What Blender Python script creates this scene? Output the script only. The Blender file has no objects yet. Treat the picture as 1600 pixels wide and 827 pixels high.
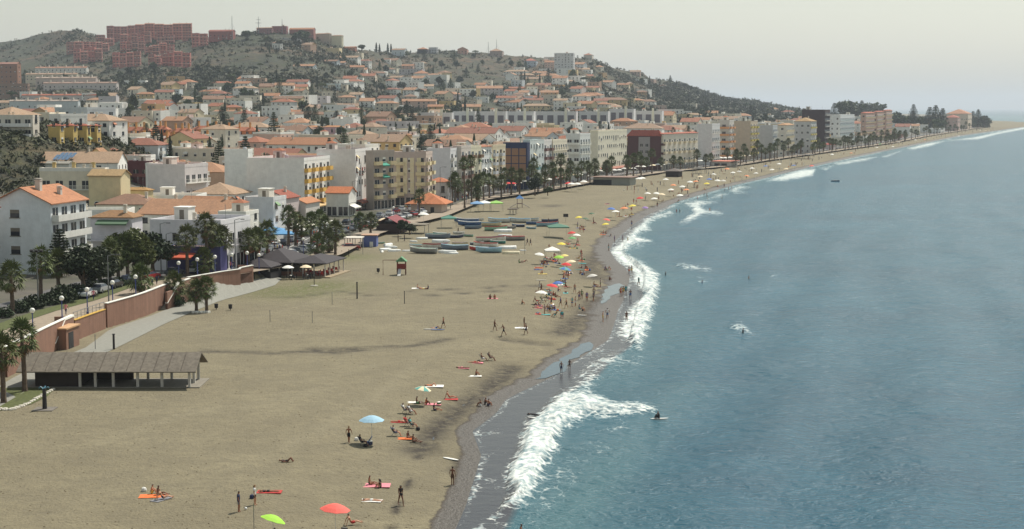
HAZE = 0.000075; SKYSAT = .35; SKYTINT = (.93, .99, .97); SKYSTR = .092; SUNSTR = 4.8; EXPO = 0.13
import bpy, bmesh, math, random
import numpy as np
from mathutils import Vector, Matrix
random.seed(7)
R = math.radians
C = bpy.context.scene.collection
FP, CX, CY, HY, H = 2400.0, 800.0, 413.5, 169.0, 32.0
PIT = math.atan((CY - HY) / FP)
SP, CP = math.sin(PIT), math.cos(PIT)
SEA = -1.2
# ---------- seen from the viewpoint: directions and distances ----------
def ray(px, py):
    a = (px - CX) / FP; b = (CY - py) / FP
    return a, CP + b * SP, -SP + b * CP
def slope(py):
    return math.tan(math.atan((CY - py) / FP) - PIT)
def G(px, py, z=0.0):
    a, y, zz = ray(px, py); t = (z - H) / zz
    return Vector((a * t, y * t, z))
def PY(px, py, Y):
    a, y, zz = ray(px, py); t = Y / y
    return Vector((a * t, Y, H + zz * t))
def proj(v):
    d = v[1] * CP - (v[2] - H) * SP
    u = v[1] * SP + (v[2] - H) * CP
    if d < 1: return (-9999, -9999)
    return (CX + FP * v[0] / d, CY - FP * u / d)
# ---------- value noise ----------
_rs = np.random.RandomState(3); _tab = _rs.rand(256, 256)
def vnoise(x, y):
    x = np.asarray(x, float); y = np.asarray(y, float)
    xi = np.floor(x).astype(int); yi = np.floor(y).astype(int); fx = x - xi; fy = y - yi
    fx = fx * fx * (3 - 2 * fx); fy = fy * fy * (3 - 2 * fy)
    g = lambda i, j: _tab[i & 255, j & 255]
    return (g(xi, yi) * (1 - fx) + g(xi + 1, yi) * fx) * (1 - fy) + (g(xi, yi + 1) * (1 - fx) + g(xi + 1, yi + 1) * fx) * fy
def fbm(x, y, o=4):
    s = 0; a = .5; 
    for k in range(o):
        s = s + a * (vnoise(x * 2 ** k + 17 * k, y * 2 ** k + 5 * k) - .5); a *= .5
    return s
def sst(a, b, x):
    t = np.clip((np.asarray(x, float) - a) / (b - a), 0, 1); return t * t * (3 - 2 * t)
# ---------- plan of the shore and the promenade ----------
_W = [(-61,20),(-60.6,160),(-60.2,181),(-60.4,199),(-60.3,210),(-59.3,220.5),(-56.8,233),(-55.7,248),(-54.3,257),(-50.3,266),(-48,270),(-42,295),(-36,322),(-33,380),(-27,411),(-18.6,445),(-8.7,524),(12,577),(33,641),(75,751),(122,836),(153,918),(231,1110),(351,1404),(468,1730),(620,2126),(825,2657),(1400,4200)]
_WX = np.array([p[0] for p in _W], float); _WY = np.array([p[1] for p in _W], float)
def xW(Y): return np.interp(Y, _WY, _WX)
def dirW(Y, e=14):
    d = Vector((float(xW(Y + e) - xW(Y - e)), 2.0 * e)); d.normalize(); return d
_S = [(1600,199),(1550,206),(1500,213),(1450,223),(1400,233),(1340,245),(1290,256),(1230,270),(1190,280),(1150,289),(1120,297),(1090,306),(1060,315),(1040,324),(1012,336),(992,349),(974,364),(957,381),(953,392),(962,407),(976,418),(984,430),(982,445),(975,458),(974,470),(966,484),(962,500),(955,520),(950,532),(925,548),(893,568),(862,590),(815,612),(790,625),(776,645),(757,660),(738,674),(744,690),(752,712),(742,745),(728,790),(712,827),(640,960),(480,1300),(300,1700)]
_SP = np.array([G(a, b, SEA) for a, b in _S]); _o = np.argsort(_SP[:, 1])
_SY = _SP[_o, 1]; _SX = _SP[_o, 0]
_SY = np.append(_SY, [3600, 5000]); _SX = np.append(_SX, [1330, 2150])
def xS(Y): return np.interp(Y, _SY, _SX)
# ---------- relief ----------
def tab(pts):
    a = np.array(pts, float); return lambda px: np.interp(px, a[:, 0], a[:, 1])
t_sky = tab([(-400,80),(0,68),(40,60),(75,52),(100,47),(125,46),(150,53),(172,60),(230,61),(300,60),(325,57),(345,60),(370,56),(400,50),(430,49),(460,53),(490,58),(520,71),(545,77),(580,80),(620,82),(650,82),(690,78),(705,76),(730,80),(770,84),(800,88),(830,88),(860,90),(900,90),(930,94),(960,107),(985,111),(1005,115),(1012,123),(1040,126),(1070,132),(1100,145),(1125,154),(1160,157),(1200,163),(1240,172),(1300,182),(1400,185),(1500,188),(1600,190),(2200,192)])
t_foot = tab([(-400,200),(900,196),(1000,192),(1150,188),(1250,190),(1350,193),(1500,193.5),(1600,194),(2200,194)])
t_Yf = tab([(-400,900),(0,950),(300,1000),(600,1150),(900,1300),(1100,1600),(1250,2000),(1400,2300),(1500,2600),(2200,2800)])
t_Yr = tab([(-400,2600),(0,2650),(60,2600),(240,2150),(300,2100),(350,2000),(550,2050),(620,2350),(800,2400),(900,2300),(1000,2600),(1100,2900),(1200,3200),(1300,3100),(1500,3300),(2200,3600)])
_us = np.linspace(-1.2, .6, 721)
def _yw(u):
    ys = np.linspace(20, 4200, 3000); d = u * ys - xW(ys); i = np.where(d > 0)[0]
    # last distance at which the line of sight leaves the town side
    k = np.where(d >= 0)[0]; return ys[k[-1]] if len(k) else 20.0
_ywt = np.array([_yw(u) for u in _us])
def Yw(u): return np.interp(u, _us, _ywt)
_sv = np.vectorize(slope)
t_slope = (lambda py, _p=np.linspace(0, 300, 601): np.interp(py, _p, _sv(_p)))
def mound(x, y, cx, cy, rx, ry, h):
    d = ((x - cx) / rx) ** 2 + ((y - cy) / ry) ** 2
    return h * np.exp(-d * d * .7)
TR = [  # darker churned sand: polylines in the plan (from the photo), half width m, depth
 ([(800,563),(765,592),(735,612),(700,640),(672,664),(655,690)], 2.0, .35), ([(655,690),(650,702)], .6, .15), ([(640,735),(634,748)], .4, .12), ([(622,768),(617,785)], .4, .12), ([(611,805),(607,822)], .5, .12),
 ([(785,527),(855,528)], 1.1, .75), ([(940,455),(925,470),(900,492),(878,512)], 2.6, .25),
 ([(1000,345),(960,372),(935,392),(918,410),(930,428)], 3.0, .2), ([(1200,285),(1100,305),(1040,322),(985,345)], 2.5, .15),
 ([(320,549),(430,552),(500,548),(560,543),(640,541),(700,530)], 1.0, .12), ([(380,463),(470,464),(530,455),(580,462),(650,463),(780,455)], .8, .1),
 ([(640,455),(760,450),(800,445),(870,448)], .7, .1), ([(735,684),(720,700),(712,720)], .7, .15),
 ([(842,322),(894,321)], 1.0, .3), ([(488,546),(520,550),(560,546)], 1.6, .25)]
TRW = [([G(a, b) for a, b in p], w, d) for p, w, d in TR]
def poly_dist(x, y, pts):
    best = np.full(np.shape(x), 1e9)
    for p, q in zip(pts[:-1], pts[1:]):
        dx, dy = q[0] - p[0], q[1] - p[1]; L = dx * dx + dy * dy + 1e-9
        t = np.clip(((x - p[0]) * dx + (y - p[1]) * dy) / L, 0, 1)
        best = np.minimum(best, np.hypot(x - p[0] - t * dx, y - p[1] - t * dy))
    return best
def churn(x, y):
    s = np.zeros(np.shape(x)); dz = np.zeros(np.shape(x))
    for pts, w, d in TRW:
        k = np.exp(-(poly_dist(x, y, pts) / w) ** 2); s = np.maximum(s, k); dz = dz - k * d * .5
    return s, dz
def relief(x, y, fine=True):
    x = np.asarray(x, float); y = np.asarray(y, float)
    u = x / y; px = CX + FP * u / (CP + .06 * SP)
    ds = xS(y) - x                       # metres in from the waterline
    di = xW(y) - x                       # metres in from the promenade edge
    zb = np.where(ds < 0, SEA + np.maximum(ds * .06, -4), SEA + np.minimum(ds * .055, .55) + .65 * sst(9, 17, ds))
    if fine:
        c, dz = churn(x, y)
        zb = zb + np.where(ds > 4, dz + c * .35 * (fbm(x * .9, y * .9, 3)) + .10 * fbm(x * .08, y * .08, 3), 0)
    zp = np.interp(y, [20, 268, 300, 340], [2.8, 2.8, 1.6, .9])
    yw = Yw(u); yf = t_Yf(px); yr = t_Yr(px)
    zf = H + t_slope(t_foot(px)) * yf
    t = np.clip((y - yw) / np.maximum(yf - yw, 50), 0, 1)
    zt = zp + np.maximum(zf - zp, 0) * t ** 1.35 * sst(18, 90, di)
    th = np.clip((y - yf) / (yr - yf), 0, 1)
    pyh = t_foot(px) + (t_sky(px) - t_foot(px)) * (th * .75 + .25 * th * th)
    zh = H + t_slope(pyh) * y
    back = np.maximum(y - yr, 0)
    hz = np.where(y > yf, zh, zt)
    hz = np.where(y > yr, (H + t_slope(t_sky(px)) * yr) - back * .16, hz)
    hz = np.where(y > yr, np.maximum(hz, np.where(px > 1250, 1.5, 6)), hz)
    amp = sst(0, .25, th) * np.interp(px, [-400, 900, 1200, 1300], [15, 13, 8, 0])
    hz = hz + np.where(y > yf, amp * fbm(x * .011, y * .006, 4) * 1.6 * (1 - .6 * sst(.85, 1, th)), 0)
    hz = hz + mound(x, y, -176, 540, 38, 90, 19) * (1 if True else 0)
    z = np.where(di > 0, zb + (hz - zb) * sst(0, 1, di / np.interp(y, [272, 330], [2.6, 9])), zb)
    # the headland ends: sea behind it
    yend = np.interp(px, [1500, 1540, 1600, 2200], [9000, 3600, 3500, 3900])
    z = np.where(y > yend, z + (-6 - z) * sst(0, 500, y - yend), z)
    return z
def gz(x, y): return float(relief(x, y))
_Ym = np.concatenate([np.arange(60, 600, .5), np.arange(600, 1500, 1.5), np.arange(1500, 4500, 4)])
def hit(px, py, lift=0.0):
    a, y, zz = ray(px, py); xs = _Ym * a / y; zs = H + _Ym * zz / y
    d = zs - relief(xs, _Ym, False) - lift; k = np.where(d < 0)[0]
    if not len(k): return hit(px, py + 2, lift) if py < 260 else None
    i = k[0]; j = max(i - 1, 0); f = d[j] / (d[j] - d[i]) if i > j and d[j] != d[i] else 0
    Y = _Ym[j] + (_Ym[i] - _Ym[j]) * f
    return Vector((Y * a / y, Y, gz(Y * a / y, Y)))
# ---------- materials ----------
def lin(c): return tuple(((v / 255) / 12.92 if v / 255 < .04045 else ((v / 255 + .055) / 1.055) ** 2.4) for v in c)
_M = {}
def nd(nt, t, **k):
    n = nt.nodes.new(t)
    for a, b in k.items(): setattr(n, a, b)
    return n
def mixc(nt, fac, a, b, mode='MIX'):
    m = nd(nt, 'ShaderNodeMix', data_type='RGBA', blend_type=mode)
    for sock, v in ((m.inputs[0], fac), (m.inputs[6], a), (m.inputs[7], b)):
        if hasattr(v, 'links') or isinstance(v, bpy.types.NodeSocket): nt.links.new(v, sock)
        elif isinstance(v, (int, float)): sock.default_value = v
        else: sock.default_value = (tuple(v) + (1,)) if len(v) == 3 else v
    return m.outputs[2]
def noise(nt, vec, scale, detail=4, rough=.55):
    n = nd(nt, 'ShaderNodeTexNoise'); n.inputs['Scale'].default_value = scale; n.inputs['Detail'].default_value = detail
    n.inputs['Roughness'].default_value = rough
    if vec: nt.links.new(vec, n.inputs['Vector'])
    return n.outputs['Fac']
def ramp(nt, fac, stops):
    r = nd(nt, 'ShaderNodeValToRGB'); nt.links.new(fac, r.inputs[0]); e = r.color_ramp.elements
    while len(e) < len(stops): e.new(.5)
    for k, (p, c) in enumerate(stops):
        e[k].position = p; e[k].color = (tuple(c) + (1,)) if hasattr(c, '__len__') else (c, c, c, 1)
    return r.outputs[0]
def newmat(name):
    m = bpy.data.materials.new(name); m.use_nodes = True; nt = m.node_tree
    return m, nt, nt.nodes['Principled BSDF']
def mapping(nt, scale=(1, 1, 1), gen='Object'):
    tc = nd(nt, 'ShaderNodeTexCoord'); mp = nd(nt, 'ShaderNodeMapping'); mp.inputs['Scale'].default_value = scale
    nt.links.new(tc.outputs[gen], mp.inputs[0]); return mp.outputs[0]
def bump(nt, b, hgt, dist, strength=1.0):
    n = nd(nt, 'ShaderNodeBump'); n.inputs['Strength'].default_value = strength; n.inputs['Distance'].default_value = dist
    nt.links.new(hgt, n.inputs['Height']); nt.links.new(n.outputs[0], b.inputs['Normal'])
def M(rgb, rough=.8, var=.12, kind='plain', scale=.6, metal=0.0):
    key = (tuple(rgb), rough, var, kind, scale, metal)
    if key in _M: return _M[key]
    m, nt, b = newmat(kind + '_%d_%d_%d' % tuple(rgb)); c = lin(rgb)
    b.inputs['Roughness'].default_value = rough; b.inputs['Metallic'].default_value = metal
    v = mapping(nt)
    dark = tuple(x * (1 - var * 1.6) for x in c); lite = tuple(min(1, x * (1 + var)) for x in c)
    if kind == 'tile':
        g_ = sum(c) / 3; c = tuple((x * 1.0 + g_ * .0) * .68 for x in c); dark = tuple(x * (1 - var * 1.8) for x in c); lite = tuple(x * (1 + var) for x in c)
        w = nd(nt, 'ShaderNodeTexWave', wave_type='BANDS', bands_direction='Y'); w.inputs['Scale'].default_value = 1.1
        w.inputs['Distortion'].default_value = .6; nt.links.new(v, w.inputs[0])
        w2 = nd(nt, 'ShaderNodeTexWave', wave_type='BANDS', bands_direction='X'); w2.inputs['Scale'].default_value = .9
        w2.inputs['Distortion'].default_value = .8; nt.links.new(v, w2.inputs[0])
        n = noise(nt, v, 1.7, 6, .7); n2 = noise(nt, v, .35, 3)
        col = mixc(nt, ramp(nt, n, [(.35, 0.), (.7, 1.)]), dark, lite)
        col = mixc(nt, ramp(nt, n2, [(.5, 0.), (.75, .5)]), col, tuple(x * .6 for x in c))
        nt.links.new(col, b.inputs['Base Color'])
        mx = nd(nt, 'ShaderNodeMath', operation='ADD'); nt.links.new(w.outputs['Fac'], mx.inputs[0]); nt.links.new(w2.outputs['Fac'], mx.inputs[1])
        bump(nt, b, mx.outputs[0], .06, .8)
    elif kind == 'wall':
        n = noise(nt, v, scale, 5, .6); vs = mapping(nt, (1.6, 1.6, .18)); s = noise(nt, vs, 1.2, 4, .6)
        col = mixc(nt, ramp(nt, n, [(.3, 0.), (.7, 1.)]), dark, lite)
        col = mixc(nt, ramp(nt, s, [(.55, 0.), (.8, .35)]), col, tuple(x * .62 for x in c))
        nt.links.new(col, b.inputs['Base Color']); bump(nt, b, noise(nt, v, 9, 4), .02, .5)
    elif kind == 'brick':
        br = nd(nt, 'ShaderNodeTexBrick'); br.inputs['Scale'].default_value = 3.0; nt.links.new(mapping(nt, (1, 1, 1)), br.inputs[0])
        br.inputs['Color1'].default_value = dark + (1,); br.inputs['Color2'].default_value = lite + (1,); br.inputs['Mortar'].default_value = tuple(x * .9 for x in c) + (1,)
        n = noise(nt, v, .8, 5); col = mixc(nt, ramp(nt, n, [(.4, 0.), (.8, .6)]), br.outputs[0], tuple(x * .6 for x in c))
        nt.links.new(col, b.inputs['Base Color']); bump(nt, b, noise(nt, v, 8, 3), .03, .6)
    elif kind == 'leaf':
        g = nd(nt, 'ShaderNodeNewGeometry'); oi = nd(nt, 'ShaderNodeObjectInfo')
        col = mixc(nt, ramp(nt, g.outputs['Random Per Island'], [(0, 0.), (1, 1.)]), tuple(x * .55 for x in c), tuple(x * 1.5 for x in c))
        col = mixc(nt, ramp(nt, oi.outputs['Random'], [(0, 0.), (1, .5)]), col, (c[0] * .9, c[1] * .6, c[2] * .6))
        nt.links.new(col, b.inputs['Base Color'])
        b.inputs['Specular IOR Level'].default_value = .25
    else:
        n = noise(nt, v, scale * 3, 4); col = mixc(nt, ramp(nt, n, [(.3, 0.), (.7, 1.)]), dark, lite)
        nt.links.new(col, b.inputs['Base Color'])
    _M[key] = m; return m
def wallm(rgb): return M(rgb, .9, .07, 'wall')
def tilem(rgb): return M(rgb, .85, .16, 'tile')
def leafm(rgb): return M(rgb, .65, .2, 'leaf')
GLASS = M((38, 42, 50), .12, .3, 'glass'); GLASS2 = M((60, 66, 78), .15, .3, 'glass')
WHITE = M((226, 224, 215), .7, .05, 'paint'); SHUT = M((120, 112, 100), .7, .1, 'shutter')
METAL = M((130, 132, 134), .4, .1, 'metal', metal=.6); DARKM = M((40, 38, 40), .6, .1, 'dark')
WOOD = M((96, 66, 44), .75, .2, 'wood'); CONC = M((170, 165, 152), .9, .1, 'concrete')
# ---------- mesh builder ----------
class MB:
    def __init__(s): s.v = []; s.f = []; s.m = []; s.cur = 0
    def add(s, vs, fs):
        o = len(s.v); s.v += [tuple(p) for p in vs]; s.f += [tuple(i + o for i in f) for f in fs]; s.m += [s.cur] * len(fs)
    def box(s, x0, y0, z0, x1, y1, z1):
        x0, x1 = sorted((x0, x1)); y0, y1 = sorted((y0, y1)); z0, z1 = sorted((z0, z1))
        s.add([(x0,y0,z0),(x1,y0,z0),(x1,y1,z0),(x0,y1,z0),(x0,y0,z1),(x1,y0,z1),(x1,y1,z1),(x0,y1,z1)],
              [(0,3,2,1),(4,5,6,7),(0,1,5,4),(1,2,6,5),(2,3,7,6),(3,0,4,7)]); return s
    def prism(s, poly, z0, z1):
        n = len(poly); s.add([(x, y, z0) for x, y in poly] + [(x, y, z1) for x, y in poly],
              [tuple(range(n))[::-1], tuple(range(n, 2 * n))] + [(i, (i + 1) % n, n + (i + 1) % n, n + i) for i in range(n)]); return s
    def tube(s, pts, rads, n=6, caps=True):
        pts = [Vector(p) for p in pts]; rings = []
        if not hasattr(rads, '__len__'): rads = [rads] * len(pts)
        for i, p in enumerate(pts):
            t = (pts[min(i + 1, len(pts) - 1)] - pts[max(i - 1, 0)]).normalized()
            a = t.cross(Vector((0, 0, 1)) if abs(t.z) < .9 else Vector((1, 0, 0))).normalized(); b = t.cross(a)
            rings.append([p + (a * math.cos(2 * math.pi * k / n) + b * math.sin(2 * math.pi * k / n)) * rads[i] for k in range(n)])
        vs = [q for r in rings for q in r]; fs = []
        for i in range(len(pts) - 1):
            for k in range(n): fs.append((i*n+k, i*n+(k+1)%n, (i+1)*n+(k+1)%n, (i+1)*n+k))
        if caps: fs += [tuple(range(n))[::-1], tuple(range((len(pts)-1)*n, len(pts)*n))]
        s.add(vs, fs); return s
    def lathe(s, prof, n=12, c=(0, 0)):
        vs = []; fs = []
        for r, z in prof:
            for k in range(n): vs.append((c[0] + r * math.cos(2*math.pi*k/n), c[1] + r * math.sin(2*math.pi*k/n), z))
        for i in range(len(prof) - 1):
            for k in range(n): fs.append((i*n+k, i*n+(k+1)%n, (i+1)*n+(k+1)%n, (i+1)*n+k))
        s.add(vs, fs); return s
    def mesh(s, name, mats):
        me = bpy.data.meshes.new(name); me.from_pydata(s.v, [], s.f)
        if not isinstance(mats, (list, tuple)): mats = [mats]
        for m in mats: me.materials.append(m)
        if len(mats) > 1: me.polygons.foreach_set('material_index', s.m)
        me.update(); return me
def shade(me, on=True):
    me.polygons.foreach_set('use_smooth', [on] * len(me.polygons)); return me
_THINGS = []
def tag(o, label, cat, group=None):
    o['label'] = label; o['category'] = cat
    if group: o['group'] = group
    _THINGS.append(o); return o
def thing(name, label, cat, loc, rz=0, group=None):
    o = bpy.data.objects.new(name, None); C.objects.link(o); o.location = loc; o.rotation_euler = (0, 0, rz)
    o.empty_display_size = .3
    return tag(o, label, cat, group)
def part(name, me, parent=None, loc=(0, 0, 0), rz=0, sc=None, mat=None, rot=None):
    o = bpy.data.objects.new(name, me); C.objects.link(o); o.location = loc
    o.rotation_euler = rot if rot else (0, 0, rz)
    if sc: o.scale = sc
    if parent: o.parent = parent
    if mat:
        mats = mat if isinstance(mat, (list, tuple)) else [mat]
        for k, mm in enumerate(mats): o.material_slots[k].link = 'OBJECT'; o.material_slots[k].material = mm
    return o
def struct(name, me, kind='structure'):
    o = bpy.data.objects.new(name, me); C.objects.link(o); o['kind'] = kind; return o
# ================= GROUND: one sheet, beach to hills =================
def grid_obj(xs, ys, zs, name, mats, attrs, fmat=None, smooth=True, keep=None, kind='structure'):
    r, c = xs.shape; me = bpy.data.meshes.new(name)
    co = np.stack([xs, ys, zs], -1).reshape(-1, 3)
    i = np.arange(r * c).reshape(r, c); q = np.stack([i[:-1, :-1], i[:-1, 1:], i[1:, 1:], i[1:, :-1]], -1).reshape(-1, 4)
    fm = None
    if fmat is not None: fm = fmat[:-1, :-1].reshape(-1)
    if keep is not None:
        k = (keep[:-1, :-1] | keep[1:, 1:] | keep[:-1, 1:] | keep[1:, :-1]).reshape(-1); q = q[k]
        if fm is not None: fm = fm[k]
    me.vertices.add(len(co)); me.vertices.foreach_set('co', co.astype(np.float32).reshape(-1))
    me.loops.add(len(q) * 4); me.loops.foreach_set('vertex_index', q.astype(np.int32).reshape(-1))
    me.polygons.add(len(q)); me.polygons.foreach_set('loop_start', np.arange(0, len(q) * 4, 4, dtype=np.int32))
    for m in mats: me.materials.append(m)
    if fm is not None: me.polygons.foreach_set('material_index', fm.astype(np.int32))
    me.update(calc_edges=True); me.validate()
    for n, a in attrs.items():
        at = me.attributes.new(n, 'FLOAT', 'POINT'); at.data.foreach_set('value', a.astype(np.float32).reshape(-1))
    if smooth: shade(me)
    return struct(name, me, kind)
def attr(nt, n):
    a = nd(nt, 'ShaderNodeAttribute'); a.attribute_name = n; return a.outputs['Fac']
def m_sand():
    m, nt, b = newmat('sand'); v = mapping(nt); g = nd(nt, 'ShaderNodeNewGeometry'); P = g.outputs['Position']
    n1 = noise(nt, P, .06, 5, .6); n2 = noise(nt, P, .9, 6, .7); n3 = noise(nt, P, 3.2, 3, .6)
    base = mixc(nt, ramp(nt, n1, [(.35, 0.), (.65, 1.)]), lin((120, 111, 87)), lin((133, 124, 98)))
    base = mixc(nt, ramp(nt, n2, [(.36, .35), (.60, .85)]), lin((104, 96, 76)), base)
    base = mixc(nt, ramp(nt, n2, [(.3, .5), (.38, 0.)]), base, lin((84, 76, 61)))
    base = mixc(nt, ramp(nt, n3, [(.68, 0.), (.76, .45)]), base, lin((74, 66, 50)))
    # footprints and rake marks
    ms = mapping(nt, (.5, 2.0, 1)); nm = noise(nt, P, .22, 4, .6); base = mixc(nt, ramp(nt, nm, [(.40, .45), (.55, 0.)]), base, lin((106, 98, 78)))
    fp = nd(nt, 'ShaderNodeTexVoronoi'); fp.inputs['Scale'].default_value = 1.1; nt.links.new(P, fp.inputs['Vector']); fm_ = nd(nt, 'ShaderNodeMath', operation='MULTIPLY'); nt.links.new(ramp(nt, fp.outputs['Distance'], [(.12, .55), (.2, 0.)]), fm_.inputs[0]); nt.links.new(ramp(nt, noise(nt, P, .09, 4, .6), [(.46, 0.), (.56, 1.)]), fm_.inputs[1]); base = mixc(nt, fm_.outputs[0], base, lin((78, 70, 55)))
    tr = noise(nt, ms, .35, 4, .6); base = mixc(nt, ramp(nt, tr, [(.56, 0.), (.64, .3)]), base, lin((100, 92, 72)))
    dk = nd(nt, 'ShaderNodeMath', operation='MULTIPLY'); nt.links.new(attr(nt, 'churn'), dk.inputs[0]); nt.links.new(ramp(nt, noise(nt, P, .7, 6, .75), [(.34, .25), (.55, 1.)]), dk.inputs[1])
    base = mixc(nt, dk.outputs[0], base, lin((54, 47, 38)))
    gr = nd(nt, 'ShaderNodeMath', operation='MULTIPLY'); nt.links.new(attr(nt, 'grass'), gr.inputs[0]); nt.links.new(ramp(nt, noise(nt, P, 1.1, 4, .7), [(.35, 0.), (.55, 1.)]), gr.inputs[1])
    base = mixc(nt, gr.outputs[0], base, lin((88, 92, 46)))
    pl_ = nd(nt, 'ShaderNodeMath', operation='MULTIPLY'); nt.links.new(attr(nt, 'pale'), pl_.inputs[0]); nt.links.new(ramp(nt, noise(nt, P, .5, 4, .7), [(.35, .0), (.65, .3)]), pl_.inputs[1])
    base = mixc(nt, pl_.outputs[0], base, lin((142, 134, 110)))
    wet = attr(nt, 'wet'); wn = nd(nt, 'ShaderNodeMath', operation='MULTIPLY_ADD'); nt.links.new(noise(nt, P, .25, 5, .65), wn.inputs[0]); wn.inputs[1].default_value = 1.3; wn.inputs[2].default_value = -.65
    ad = nd(nt, 'ShaderNodeMath', operation='ADD'); nt.links.new(wet, ad.inputs[0]); nt.links.new(wn.outputs[0], ad.inputs[1])
    wf = ramp(nt, ad.outputs[0], [(.38, 0.), (.52, 1.)])
    wcol = mixc(nt, ramp(nt, n2, [(.3, 0.), (.7, 1.)]), lin((58, 50, 40)), lin((66, 57, 46)))
    base = mixc(nt, wf, base, wcol)
    peb = nd(nt, 'ShaderNodeTexVoronoi'); peb.inputs['Scale'].default_value = 1.6; nt.links.new(P, peb.inputs['Vector'])
    pf = nd(nt, 'ShaderNodeMath', operation='MULTIPLY'); nt.links.new(ramp(nt, peb.outputs['Distance'], [(.06, 1.), (.11, 0.)]), pf.inputs[0]); nt.links.new(attr(nt, 'pebble'), pf.inputs[1])
    base = mixc(nt, pf.outputs[0], base, lin((178, 170, 150)))
    nt.links.new(base, b.inputs['Base Color'])
    nt.links.new(ramp(nt, ad.outputs[0], [(.45, .95), (.75, .5)]), b.inputs['Roughness'])
    h = nd(nt, 'ShaderNodeMath', operation='ADD'); nt.links.new(n2, h.inputs[0]); nt.links.new(n3, h.inputs[1])
    bump(nt, b, h.outputs[0], .22, .9); return m
def m_town():
    m, nt, b = newmat('town_ground'); g = nd(nt, 'ShaderNodeNewGeometry'); P = g.outputs['Position']
    n = noise(nt, P, .03, 5); n2 = noise(nt, P, .3, 5)
    col = mixc(nt, ramp(nt, n, [(.42, 0.), (.58, 1.)]), lin((96, 90, 80)), lin((58, 62, 40)))
    col = mixc(nt, ramp(nt, n2, [(.4, 0.), (.7, .6)]), col, lin((70, 66, 62))); nt.links.new(col, b.inputs['Base Color'])
    b.inputs['Roughness'].default_value = .95; return m
def m_hill():
    m, nt, b = newmat('hillside'); g = nd(nt, 'ShaderNodeNewGeometry'); P = g.outputs['Position']
    ms = nd(nt, 'ShaderNodeMapping'); ms.inputs['Scale'].default_value = (1, .5, 2.2); nt.links.new(P, ms.inputs[0])
    n = noise(nt, ms.outputs[0], .008, 6, .62); n2 = noise(nt, P, .12, 6, .75); n3 = noise(nt, ms.outputs[0], .028, 5, .7)
    col = mixc(nt, ramp(nt, n, [(.40, 0.), (.60, 1.)]), lin((50, 54, 30)), lin((104, 80, 56)))
    col = mixc(nt, ramp(nt, n3, [(.42, 0.), (.58, .8)]), col, lin((56, 64, 32)))
    col = mixc(nt, ramp(nt, n2, [(.42, .9), (.58, 0.)]), col, lin((34, 38, 26)))
    col = mixc(nt, ramp(nt, n2, [(.66, 0.), (.74, .8)]), col, lin((120, 106, 84)))
    nt.links.new(col, b.inputs['Base Color']); b.inputs['Roughness'].default_value = .95
    bump(nt, b, n2, 3.0, .8); return m
SAND = m_sand()
def make_ground():
    pxs = np.concatenate([np.arange(-900, -80, 40), np.arange(-80, 1680, 4.0), np.arange(1680, 2400, 40)])
    us = (pxs - CX) / FP
    rows = np.concatenate([np.arange(20, 100, 5), 76800.0 / (np.arange(930, 258, -3.0) - 169)[::1], np.arange(870, 3700, 11), np.geomspace(3700, 9000, 24)])
    rows = np.unique(np.sort(rows)); U, Y = np.meshgrid(us, rows); X = U * Y
    Z = relief(X, Y); ds = xS(Y) - X; di = xW(Y) - X
    px = CX + FP * U
    ch, _ = churn(X, Y); 
    wet = np.where(ds < 30, 1.05 - sst(0, 1, (ds - .8) / np.interp(Y, [100, 117, 130, 150, 175, 200, 250, 300, 600, 2000], [4, 3.2, 2.2, 2.0, 3.5, 6, 8, 7, 8, 12])) * 1.1, 0)
    pale = np.zeros_like(X)
    for pts, wd in (([(385,590),(410,578),(470,574),(540,578),(600,568),(650,560)], .5), ([(385,590),(420,597),(480,596),(540,585),(600,568)], .5), ([(380,522),(415,516),(470,520),(430,527)], .6), ([(440,700),(540,650),(610,600),(680,545),(780,530)], 1.2), ([(150,690),(300,640),(420,628),(520,600)], .5), ([(150,696),(300,646),(420,634),(520,606)], .5), ([(460,470),(600,490),(700,482),(820,470)], 1.0), ([(560,420),(700,400),(850,330)], 1.5), ([(300,520),(380,500),(470,480),(560,440)], .8)):
        pale = np.maximum(pale, np.exp(-(poly_dist(X, Y, [G(a, b) for a, b in pts]) / wd) ** 2))
    pa = [G(545,402), G(556,408), G(520,412)]; gp = [(540,402,7),(452,455,9),(500,448,8),(30,618,6),(60,612,5)]
    grass = np.zeros_like(X)
    for a, b, r in gp:
        q = G(a, b); grass = np.maximum(grass, np.exp(-(((X - q.x) / r) ** 2 + ((Y - q.y) / (r * 1.2)) ** 2)) * (1 if b < 500 else .0))
    peb = np.exp(-((ds - 6) / 5) ** 2) * (Y < 260) * .12
    fm = np.where(di > 1.5, 1, 0); fm = np.where((Y > t_Yf(px) * .93) & (di > 40) | (mound(X, Y, -176, 540, 38, 90, 19) > 2), 2, fm)
    fm = np.where((px > 1540) & (Y > 2300), 0, fm)
    return grid_obj(X, Y, Z, 'ground', [SAND, m_town(), m_hill()], dict(wet=wet, pale=pale, churn=ch, grass=grass, pebble=peb), fm)
ground = make_ground()
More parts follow.
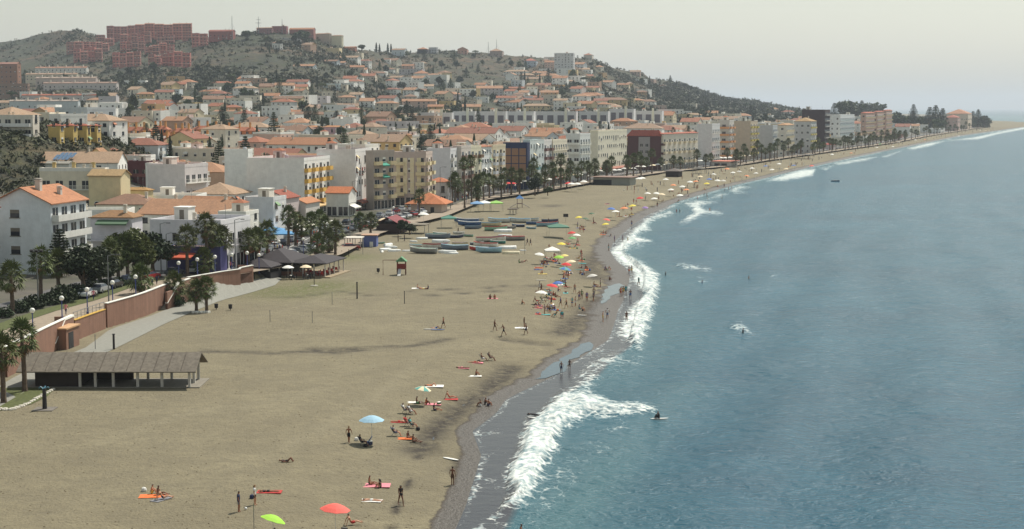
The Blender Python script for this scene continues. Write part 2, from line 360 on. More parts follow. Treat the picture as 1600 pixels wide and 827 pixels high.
# ================= SEA =================
FOAM = [
 ([(738,829),(775,803),(803,774),(790,755),(794,732),(807,715),(815,690),(822,660),(843,648),(868,623),(880,614),(901,616),(925,620),(960,632),(1000,635),(1022,639),(990,645),(960,651),(925,652),(885,665),(872,690),(862,715),(850,740),(832,765),(812,790),(763,816),(750,829)], 1.0),
 ([(880,614),(893,598),(901,580),(914,564),(938,551),(985,546),(975,565),(945,580),(928,600),(925,622),(901,618)], .55),
 ([(954,396),(965,408),(981,418),(990,429),(990,438),(999,450),(1006,461),(985,482),(972,500),(965,522),(985,538),(999,546),(1006,530),(1014,505),(1022,480),(1027,455),(1030,432),(1008,414),(990,405),(979,396),(972,388),(956,388)], 1.0),
 ([(956,390),(966,382),(975,373),(987,362),(997,353),(1008,343),(1023,337),(1046,331),(1050,335),(1027,341),(1010,352),(1016,359),(1001,364),(994,371),(1018,378),(984,386),(978,396)], 1.0),
 ([(1062,350),(1072,340),(1084,334),(1082,326),(1068,318),(1090,314),(1120,316),(1094,321),(1100,328),(1128,334),(1096,337),(1080,346)], .95),
 ([(1106,311),(1126,303),(1138,304),(1120,310)], .8), ([(1140,298),(1156,290),(1172,294),(1150,298),(1168,302),(1148,302)], .85),
 ([(1198,283),(1215,277),(1250,266),(1274,264),(1270,275),(1225,282)], 1.0), ([(1280,263),(1302,259),(1290,266)], .8),
 ([(1303,256),(1335,250),(1371,245),(1352,251),(1310,258)], .95), ([(1378,245),(1408,236),(1385,246)], .9), ([(1418,232),(1450,224),(1478,220),(1455,228),(1425,234)], .95),
 ([(1480,220),(1525,214),(1552,208),(1602,198),(1602,202),(1560,210),(1530,218)], .9), ([(1060,415),(1075,414),(1108,421),(1070,421)], .85), ([(1142,512),(1158,508),(1170,518),(1150,519)], .95),
 ([(1092,437),(1102,441),(1096,443)], .7), ([(1205,427),(1215,430),(1207,433)], .6), ([(960,548),(1000,548),(1010,560),(985,575),(950,590)], .28), ([(850,745),(905,690),(940,660),(1010,650),(960,690),(900,750),(860,800),(800,827),(770,827)], .25),
 ([(735,680),(748,672),(780,672),(760,680),(742,690)], .35), ([(734,690),(760,700),(790,705),(788,708),(757,704),(738,695)], .45), ([(740,745),(762,750),(790,756),(786,759),(757,754)], .4), ([(770,640),(790,628),(800,618),(796,630),(780,645)], .3)]
def inpoly(px, py, poly):
    r = np.zeros(px.shape, bool); n = len(poly)
    for i in range(n):
        x1, y1 = poly[i]; x2, y2 = poly[(i + 1) % n]
        if y1 == y2: continue
        c = ((y1 > py) != (y2 > py)) & (px < (x2 - x1) * (py - y1) / (y2 - y1) + x1); r ^= c
    return r
def seg_d(px, py, poly):
    best = np.full(px.shape, 1e9)
    for i in range(len(poly)):
        p = poly[i]; q = poly[(i + 1) % len(poly)]; dx, dy = q[0] - p[0], q[1] - p[1]; L = dx * dx + dy * dy + 1e-9
        t = np.clip(((px - p[0]) * dx + (py - p[1]) * dy) / L, 0, 1); best = np.minimum(best, np.hypot(px - p[0] - t * dx, py - p[1] - t * dy))
    return best
def m_sea():
    m, nt, b = newmat('sea_water'); g = nd(nt, 'ShaderNodeNewGeometry'); P = g.outputs['Position']
    sh = attr(nt, 'shallow'); wash = attr(nt, 'wash'); fo = attr(nt, 'foam')
    n0 = noise(nt, P, .02, 4); col = mixc(nt, ramp(nt, n0, [(.3, 0.), (.7, 1.)]), lin((14, 72, 92)), lin((22, 84, 104)))
    msx = nd(nt, 'ShaderNodeMapping'); msx.inputs['Rotation'].default_value = (0, 0, R(14)); msx.inputs['Scale'].default_value = (.012, .05, 1); nt.links.new(P, msx.inputs[0])
    nb = noise(nt, msx.outputs[0], 1, 4); col = mixc(nt, ramp(nt, nb, [(.48, 0.), (.66, .5)]), col, lin((11, 63, 84)))  # dark bands: shading of the swell painted into the water colour
    col = mixc(nt, sh, col, lin((56, 98, 106)))
    col = mixc(nt, ramp(nt, wash, [(.25, 0.), (.8, 1.)]), col, lin((62, 62, 66)))
    v1 = noise(nt, P, .6, 5, .62); v2 = noise(nt, P, .16, 5, .65)
    a = nd(nt, 'ShaderNodeMath', operation='MULTIPLY_ADD'); nt.links.new(v1, a.inputs[0]); a.inputs[1].default_value = 1.25; nt.links.new(fo, a.inputs[2])
    c = nd(nt, 'ShaderNodeMath', operation='MULTIPLY_ADD'); nt.links.new(v2, c.inputs[0]); c.inputs[1].default_value = 1.1; nt.links.new(a.outputs[0], c.inputs[2])
    rg = nd(nt, 'ShaderNodeTexVoronoi', feature='DISTANCE_TO_EDGE'); rg.inputs['Scale'].default_value = .8; wv = nd(nt, 'ShaderNodeVectorMath', operation='MULTIPLY_ADD'); nz = nd(nt, 'ShaderNodeTexNoise'); nz.inputs['Scale'].default_value = .9; nz.inputs['Detail'].default_value = 4; nt.links.new(P, nz.inputs['Vector']); nt.links.new(nz.outputs['Color'], wv.inputs[0]); wv.inputs[1].default_value = (1.6, 1.6, 1.6); nt.links.new(P, wv.inputs[2]); nt.links.new(wv.outputs[0], rg.inputs['Vector'])
    lc = ramp(nt, rg.outputs['Distance'], [(0.0, .42), (.16, 0.)]); c2 = nd(nt, 'ShaderNodeMath', operation='ADD'); nt.links.new(c.outputs[0], c2.inputs[0]); nt.links.new(lc, c2.inputs[1]); c = c2
    mr = nd(nt, 'ShaderNodeMapRange'); nt.links.new(c.outputs[0], mr.inputs['Value']); mr.inputs['From Min'].default_value = 1.76; mr.inputs['From Max'].default_value = 2.2
    gm = nd(nt, 'ShaderNodeMath', operation='MULTIPLY'); nt.links.new(mr.outputs['Result'], gm.inputs[0]); nt.links.new(ramp(nt, fo, [(.02, 0.), (.12, 1.)]), gm.inputs[1]); foam = gm.outputs[0]
    fn = noise(nt, P, 1.4, 6, .7)
    fcol = mixc(nt, ramp(nt, fn, [(.36, 0.), (.60, 1.)]), lin((120, 146, 152)), lin((232, 233, 226)))  # grey-blue patches put the breaker's shading into the foam colour
    col = mixc(nt, foam, col, fcol); nt.links.new(col, b.inputs['Base Color']); b.inputs['IOR'].default_value = 1.33; b.inputs['Specular IOR Level'].default_value = .26
    rr = nd(nt, 'ShaderNodeMapRange'); nt.links.new(foam, rr.inputs['Value']); rr.inputs['To Min'].default_value = .22; rr.inputs['To Max'].default_value = .9
    nt.links.new(rr.outputs['Result'], b.inputs['Roughness'])
    # ripples travelling to the shore
    mp = nd(nt, 'ShaderNodeMapping'); mp.inputs['Rotation'].default_value = (0, 0, R(14)); mp.inputs['Scale'].default_value = (.75, .9, 1); nt.links.new(P, mp.inputs[0])
    w1 = noise(nt, mp.outputs[0], .16, 3, .5); w2 = noise(nt, mp.outputs[0], .75, 5, .6); w3 = noise(nt, mp.outputs[0], 2.6, 4, .6)
    s1 = nd(nt, 'ShaderNodeMath', operation='MULTIPLY_ADD'); nt.links.new(w1, s1.inputs[0]); s1.inputs[1].default_value = 1.4; nt.links.new(w2, s1.inputs[2])
    s2 = nd(nt, 'ShaderNodeMath', operation='MULTIPLY_ADD'); nt.links.new(w3, s2.inputs[0]); s2.inputs[1].default_value = .3; nt.links.new(s1.outputs[0], s2.inputs[2])
    bp = nd(nt, 'ShaderNodeBump'); bp.inputs['Distance'].default_value = .62; nt.links.new(s2.outputs[0], bp.inputs['Height'])
    st = nd(nt, 'ShaderNodeMapRange'); nt.links.new(wash, st.inputs['Value']); st.inputs['To Min'].default_value = .95; st.inputs['To Max'].default_value = .12
    nt.links.new(st.outputs['Result'], bp.inputs['Strength']); nt.links.new(bp.outputs[0], b.inputs['Normal'])
    return m
def make_sea():
    pxs = np.concatenate([np.arange(300, 690, 30), np.arange(690, 1350, 2.2), np.arange(1350, 1680, 3), np.arange(1680, 4200, 90)])
    pys = np.concatenate([np.geomspace(1800, 850, 12), np.arange(845, 186, -1.8), np.array([184,182,180,178,176,174,172.5,171.5,170.8,170.3,170.0,169.8])])
    Y = (H - SEA) * FP / (pys - HY); 
    Yy, PX = np.meshgrid(Y, pxs, indexing='ij'); X = (PX - CX) / FP * Yy
    # exact image position of each surface point
    d = Yy * CP - (SEA - H) * SP; u = Yy * SP + (SEA - H) * CP; ipx = CX + FP * X / d; ipy = CY - FP * u / d
    foam = np.zeros_like(X)
    for poly, k in FOAM:
        bx = [p[0] for p in poly]; by = [p[1] for p in poly]
        mk = (ipx > min(bx) - 14) & (ipx < max(bx) + 14) & (ipy > min(by) - 10) & (ipy < max(by) + 10)
        if not mk.any(): continue
        a = ipx[mk]; b = ipy[mk]; dd = seg_d(a, b, poly); ins = inpoly(a, b, poly); soft = 1.5 + np.clip((b - 200) / 45, 0, 10)
        v = np.where(ins, .5 + .5 * np.clip(dd / soft, 0, 1), .55 - .55 * np.clip(dd / soft, 0, 1)) * k
        foam[mk] = np.maximum(foam[mk], v)
    ds = X - xS(Yy)                      # metres seaward
    foam = np.maximum(foam, .42 * np.exp(-(np.abs(ds - .3) / .5) ** 2) * (Yy > 120))
    foam = np.maximum(foam, .55 * np.exp(-(np.abs(ds - 1.5) / np.interp(Yy, [500, 2500], [1.5, 6])) ** 2) * (Yy > 480) * (vnoise(X * .02 + 3, Yy * .012) > .35))
    wash = (1 - sst(0, 1, (ds - np.interp(Yy, [100,130,165,200,230,330,500], [2.2,3.6,6.0,4,3,2,1])) / 2.0)) * (Yy < 520)
    shal = 1 - sst(0, 1, ds / np.interp(Yy, [100, 200, 400, 2500], [26, 22, 16, 40]))
    streak = np.exp(-((ipx - (930 + (760 - ipy) * .9)) / 55) ** 2) * (ipy > 600) * .35
    shal = np.clip(shal * .75 + streak, 0, 1)
    Z = np.full_like(X, SEA); Z += foam ** 2 * (.3 + .9 * vnoise(X * .5, Yy * .35)) * (ds > 3) * np.clip(1.6 - Yy / 500, .25, 1)
    far = np.clip(1 - Yy / 900, 0, 1)
    sw = np.sin((X * .97 - Yy * .24) * .42 + 2.5 * fbm(X * .03, Yy * .03, 3) * 3)
    Z += far * .34 * sst(6, 25, ds) * sw + far * .30 * sst(4, 30, ds) * fbm(X * .12, Yy * .2, 4)
    keep = X > xS(Yy) - 14
    keep |= (Yy > 3200)
    return grid_obj(X, Yy, Z, 'sea', [m_sea()], dict(foam=foam, wash=wash, shallow=shal), keep=keep)
sea = make_sea()
# ================= flat sheets: paths, pools, paving =================
def sheet(name, pts, mat, z=None, off=.03, kind='structure', sub=1):
    """closed outline in the plan, laid off metres above the ground"""
    bm = bmesh.new(); vs = [bm.verts.new((p[0], p[1], 0)) for p in pts]; f = bm.faces.new(vs)
    bmesh.ops.triangulate(bm, faces=[f])
    if sub: bmesh.ops.subdivide_edges(bm, edges=bm.edges[:], cuts=sub, use_grid_fill=True)
    for v in bm.verts: v.co.z = (gz(v.co.x, v.co.y) if z is None else z) + off
    bmesh.ops.recalc_face_normals(bm, faces=bm.faces[:])
    me = bpy.data.meshes.new(name); bm.to_mesh(me); bm.free(); me.materials.append(mat)
    if me.polygons and me.polygons[0].normal.z < 0: me.flip_normals()
    return struct(name, me, kind)
def strip(name, a, b, mat, off, z=None):
    """ribbon between two plan polylines with equal counts"""
    v = []; f = []
    for p, q in zip(a, b):
        for w in (p, q): v.append((w[0], w[1], (gz(w[0], w[1]) if z is None else z(w[0], w[1])) + off))
    for i in range(len(a) - 1): f.append((2*i, 2*i+1, 2*i+3, 2*i+2))
    me = bpy.data.meshes.new(name); me.from_pydata(v, [], f); me.materials.append(mat); me.update()
    if me.polygons[0].normal.z < 0: me.flip_normals()
    return struct(name, me)
def resample(pts, n):
    P = [Vector(p) for p in pts]; L = [0]
    for i in range(1, len(P)): L.append(L[-1] + (P[i] - P[i-1]).length)
    out = []
    for k in range(n):
        s = L[-1] * k / (n - 1); i = max(j for j in range(len(L)) if L[j] <= s + 1e-9); i = min(i, len(P) - 2)
        t = (s - L[i]) / (L[i+1] - L[i] + 1e-9); out.append(P[i].lerp(P[i+1], min(t, 1)))
    return out
# beach path of pale concrete
pa = resample([G(*p) for p in [(-60,640),(30,585),(135,543),(172,515),(232,495),(290,472),(332,458),(365,441),(388,428),(400,415)]], 40)
pb = resample([G(*p) for p in [(-60,672),(60,600),(178,546),(215,528),(260,505),(300,488),(345,470),(398,456),(430,446),(440,436)]], 40)
strip('beach_path', pa, pb, M((132, 131, 122), .9, .08, 'concrete'), .05)
POOL = newmat('tide_pool_water'); POOL[2].inputs['Base Color'].default_value = lin((64, 80, 90)) + (1,); POOL[2].inputs['Specular IOR Level'].default_value = .35; POOL[2].inputs['Roughness'].default_value = .08; POOL[2].inputs['IOR'].default_value = 1.33
bump(POOL[1], POOL[2], noise(POOL[1], mapping(POOL[1]), 1.2, 3), .05, .25)
for pl in ([(835,585),(858,566),(888,545),(905,533),(922,527),(928,532),(920,542),(895,555),(878,570),(855,580),(845,584)], [(937,470),(946,452),(955,441),(968,438),(975,441),(966,450),(956,460),(949,466)]):
    q = resample([G(a, b, -.45) for a, b in pl + pl[:1]], 46)[:-1]; q = [p + Vector((fbm(p.x * .5, p.y * .35, 3), fbm(p.x * .5 + 9, p.y * .3, 3), 0)) * 2.2 for p in q]; zz = max(gz(p.x, p.y) for p in q)
    sheet('tide_pool_water', q, POOL[0], None, .05)
# promenade paving with kerb
ys = np.concatenate([np.arange(60, 330, 4), np.arange(330, 2500, 12)])
def zprom(x, y): return float(np.interp(y, [20, 268, 300, 340], [2.8, 2.8, 1.6, .9]))
def zp2(x, y): return max(zprom(x, y), gz(x, y)) 
PAVE = M((142, 128, 110), .85, .1, 'paving', .5)
strip('promenade', [(float(xW(y)) - .2, y) for y in ys], [(float(xW(y)) - 6.5, y) for y in ys], PAVE, .05, zp2)
GRASS = M((78, 84, 40), .95, .25, 'lawn', .8)
ys2 = np.arange(60, 262, 4)
strip('lawn', [(float(xW(y)) - 6.6, y) for y in ys2], [(float(xW(y)) - 9.4, y) for y in ys2], GRASS, .06, zp2)
ROAD = M((86, 84, 84), .9, .1, 'asphalt', .4)
strip('road', [(float(xW(y)) - 11, y) for y in ys], [(float(xW(y)) - 19, y) for y in ys], ROAD, .07, zp2)
strip('road_line', [(float(xW(y)) - 14.9, y) for y in ys], [(float(xW(y)) - 15.05, y) for y in ys], WHITE, .09, zp2)
# seaward wall of the promenade, in its runs, with caps
BRICK = M((142, 106, 88), .9, .14, 'brick')
def wallrun(y0, y1, label, top=3.75, cap=WHITE, x_off=.0, yl=None):
    n = max(2, int((y1 - y0) / 4) + 1); Y = np.linspace(y0, y1, n); P = [Vector((float(xW(y)) + x_off, y)) for y in Y]
    o = thing('promenade_wall', label, 'wall', (P[0].x, P[0].y, 0), 0, 'brick promenade walls'); b = MB(); c = MB()
    for p, q in zip(P[:-1], P[1:]):
        d = (q - p).normalized(); nrm = Vector((d.y, -d.x)); l = lambda v: v - P[0]
        a1, a2, a3, a4 = l(p), l(q), l(q - nrm * .4), l(p - nrm * .4)
        b.prism([(a1.x, a1.y), (a2.x, a2.y), (a3.x, a3.y), (a4.x, a4.y)][::1], -.6, top - .1)
        e = nrm * .07; b1, b2, b3, b4 = l(p + e), l(q + e), l(q - nrm * .47), l(p - nrm * .47)
        c.prism([(b1.x, b1.y), (b2.x, b2.y), (b3.x, b3.y), (b4.x, b4.y)], top - .1, top)
    part('wall', b.mesh('wall', BRICK), o); part('cap', c.mesh('cap', cap), o); return o
wallrun(60, 178, 'brick seawall at the lower left behind the two beach palms')
wallrun(181, 209.5, 'white-capped brick seawall run left of the yellow-edged ramp')
wallrun(210, 221.5, 'low brick wall with yellow cap and railing above', 2.95, M((200, 160, 70), .7, .05, 'paint'))
wallrun(222, 248.5, 'long white-capped brick seawall right of the railing')
wallrun(251, 254, 'short brick wall block between the shrubs by the stairs', 3.3)
wallrun(256.5, 270, 'white-capped brick seawall run nearest the dark restaurant')
def railing(y0, y1, label, x_off=-.2, zb=2.95, hgt=1.0):
    Y = np.linspace(y0, y1, 9); P = [Vector((float(xW(y)) + x_off, y, zb)) for y in Y]; o = thing('railing', label, 'railing', P[0])
    m1 = MB(); m1.tube([p - P[0] + Vector((0, 0, hgt)) for p in P], .04); m1.tube([p - P[0] + Vector((0, 0, hgt * .5)) for p in P], .025); part('rail', m1.mesh('rail', METAL), o)
    pm = MB().tube([(0, 0, 0), (0, 0, hgt)], .035).mesh('post', METAL)
    for p in P: part('post', pm, o, p - P[0])
railing(210, 221.5, 'grey metal railing above the yellow-edged low wall')
# stairs blocks down from the promenade
def stair_block(px, pyb, w, d, h, label, slopeside=True):
    p = G(px, pyb); o = thing('stair_block', label, 'stairs', p, math.atan2(dirW(p.y).y, dirW(p.y).x))
    b = MB(); b.box(0, 0, 0, d, .35, h - .9)
    b.add([(0,0,0),(d,0,0),(d,0,h),(d*.55,0,h),(0,0,1.0),(0,.35,0),(d,.35,0),(d,.35,h),(d*.55,.35,h),(0,.35,1.0)], [(0,1,2,3,4),(9,8,7,6,5),(0,5,6,1),(1,6,7,2),(2,7,8,3),(3,8,9,4),(4,9,5,0)])
    b.box(d, 0, 0, d + .35, w, h); part('wall', b.mesh('wall', BRICK), o)
    c = MB(); c.add([(-.05,-.06,1.0),(d*.55,-.06,h),(d+.4,-.06,h),(d+.4,.41,h),(d*.55,.41,h),(-.05,.41,1.0),(-.05,-.06,1.12),(d*.55,-.06,h+.12),(d+.4,-.06,h+.12),(d+.4,.41,h+.12),(d*.55,.41,h+.12),(-.05,.41,1.12)],
        [(0,1,7,6),(1,2,8,7),(2,3,9,8),(3,4,10,9),(4,5,11,10),(5,0,6,11),(6,7,10,11),(7,8,9,10)]); part('cap', c.mesh('cap', WHITE), o)
    s = MB(); n = 14
    for k in range(n): s.box(d * k / n, .36, 0, d * (k + 1) / n, w, (k + 1) * (h - .9) / n)
    part('steps', s.mesh('steps', CONC), o); return o
stair_block(262, 484, 3.0, 11, 3.7, 'brick stairway down to the beach beside the small promenade palm')
stair_block(356, 456, 3.0, 9, 3.7, 'brick stairway nearest the dark restaurant')
stair_block(87, 549, 2.6, 8, 3.5, 'brick stairway behind the long grey beach shelter')
b = thing('brick_hut', 'small brick hut with a dark doorway against the seawall', 'hut', G(104, 547), R(84))
part('wall', MB().box(0, 0, 0, 4.5, 2.4, 2.7).mesh('wall', BRICK), b); part('roof', MB().box(-.15, -.15, 2.7, 4.65, 2.5, 2.9).mesh('roof', M((190, 150, 110), .8, .1)), b)
part('door', MB().box(.8, -.05, 0, 2.4, .02, 2.2).mesh('door', DARKM), b)
# ================= windows, balconies, roofs: shared meshes =================
_W2 = {}
def win_mesh(kind, glass=GLASS, frame=WHITE):
    k = (kind, glass.name, frame.name)
    if k in _W2: return _W2[k]
    b = MB()
    if kind == 'frame':
        for a in ((-.5,0,-.42,1),(.42,0,.5,1),(-.42,.92,.42,1),(-.58,-.05,.58,.04),(-.03,.04,.03,.92)): b.box(a[0], -.09 if a[1] < 0 else -.06, a[1], a[2], 0, a[3])
        me = b.mesh('window_frame', frame)
    elif kind == 'pane': me = b.box(-.42, -.02, .04, .42, .03, .92).mesh('window_pane', glass)
    elif kind == 'simple':
        b.box(-.5, -.05, 0, .5, .02, 1); b.cur = 1; b.box(-.62, -.12, -.08, .62, 0, 0); b.box(-.03, -.065, 0, .03, -.045, 1)
        me = b.mesh('window', [glass, frame])
    elif kind == 'shut':
        b.box(-.5, -.05, 0, .5, .02, .55); b.cur = 1; b.box(-.5, -.07, .55, .5, .02, 1); b.box(-.62, -.12, -.08, .62, 0, 0); me = b.mesh('window', [glass, frame])
    elif kind == 'arch':
        p = [(-.5, 0), (.5, 0), (.5, .7)] + [(.5 * math.cos(t), .7 + .3 * math.sin(t)) for t in np.linspace(0, math.pi, 8)[1:-1]] + [(-.5, .7)]
        vs = [(x, -.04, z) for x, z in p] + [(x, .02, z) for x, z in p]; n = len(p)
        b.add(vs, [tuple(range(n)), tuple(range(n, 2 * n))[::-1]] + [(i, n + i, n + (i + 1) % n, (i + 1) % n) for i in range(n)])
        b.cur = 1
        for i in range(2, n - 0):
            a, c = p[i - 1], p[i % n]; b.add([(a[0],-.1,a[1]),(c[0],-.1,c[1]),(c[0]*1.15,-.1,c[1]*1.07),(a[0]*1.15,-.1,a[1]*1.07),(a[0],0,a[1]),(c[0],0,c[1]),(c[0]*1.15,0,c[1]*1.07),(a[0]*1.15,0,a[1]*1.07)],[(0,1,2,3),(4,7,6,5),(0,4,5,1),(3,2,6,7),(0,3,7,4),(1,5,6,2)])
        me = b.mesh('window', [glass, frame])
    _W2[k] = me; return me
def side_rot(side): return {'sea': 0, 'cam': -math.pi / 2, 'inl': math.pi, 'far': math.pi / 2}[side]
def side_pos(b, side, s, z, out=0):
    w, d = b['w'], b['d']
    return {'sea': (s, -out, z), 'cam': (-out, s, z), 'inl': (s, w + out, z), 'far': (d + out, s, z)}[side]
def window(B, side, s, z, w=1.2, h=1.3, kind='simple', glass=GLASS, frame=WHITE, near=False):
    o = B['o']; rz = side_rot(side)
    if near and kind == 'simple':
        f = part('window', win_mesh('frame', glass, frame), o, side_pos(B, side, s, z), rz, (w, 1, h)); part('pane', win_mesh('pane', glass, frame), f)
    else: f = part('window', win_mesh(kind, glass, frame), o, side_pos(B, side, s, z), rz, (w, 1, h))
    B['nw'] += 1; return f
_BC = {}
def balcony(B, side, s, z, L, dep=1.2, col=WHITE, kind='solid', rail=None):
    L = round(L, 1); k = (L, dep, col.name, kind)
    if k not in _BC:
        b = MB(); b.box(-L/2, -dep, -.18, L/2, 0, 0)
        r = MB()
        if kind == 'solid':
            r.box(-L/2, -dep, 0, L/2, -dep + .1, .95); r.box(-L/2, -dep + .1, 0, -L/2 + .1, 0, .95); r.box(L/2 - .1, -dep + .1, 0, L/2, 0, .95)
        else:
            r.tube([(-L/2, 0, 1), (-L/2, -dep + .04, 1), (L/2, -dep + .04, 1), (L/2, 0, 1)], .045, 4)
            n = max(3, int(L / .28))
            for i in range(n + 1): x = -L/2 + .04 + (L - .08) * i / n; r.box(x - .03, -dep + .02, 0, x + .03, -dep + .07, .98)
        _BC[k] = (b.mesh('balcony_slab', col), r.mesh('balcony_railing', col))
    f = part('balcony', _BC[k][0], B['o'], side_pos(B, side, s, z), side_rot(side))
    part('railing', _BC[k][1], f); return f
AWN = {}; ACM = MB().box(-.4, -.35, 0, .4, 0, .6).box(-.3, -.37, .08, .2, -.35, .52).mesh('air_conditioner', M((200, 200, 196), .6, .08))
def awning(B, side, s, z, L, dep, rgb):
    k = (round(L, 1), dep, tuple(rgb))
    if k not in AWN:
        b = MB(); b.add([(-L/2,0,0),(L/2,0,0),(L/2,-dep,-.7),(-L/2,-dep,-.7),(-L/2,0,.05),(L/2,0,.05),(L/2,-dep,-.64),(-L/2,-dep,-.64)], [(3,2,1,0),(4,5,6,7),(0,1,5,4),(1,2,6,5),(2,3,7,6),(3,0,4,7)])
        b.box(-L/2, -dep, -.95, L/2, -dep + .03, -.7); AWN[k] = b.mesh('awning', M(rgb, .8, .05, 'fabric'))
    return part('awning', AWN[k], B['o'], side_pos(B, side, s, z), side_rot(side))
def add_roof(B, kind, rgb, over=.35, rise=None, ax=None, par=WHITE):
    o, w, d, h = B['o'], B['w'], B['d'], B['h']; b = MB(); rr = None; GL = []
    if kind == 'gable' or kind == 'gable_x':
        alongx = (ax == 'x') if ax else (d >= w)
        t = .18
        if alongx:
            rise = rise or w * .22; m = w / 2
            for s_, y0, y1 in ((0, -over, m), (1, w + over, m)):
                z0 = h - over * rise / m
                q = [(-over, y0, z0), (d + over, y0, z0), (d + over, y1, h + rise), (-over, y1, h + rise)]
                b.add(q + [(x, y, z + t) for x, y, z in q], [(3,2,1,0),(4,5,6,7),(0,1,5,4),(1,2,6,5),(2,3,7,6),(3,0,4,7)])
            for x0, x1 in ((0, .2), (d - .2, d)):
                g = MB(); GL.append(g); g.add([(x0,0,h),(x1,0,h),(x0,w,h),(x1,w,h),(x0,m,h+rise),(x1,m,h+rise)], [(0,4,2),(1,3,5),(0,1,5,4),(2,4,5,3)])
        else:
            rise = rise or d * .22; m = d / 2
            for x0, x1 in ((-over, m), (d + over, m)):
                z0 = h - over * rise / m
                q = [(x0, -over, z0), (x0, w + over, z0), (x1, w + over, h + rise), (x1, -over, h + rise)]
                b.add(q + [(x, y, z + t) for x, y, z in q], [(3,2,1,0),(4,5,6,7),(0,1,5,4),(1,2,6,5),(2,3,7,6),(3,0,4,7)])
            for y0, y1 in ((0, .2), (w - .2, w)):
                g = MB(); GL.append(g); g.add([(0,y0,h),(0,y1,h),(d,y0,h),(d,y1,h),(m,y0,h+rise),(m,y1,h+rise)], [(0,2,4),(1,5,3),(0,4,5,1),(2,3,5,4)])
        rr = part('roof', b.mesh('roof', tilem(rgb)), o); [part('gable', g.mesh('gable', B['wm']), o) for g in GL]
        B['zr'] = h + rise * .5; B['zr_c'] = lambda x, y: h + rise * (1 - abs((y / w if alongx else x / d) - .5) * 2)
    elif kind == 'hip':
        m = min(w, d) / 2 + over; rise = rise or m * .42; x0, y0, x1, y1 = -over, -over, d + over, w + over
        if d >= w: r1, r2 = (x0 + m, (y0 + y1) / 2), (x1 - m, (y0 + y1) / 2)
        else: r1, r2 = ((x0 + x1) / 2, y0 + m), ((x0 + x1) / 2, y1 - m)
        z0 = h - .02; z1 = h + rise
        vs = [(x0,y0,z0),(x1,y0,z0),(x1,y1,z0),(x0,y1,z0),(x0,y0,z0+.16),(x1,y0,z0+.16),(x1,y1,z0+.16),(x0,y1,z0+.16),(r1[0],r1[1],z1),(r2[0],r2[1],z1)]
        fs = [(0,3,2,1),(0,1,5,4),(1,2,6,5),(2,3,7,6),(3,0,4,7)]
        fs += [(4,5,9,8),(5,6,9),(6,7,8,9),(7,4,8)] if d >= w else [(4,5,8),(5,6,9,8),(6,7,9),(7,4,8,9)]
        b.add(vs, fs); rr = part('roof', b.mesh('roof', tilem(rgb)), o)
        B['zr_c'] = lambda x, y: h + rise * min(1, max(0, min(x, y, d - x, w - y) / (m - over)))
    else:
        ph = .9 if kind != 'slab' else .25
        b.box(.2, .2, h, d - .2, w - .2, h + .12); rr = part('roof', b.mesh('roof', M(rgb, .9, .15, 'plain')), o)
        p = MB(); t = .2
        p.box(-.04, -.04, h, d + .04, t, h + ph); p.box(-.04, w - t, h, d + .04, w + .04, h + ph); p.box(-.04, t, h, t, w - t, h + ph); p.box(d - t, t, h, d + .04, w - t, h + ph)
        part('parapet', p.mesh('parapet', par), o); B['zr_c'] = lambda x, y: h + .12
    B['roof'] = rr; return rr
_CH = {}
def chimney(B, x, y, hh=1.3, rgb=(214, 206, 190), s=.6):
    k = (hh, rgb, s)
    if k not in _CH:
        b = MB(); b.box(-s/2, -s/2, -1.2, s/2, s/2, hh); b.box(-s/2 - .1, -s/2 - .1, hh, s/2 + .1, s/2 + .1, hh + .12)
        for a in (-1, 1): b.box(a*s*.3 - .06, -s*.4, hh + .12, a*s*.3 + .06, s*.4, hh + .3)
        b.box(-s/2 - .05, -s/2 - .05, hh + .3, s/2 + .05, s/2 + .05, hh + .4); _CH[k] = b.mesh('chimney', wallm(rgb))
    part('chimney', _CH[k], B['roof'], (x, y, B['zr_c'](x, y)))
_HT = {}
def roof_hut(B, x, y, sx, sy, hh, rgb, tile=None):
    o = B['o']; b = MB().box(0, 0, 0, sx, sy, hh); z = B['h'] + .12
    f = part('stair_hut', b.mesh('stair_hut', wallm(rgb)), o, (x, y, z))
    if tile: r = MB(); r.add([(-.2,-.2,hh),(sx+.2,-.2,hh),(sx+.2,sy+.2,hh),(-.2,sy+.2,hh),(sx/2,sy/2,hh+min(sx,sy)*.3)], [(3,2,1,0),(0,1,4),(1,2,4),(2,3,4),(3,0,4)]); part('hut_roof', r.mesh('hut_roof', tilem(tile)), f)
    else: part('hut_roof', MB().box(-.15, -.15, hh, sx + .15, sy + .15, hh + .15).mesh('hut_roof', WHITE), f)
    part('hut_door', MB().box(-.03, sy * .3, 0, .02, sy * .3 + .9, 2).mesh('hut_door', SHUT), f)
def dish(B, x, y):
    if 'dish' not in _HT:
        b = MB().tube([(0, 0, 0), (0, 0, .9)], .04); b.lathe([(.02, .95), (.3, 1.02), (.45, 1.15)], 10); _HT['dish'] = b.mesh('satellite_dish', WHITE)
    part('satellite_dish', _HT['dish'], B['roof'], (x, y, B['zr_c'](x, y)))
def tank(B, x, y):
    if 'tank' not in _HT: _HT['tank'] = MB().lathe([(0, 0), (.55, 0), (.6, .1), (.6, 1.2), (.5, 1.35), (0, 1.4)], 12).mesh('water_tank', M((200, 202, 204), .5, .08))
    part('water_tank', _HT['tank'], B['roof'], (x, y, B['zr_c'](x, y)))
